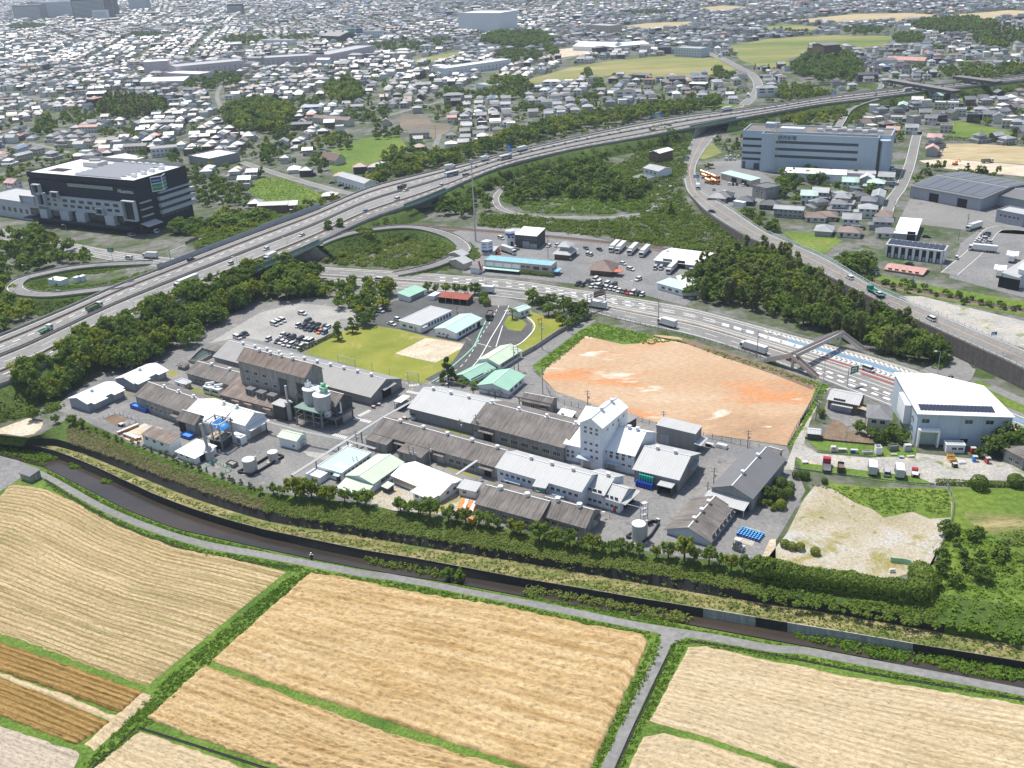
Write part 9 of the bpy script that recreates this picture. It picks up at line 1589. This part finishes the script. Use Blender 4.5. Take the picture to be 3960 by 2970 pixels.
for tl,x,y,w_,d_,h_,c,l in(('R',455,580,9,2.2,1.5,'bluep','long blue bin along the long weathered workshop'),('R',1030,920,4.6,2.4,1.2,'bluep','blue open skip before the grey gabled shed'),('R',1575,1265,3.4,2.2,1.3,'r_rust','rusty skip with scrap near the two tanks'),('K',1885,1380,2.2,2.,3.,'w_old','stack of grey crates by the grey drums'),('K',1205,1135,1.2,1.,.6,'black','small black pallet box near the railed tank'),('K',1650,500,3,1.4,1.,'black','black tubs by the grey box warehouse'),('K',1755,510,4,2,1.1,'white','white tank on trestle behind the grey yard'),('J',985,172,1.5,1.2,.8,'red','red crate by the crossing, left one'),('J',1030,150,1.5,1.2,.8,'red','red crate by the crossing, right one'),('J',1250,262,1.8,1.2,.5,'red','red pallet near the forklift'),('R',705,845,1.6,1.2,.9,'navyb','dark blue crate by the narrow store'),('R',225,780,2.,2.,.9,'black','black boxes with white tops on the brown patch'),('L',960,560,1.8,2.4,2.6,'white','white cabinet among the machine parts in the gravel yard'),('L',1090,530,3,1.6,1.8,'steel','grey machine frame beside the white cabinet'),('L',1215,535,2.6,1.6,2.,'ls','pale machine frame right of the grey one'),('L',580,540,1.8,1.6,1.6,'ls','pale machine part left of the blue parts'),('L',660,545,3.,1.4,1.,'steel','long grey machine part on the grass'),('L',760,555,2.6,1.2,1.1,'bluep','blue machine parts on the grass'),('L',870,560,3,1.2,.9,'ls','pale machine parts before the white cabinet'),('L',1100,575,2.2,.8,.4,'wood','pale timber boards on the gravel'),('L',1165,600,1.6,1.,.6,'tarp','blue box on the gravel'),('L',1245,590,2.6,1.,.4,'ls','flat grey board on the gravel'),('L',1580,600,2.,1.4,1.3,'yellowp','yellow dumper tub by the white cabin, upper'),('L',1600,630,2.,1.4,1.1,'yellowp','yellow dumper tub by the white cabin, lower'),('L',1620,675,1.6,1.3,1.2,'black','black box below the yellow tubs'),('L',1680,640,2.4,2.2,.5,'white','white sheets on the yard by the yellow tubs'),('L',1790,625,1.6,1.4,1.6,'tarp','blue drum rack in the machine yard'),('L',1775,550,1.8,1.6,1.6,'red','red steel rack in the machine yard, upper'),('L',1900,640,1.6,1.4,1.7,'red','red steel rack in the machine yard, lower'),('L',340,640,2,2,.5,'ls','heap of grey scrap on the gravel corner'),('L',1570,505,1.,1.,1.9,'wb','grey cubicle beside the white cabin'),('L',2055,1350,1.4,1.2,.6,'white','white sheet left on the sandy lot edge'),('L',1085,1575,1.6,.8,.9,'white','white bench near the green net'),('G',1560,665,2.2,1.6,1.2,'bluep','blue scrap box by the depot corner'),('G',1490,660,2.,1.6,1.4,'r_rust','rusty scrap box by the depot corner')):
 if c=='navyb':M.setdefault('navyb',plain('navy_plastic',(.01,.02,.07),.5))
 if c=='yellowp':M.setdefault('yellowp',plain('yellow_machine_paint',(.65,.35,.03),.5))
 nm='skip' if 'skip' in l else 'bin' if 'bin' in l else 'crate' if 'crate' in l or 'box' in l else 'machine_part';t=thing(nm,l,nm.replace('_',' '),at(tl,x,y,.03),AU if tl in 'RJK' else ru(-.2,.1));mb=MB();w2,d2=w_/2,d_/2
 if nm in('skip','bin'):
  mb.box(-w2,w2,-d2,d2,.1,.22).box(-w2,w2,-d2,-d2+.1,.22,h_).box(-w2,w2,d2-.1,d2,.22,h_).box(-w2,-w2+.1,-d2+.1,d2-.1,.22,h_).box(w2-.1,w2,-d2+.1,d2-.1,.22,h_);mb.bd('tub',M[c],t);MB().box(-w2+.1,w2-.1,-d2+.1,d2-.1,.22,h_*.7).bd('load','tarp' if c=='bluep' else M['w_old'],t)
  rb=MB()
  for k in range(6):xx=lerp(-w2+.3,w2-.3,k/5);rb.box(xx-.05,xx+.05,-d2-.05,-d2,.2,h_-.05)
  rb.bd('rib',M[c],t)
 else:
  for k in range(RNG.choice([2,3])):a0=ru(-.25,.25);mb.box(-w2+k*w_*.3+.02,-w2+(k+1)*w_*.3,-d2*ru(.7,1),d2*ru(.7,1),0,h_*ru(.6,1))
  mb.bd('body',M[c],t);MB().box(-w2*.9,w2*.8,-d2*.8,d2*.8,h_*1.0,h_*1.08).box(-w2*.95,-w2*.88,-d2*.9,-d2*.8,0,h_).box(w2*.7,w2*.78,-d2*.9,-d2*.8,0,h_).bd('frame','ls',t)
p=at('J',455,1465,-4.);t=thing('sluice_stand','dark sluice gate stand with pale handwheel on the river verge','sluice stand',p);MB().cyl((0,0),.45,0,1.35,14,.38).bd('housing','black',t);MB().cyl((0,0),.08,1.35,2.,8).bd('spindle','steel',t);MB().tube((-.55,0,1.5),(.55,0,1.5),.1,6).cyl((0,0),.2,1.95,2.15,10).bd('handwheel','white',t)
a,rz=face('H',1585,1572,1560,1568,.1);t=thing('scooter','small dark scooter turning out of the slip road','scooter',a,rz);MB().sideprism([(-.8,.35),(.3,.3),(.75,.5),(.65,1.),(.55,1.),(.45,.5),(0.,.45),(-.1,.75),(-.85,.8)],-.15,.15).bd('body','wd',t)
for x in(-.6,.65):inst('wheel',wheel(.25,.1),t,(x,0,0))
MB().tube((.5,-.32,1.05),(.5,.32,1.05),.03,5).bd('handlebar','black',t)
J={'hip':(-.35,0,.85),'chest':(-.22,0,1.25),'neck':(-.17,0,1.45),'head':(-.12,0,1.62),'crown':(-.12,0,1.74)};pv=[J['hip'],J['chest'],J['neck'],J['head'],J['crown']];pr=[.15,.17,.06,.1,.07];pe=[(0,1),(1,2),(2,3),(3,4)]
for sy in(-1,1):
 b0=len(pv);pv+=[(-.2,sy*.21,1.36),(.1,sy*.27,1.12),(.44,sy*.29,1.07),(-.3,sy*.11,.82),(.1,sy*.15,.78),(.16,sy*.14,.42),(.3,sy*.14,.38)];pr+=[.08,.06,.04,.1,.08,.055,.05];pe+=[(1,b0),(b0,b0+1),(b0+1,b0+2),(0,b0+3),(b0+3,b0+4),(b0+4,b0+5),(b0+5,b0+6)]
me=bpy.data.meshes.new('body');me.from_pydata(pv,pe,[]);me.update();po=bpy.data.objects.new('person',me);link(po);po.location=a;po.rotation_euler.z=rz;me.materials.append(plain('grey_jacket',(.3,.3,.31),.8));tag(po,'rider in grey jacket and white helmet sitting on the scooter','person');sk=po.modifiers.new('skin','SKIN')
for i,r_ in enumerate(pr):me.skin_vertices[0].data[i].radius=(r_,r_)
me.skin_vertices[0].data[0].use_root=True;po.modifiers.new('sub','SUBSURF').levels=1;MB().cyl((-.12,0),.13,1.62,1.8,12,.08).bd('helmet','white',po)
p=at('F',2172,1068,0);t=thing('palm_tree','palm tree on the round grass island inside the gate','tree',p);MB().cyl((0,0),.28,0,4.2,8,.2).bd('trunk','bark',t)
fm=MB();n=6
for i in range(n):
 u0,u1=i/n,(i+1)/n;f_=lambda u:(u*2.3,0,.9*u-1.5*u*u);wv=lambda u:.28*math.sin(min(1,u*1.15)*3.0)+.02;a0,a1=f_(u0),f_(u1);fm.add([(a0[0],-wv(u0),a0[2]-.1),(a1[0],-wv(u1),a1[2]-.1),(a1[0],0,a1[2]),(a0[0],0,a0[2]),(a1[0],wv(u1),a1[2]-.1),(a0[0],wv(u0),a0[2]-.1)],[(0,1,2,3),(3,2,4,5)])
fm=fm.mesh('frond',M['ld'])
for k in range(26):f=inst('frond',fm,t,(0,0,4.2));f.rotation_euler=(0,ru(-.7,.5),k*2.4)
for i,(x,y)in enumerate(((195,1110),(345,1080))):
 t=thing('garden_ornament',('red torii shaped garden frame by the lawn shrubs','red garden frame in front of the tree clump')[i],'garden frame',at('G',x,y,0),.5);MB().box(-.9,-.75,-.08,.08,0,2.2).box(.75,.9,-.08,.08,0,2.2).bd('post','red',t);MB().box(-1.3,1.3,-.12,.12,2.2,2.4).box(-1.,1.,-.08,.08,1.7,1.85).bd('beam','red',t)
t=thing('banner_pole','tall pole with red banner beside the drive-in building','banner',at('U',255,690,0));MB().cyl((0,0),.12,0,11,8).bd('pole','ls',t)
fl=MB()
for k in range(8):x0,x1=-.2-.12*k,-.32-.12*k;z0,z1=6+.55*k,6.55+.55*k;fl.add([(x0,0,z0),(x0-.9,.15*math.sin(k),z0),(x1-.9,.15*math.sin(k+1),z1),(x1,0,z1)],[(0,1,2,3)])
fl.bd('banner','red',t)
#  AIR
hz=bpy.data.meshes.new('haze');hb=MB().box(-5200,5200,-60,6600,-8.5,162);hz=hb.mesh('haze',[]);m=bpy.data.materials.new('haze_air');m.use_nodes=True;m.node_tree.nodes.clear()
v=m.node_tree.nodes.new('ShaderNodeVolumePrincipled');v.inputs['Color'].default_value=(.72,.82,.95,1);v.inputs['Density'].default_value=.00009;v.inputs['Anisotropy'].default_value=.2
m.node_tree.links.new(v.outputs[0],m.node_tree.nodes.new('ShaderNodeOutputMaterial').inputs['Volume']);m.cycles.homogeneous_volume=True;hz.materials.append(m);ho=bpy.data.objects.new('haze',hz);link(ho);ho['kind']='stuff';ho['label']='thin pale summer haze over the town';ho.display_type='WIRE'
#  LABELS: where a thing stands, and one label for one thing
for t in THINGS:
 if '@' in t['label']:t['label']=t['label'].replace('@',where(t.location))
from collections import defaultdict
ORD=['first','second','third','fourth','fifth','sixth','seventh','eighth','ninth','tenth','eleventh','twelfth','thirteenth','fourteenth','fifteenth','sixteenth','seventeenth','eighteenth','nineteenth','twentieth']
TENS={20:'twenty',30:'thirty',40:'forty',50:'fifty',60:'sixty',70:'seventy',80:'eighty'}
def ordinal(i):return ORD[i]if i<20 else TENS[(i+1)//10*10]+'-'+ORD[(i+1)%10-1]if(i+1)%10 else TENS[(i+1)//10*10][:-1]+'ieth'
dup=defaultdict(list)
for t in THINGS:dup[t['label']].append(t)
for lab,ts in dup.items():
 if len(ts)<2 or ts[0].get('kind')=='stuff':continue
 ts.sort(key=lambda t:proj(t.matrix_basis.translation)[0])
 for i,t in enumerate(ts):t['label']=lab+', '+('leftmost' if i==0 else 'rightmost' if i==len(ts)-1 else ordinal(i)+' from left')
for t in THINGS:
 for a_,b_ in((' the ',' '),(', ',' '),(' from left',' from left')):
  if len(t['label'].split())>16:t['label']=t['label'].replace(a_,b_)
 if len(t['label'].split())>16:import re;t['label']=re.sub(r' with \w+( \w+)? roof','',t['label'])
 if len(t['label'].split())>16:print('LONG',t['label'])
dg=bpy.context.evaluated_depsgraph_get()
for o in[o for o in COL.objects if o.type=='FONT']:
 n=o.name;me=bpy.data.meshes.new_from_object(o.evaluated_get(dg));me.name='lettering';q=bpy.data.objects.new('x',me);q.location=o.location;q.rotation_euler=o.rotation_euler;link(q,o.parent);bpy.data.objects.remove(o);q.name=n
for o in COL.objects:
 if 'dims' in o:del o['dims']
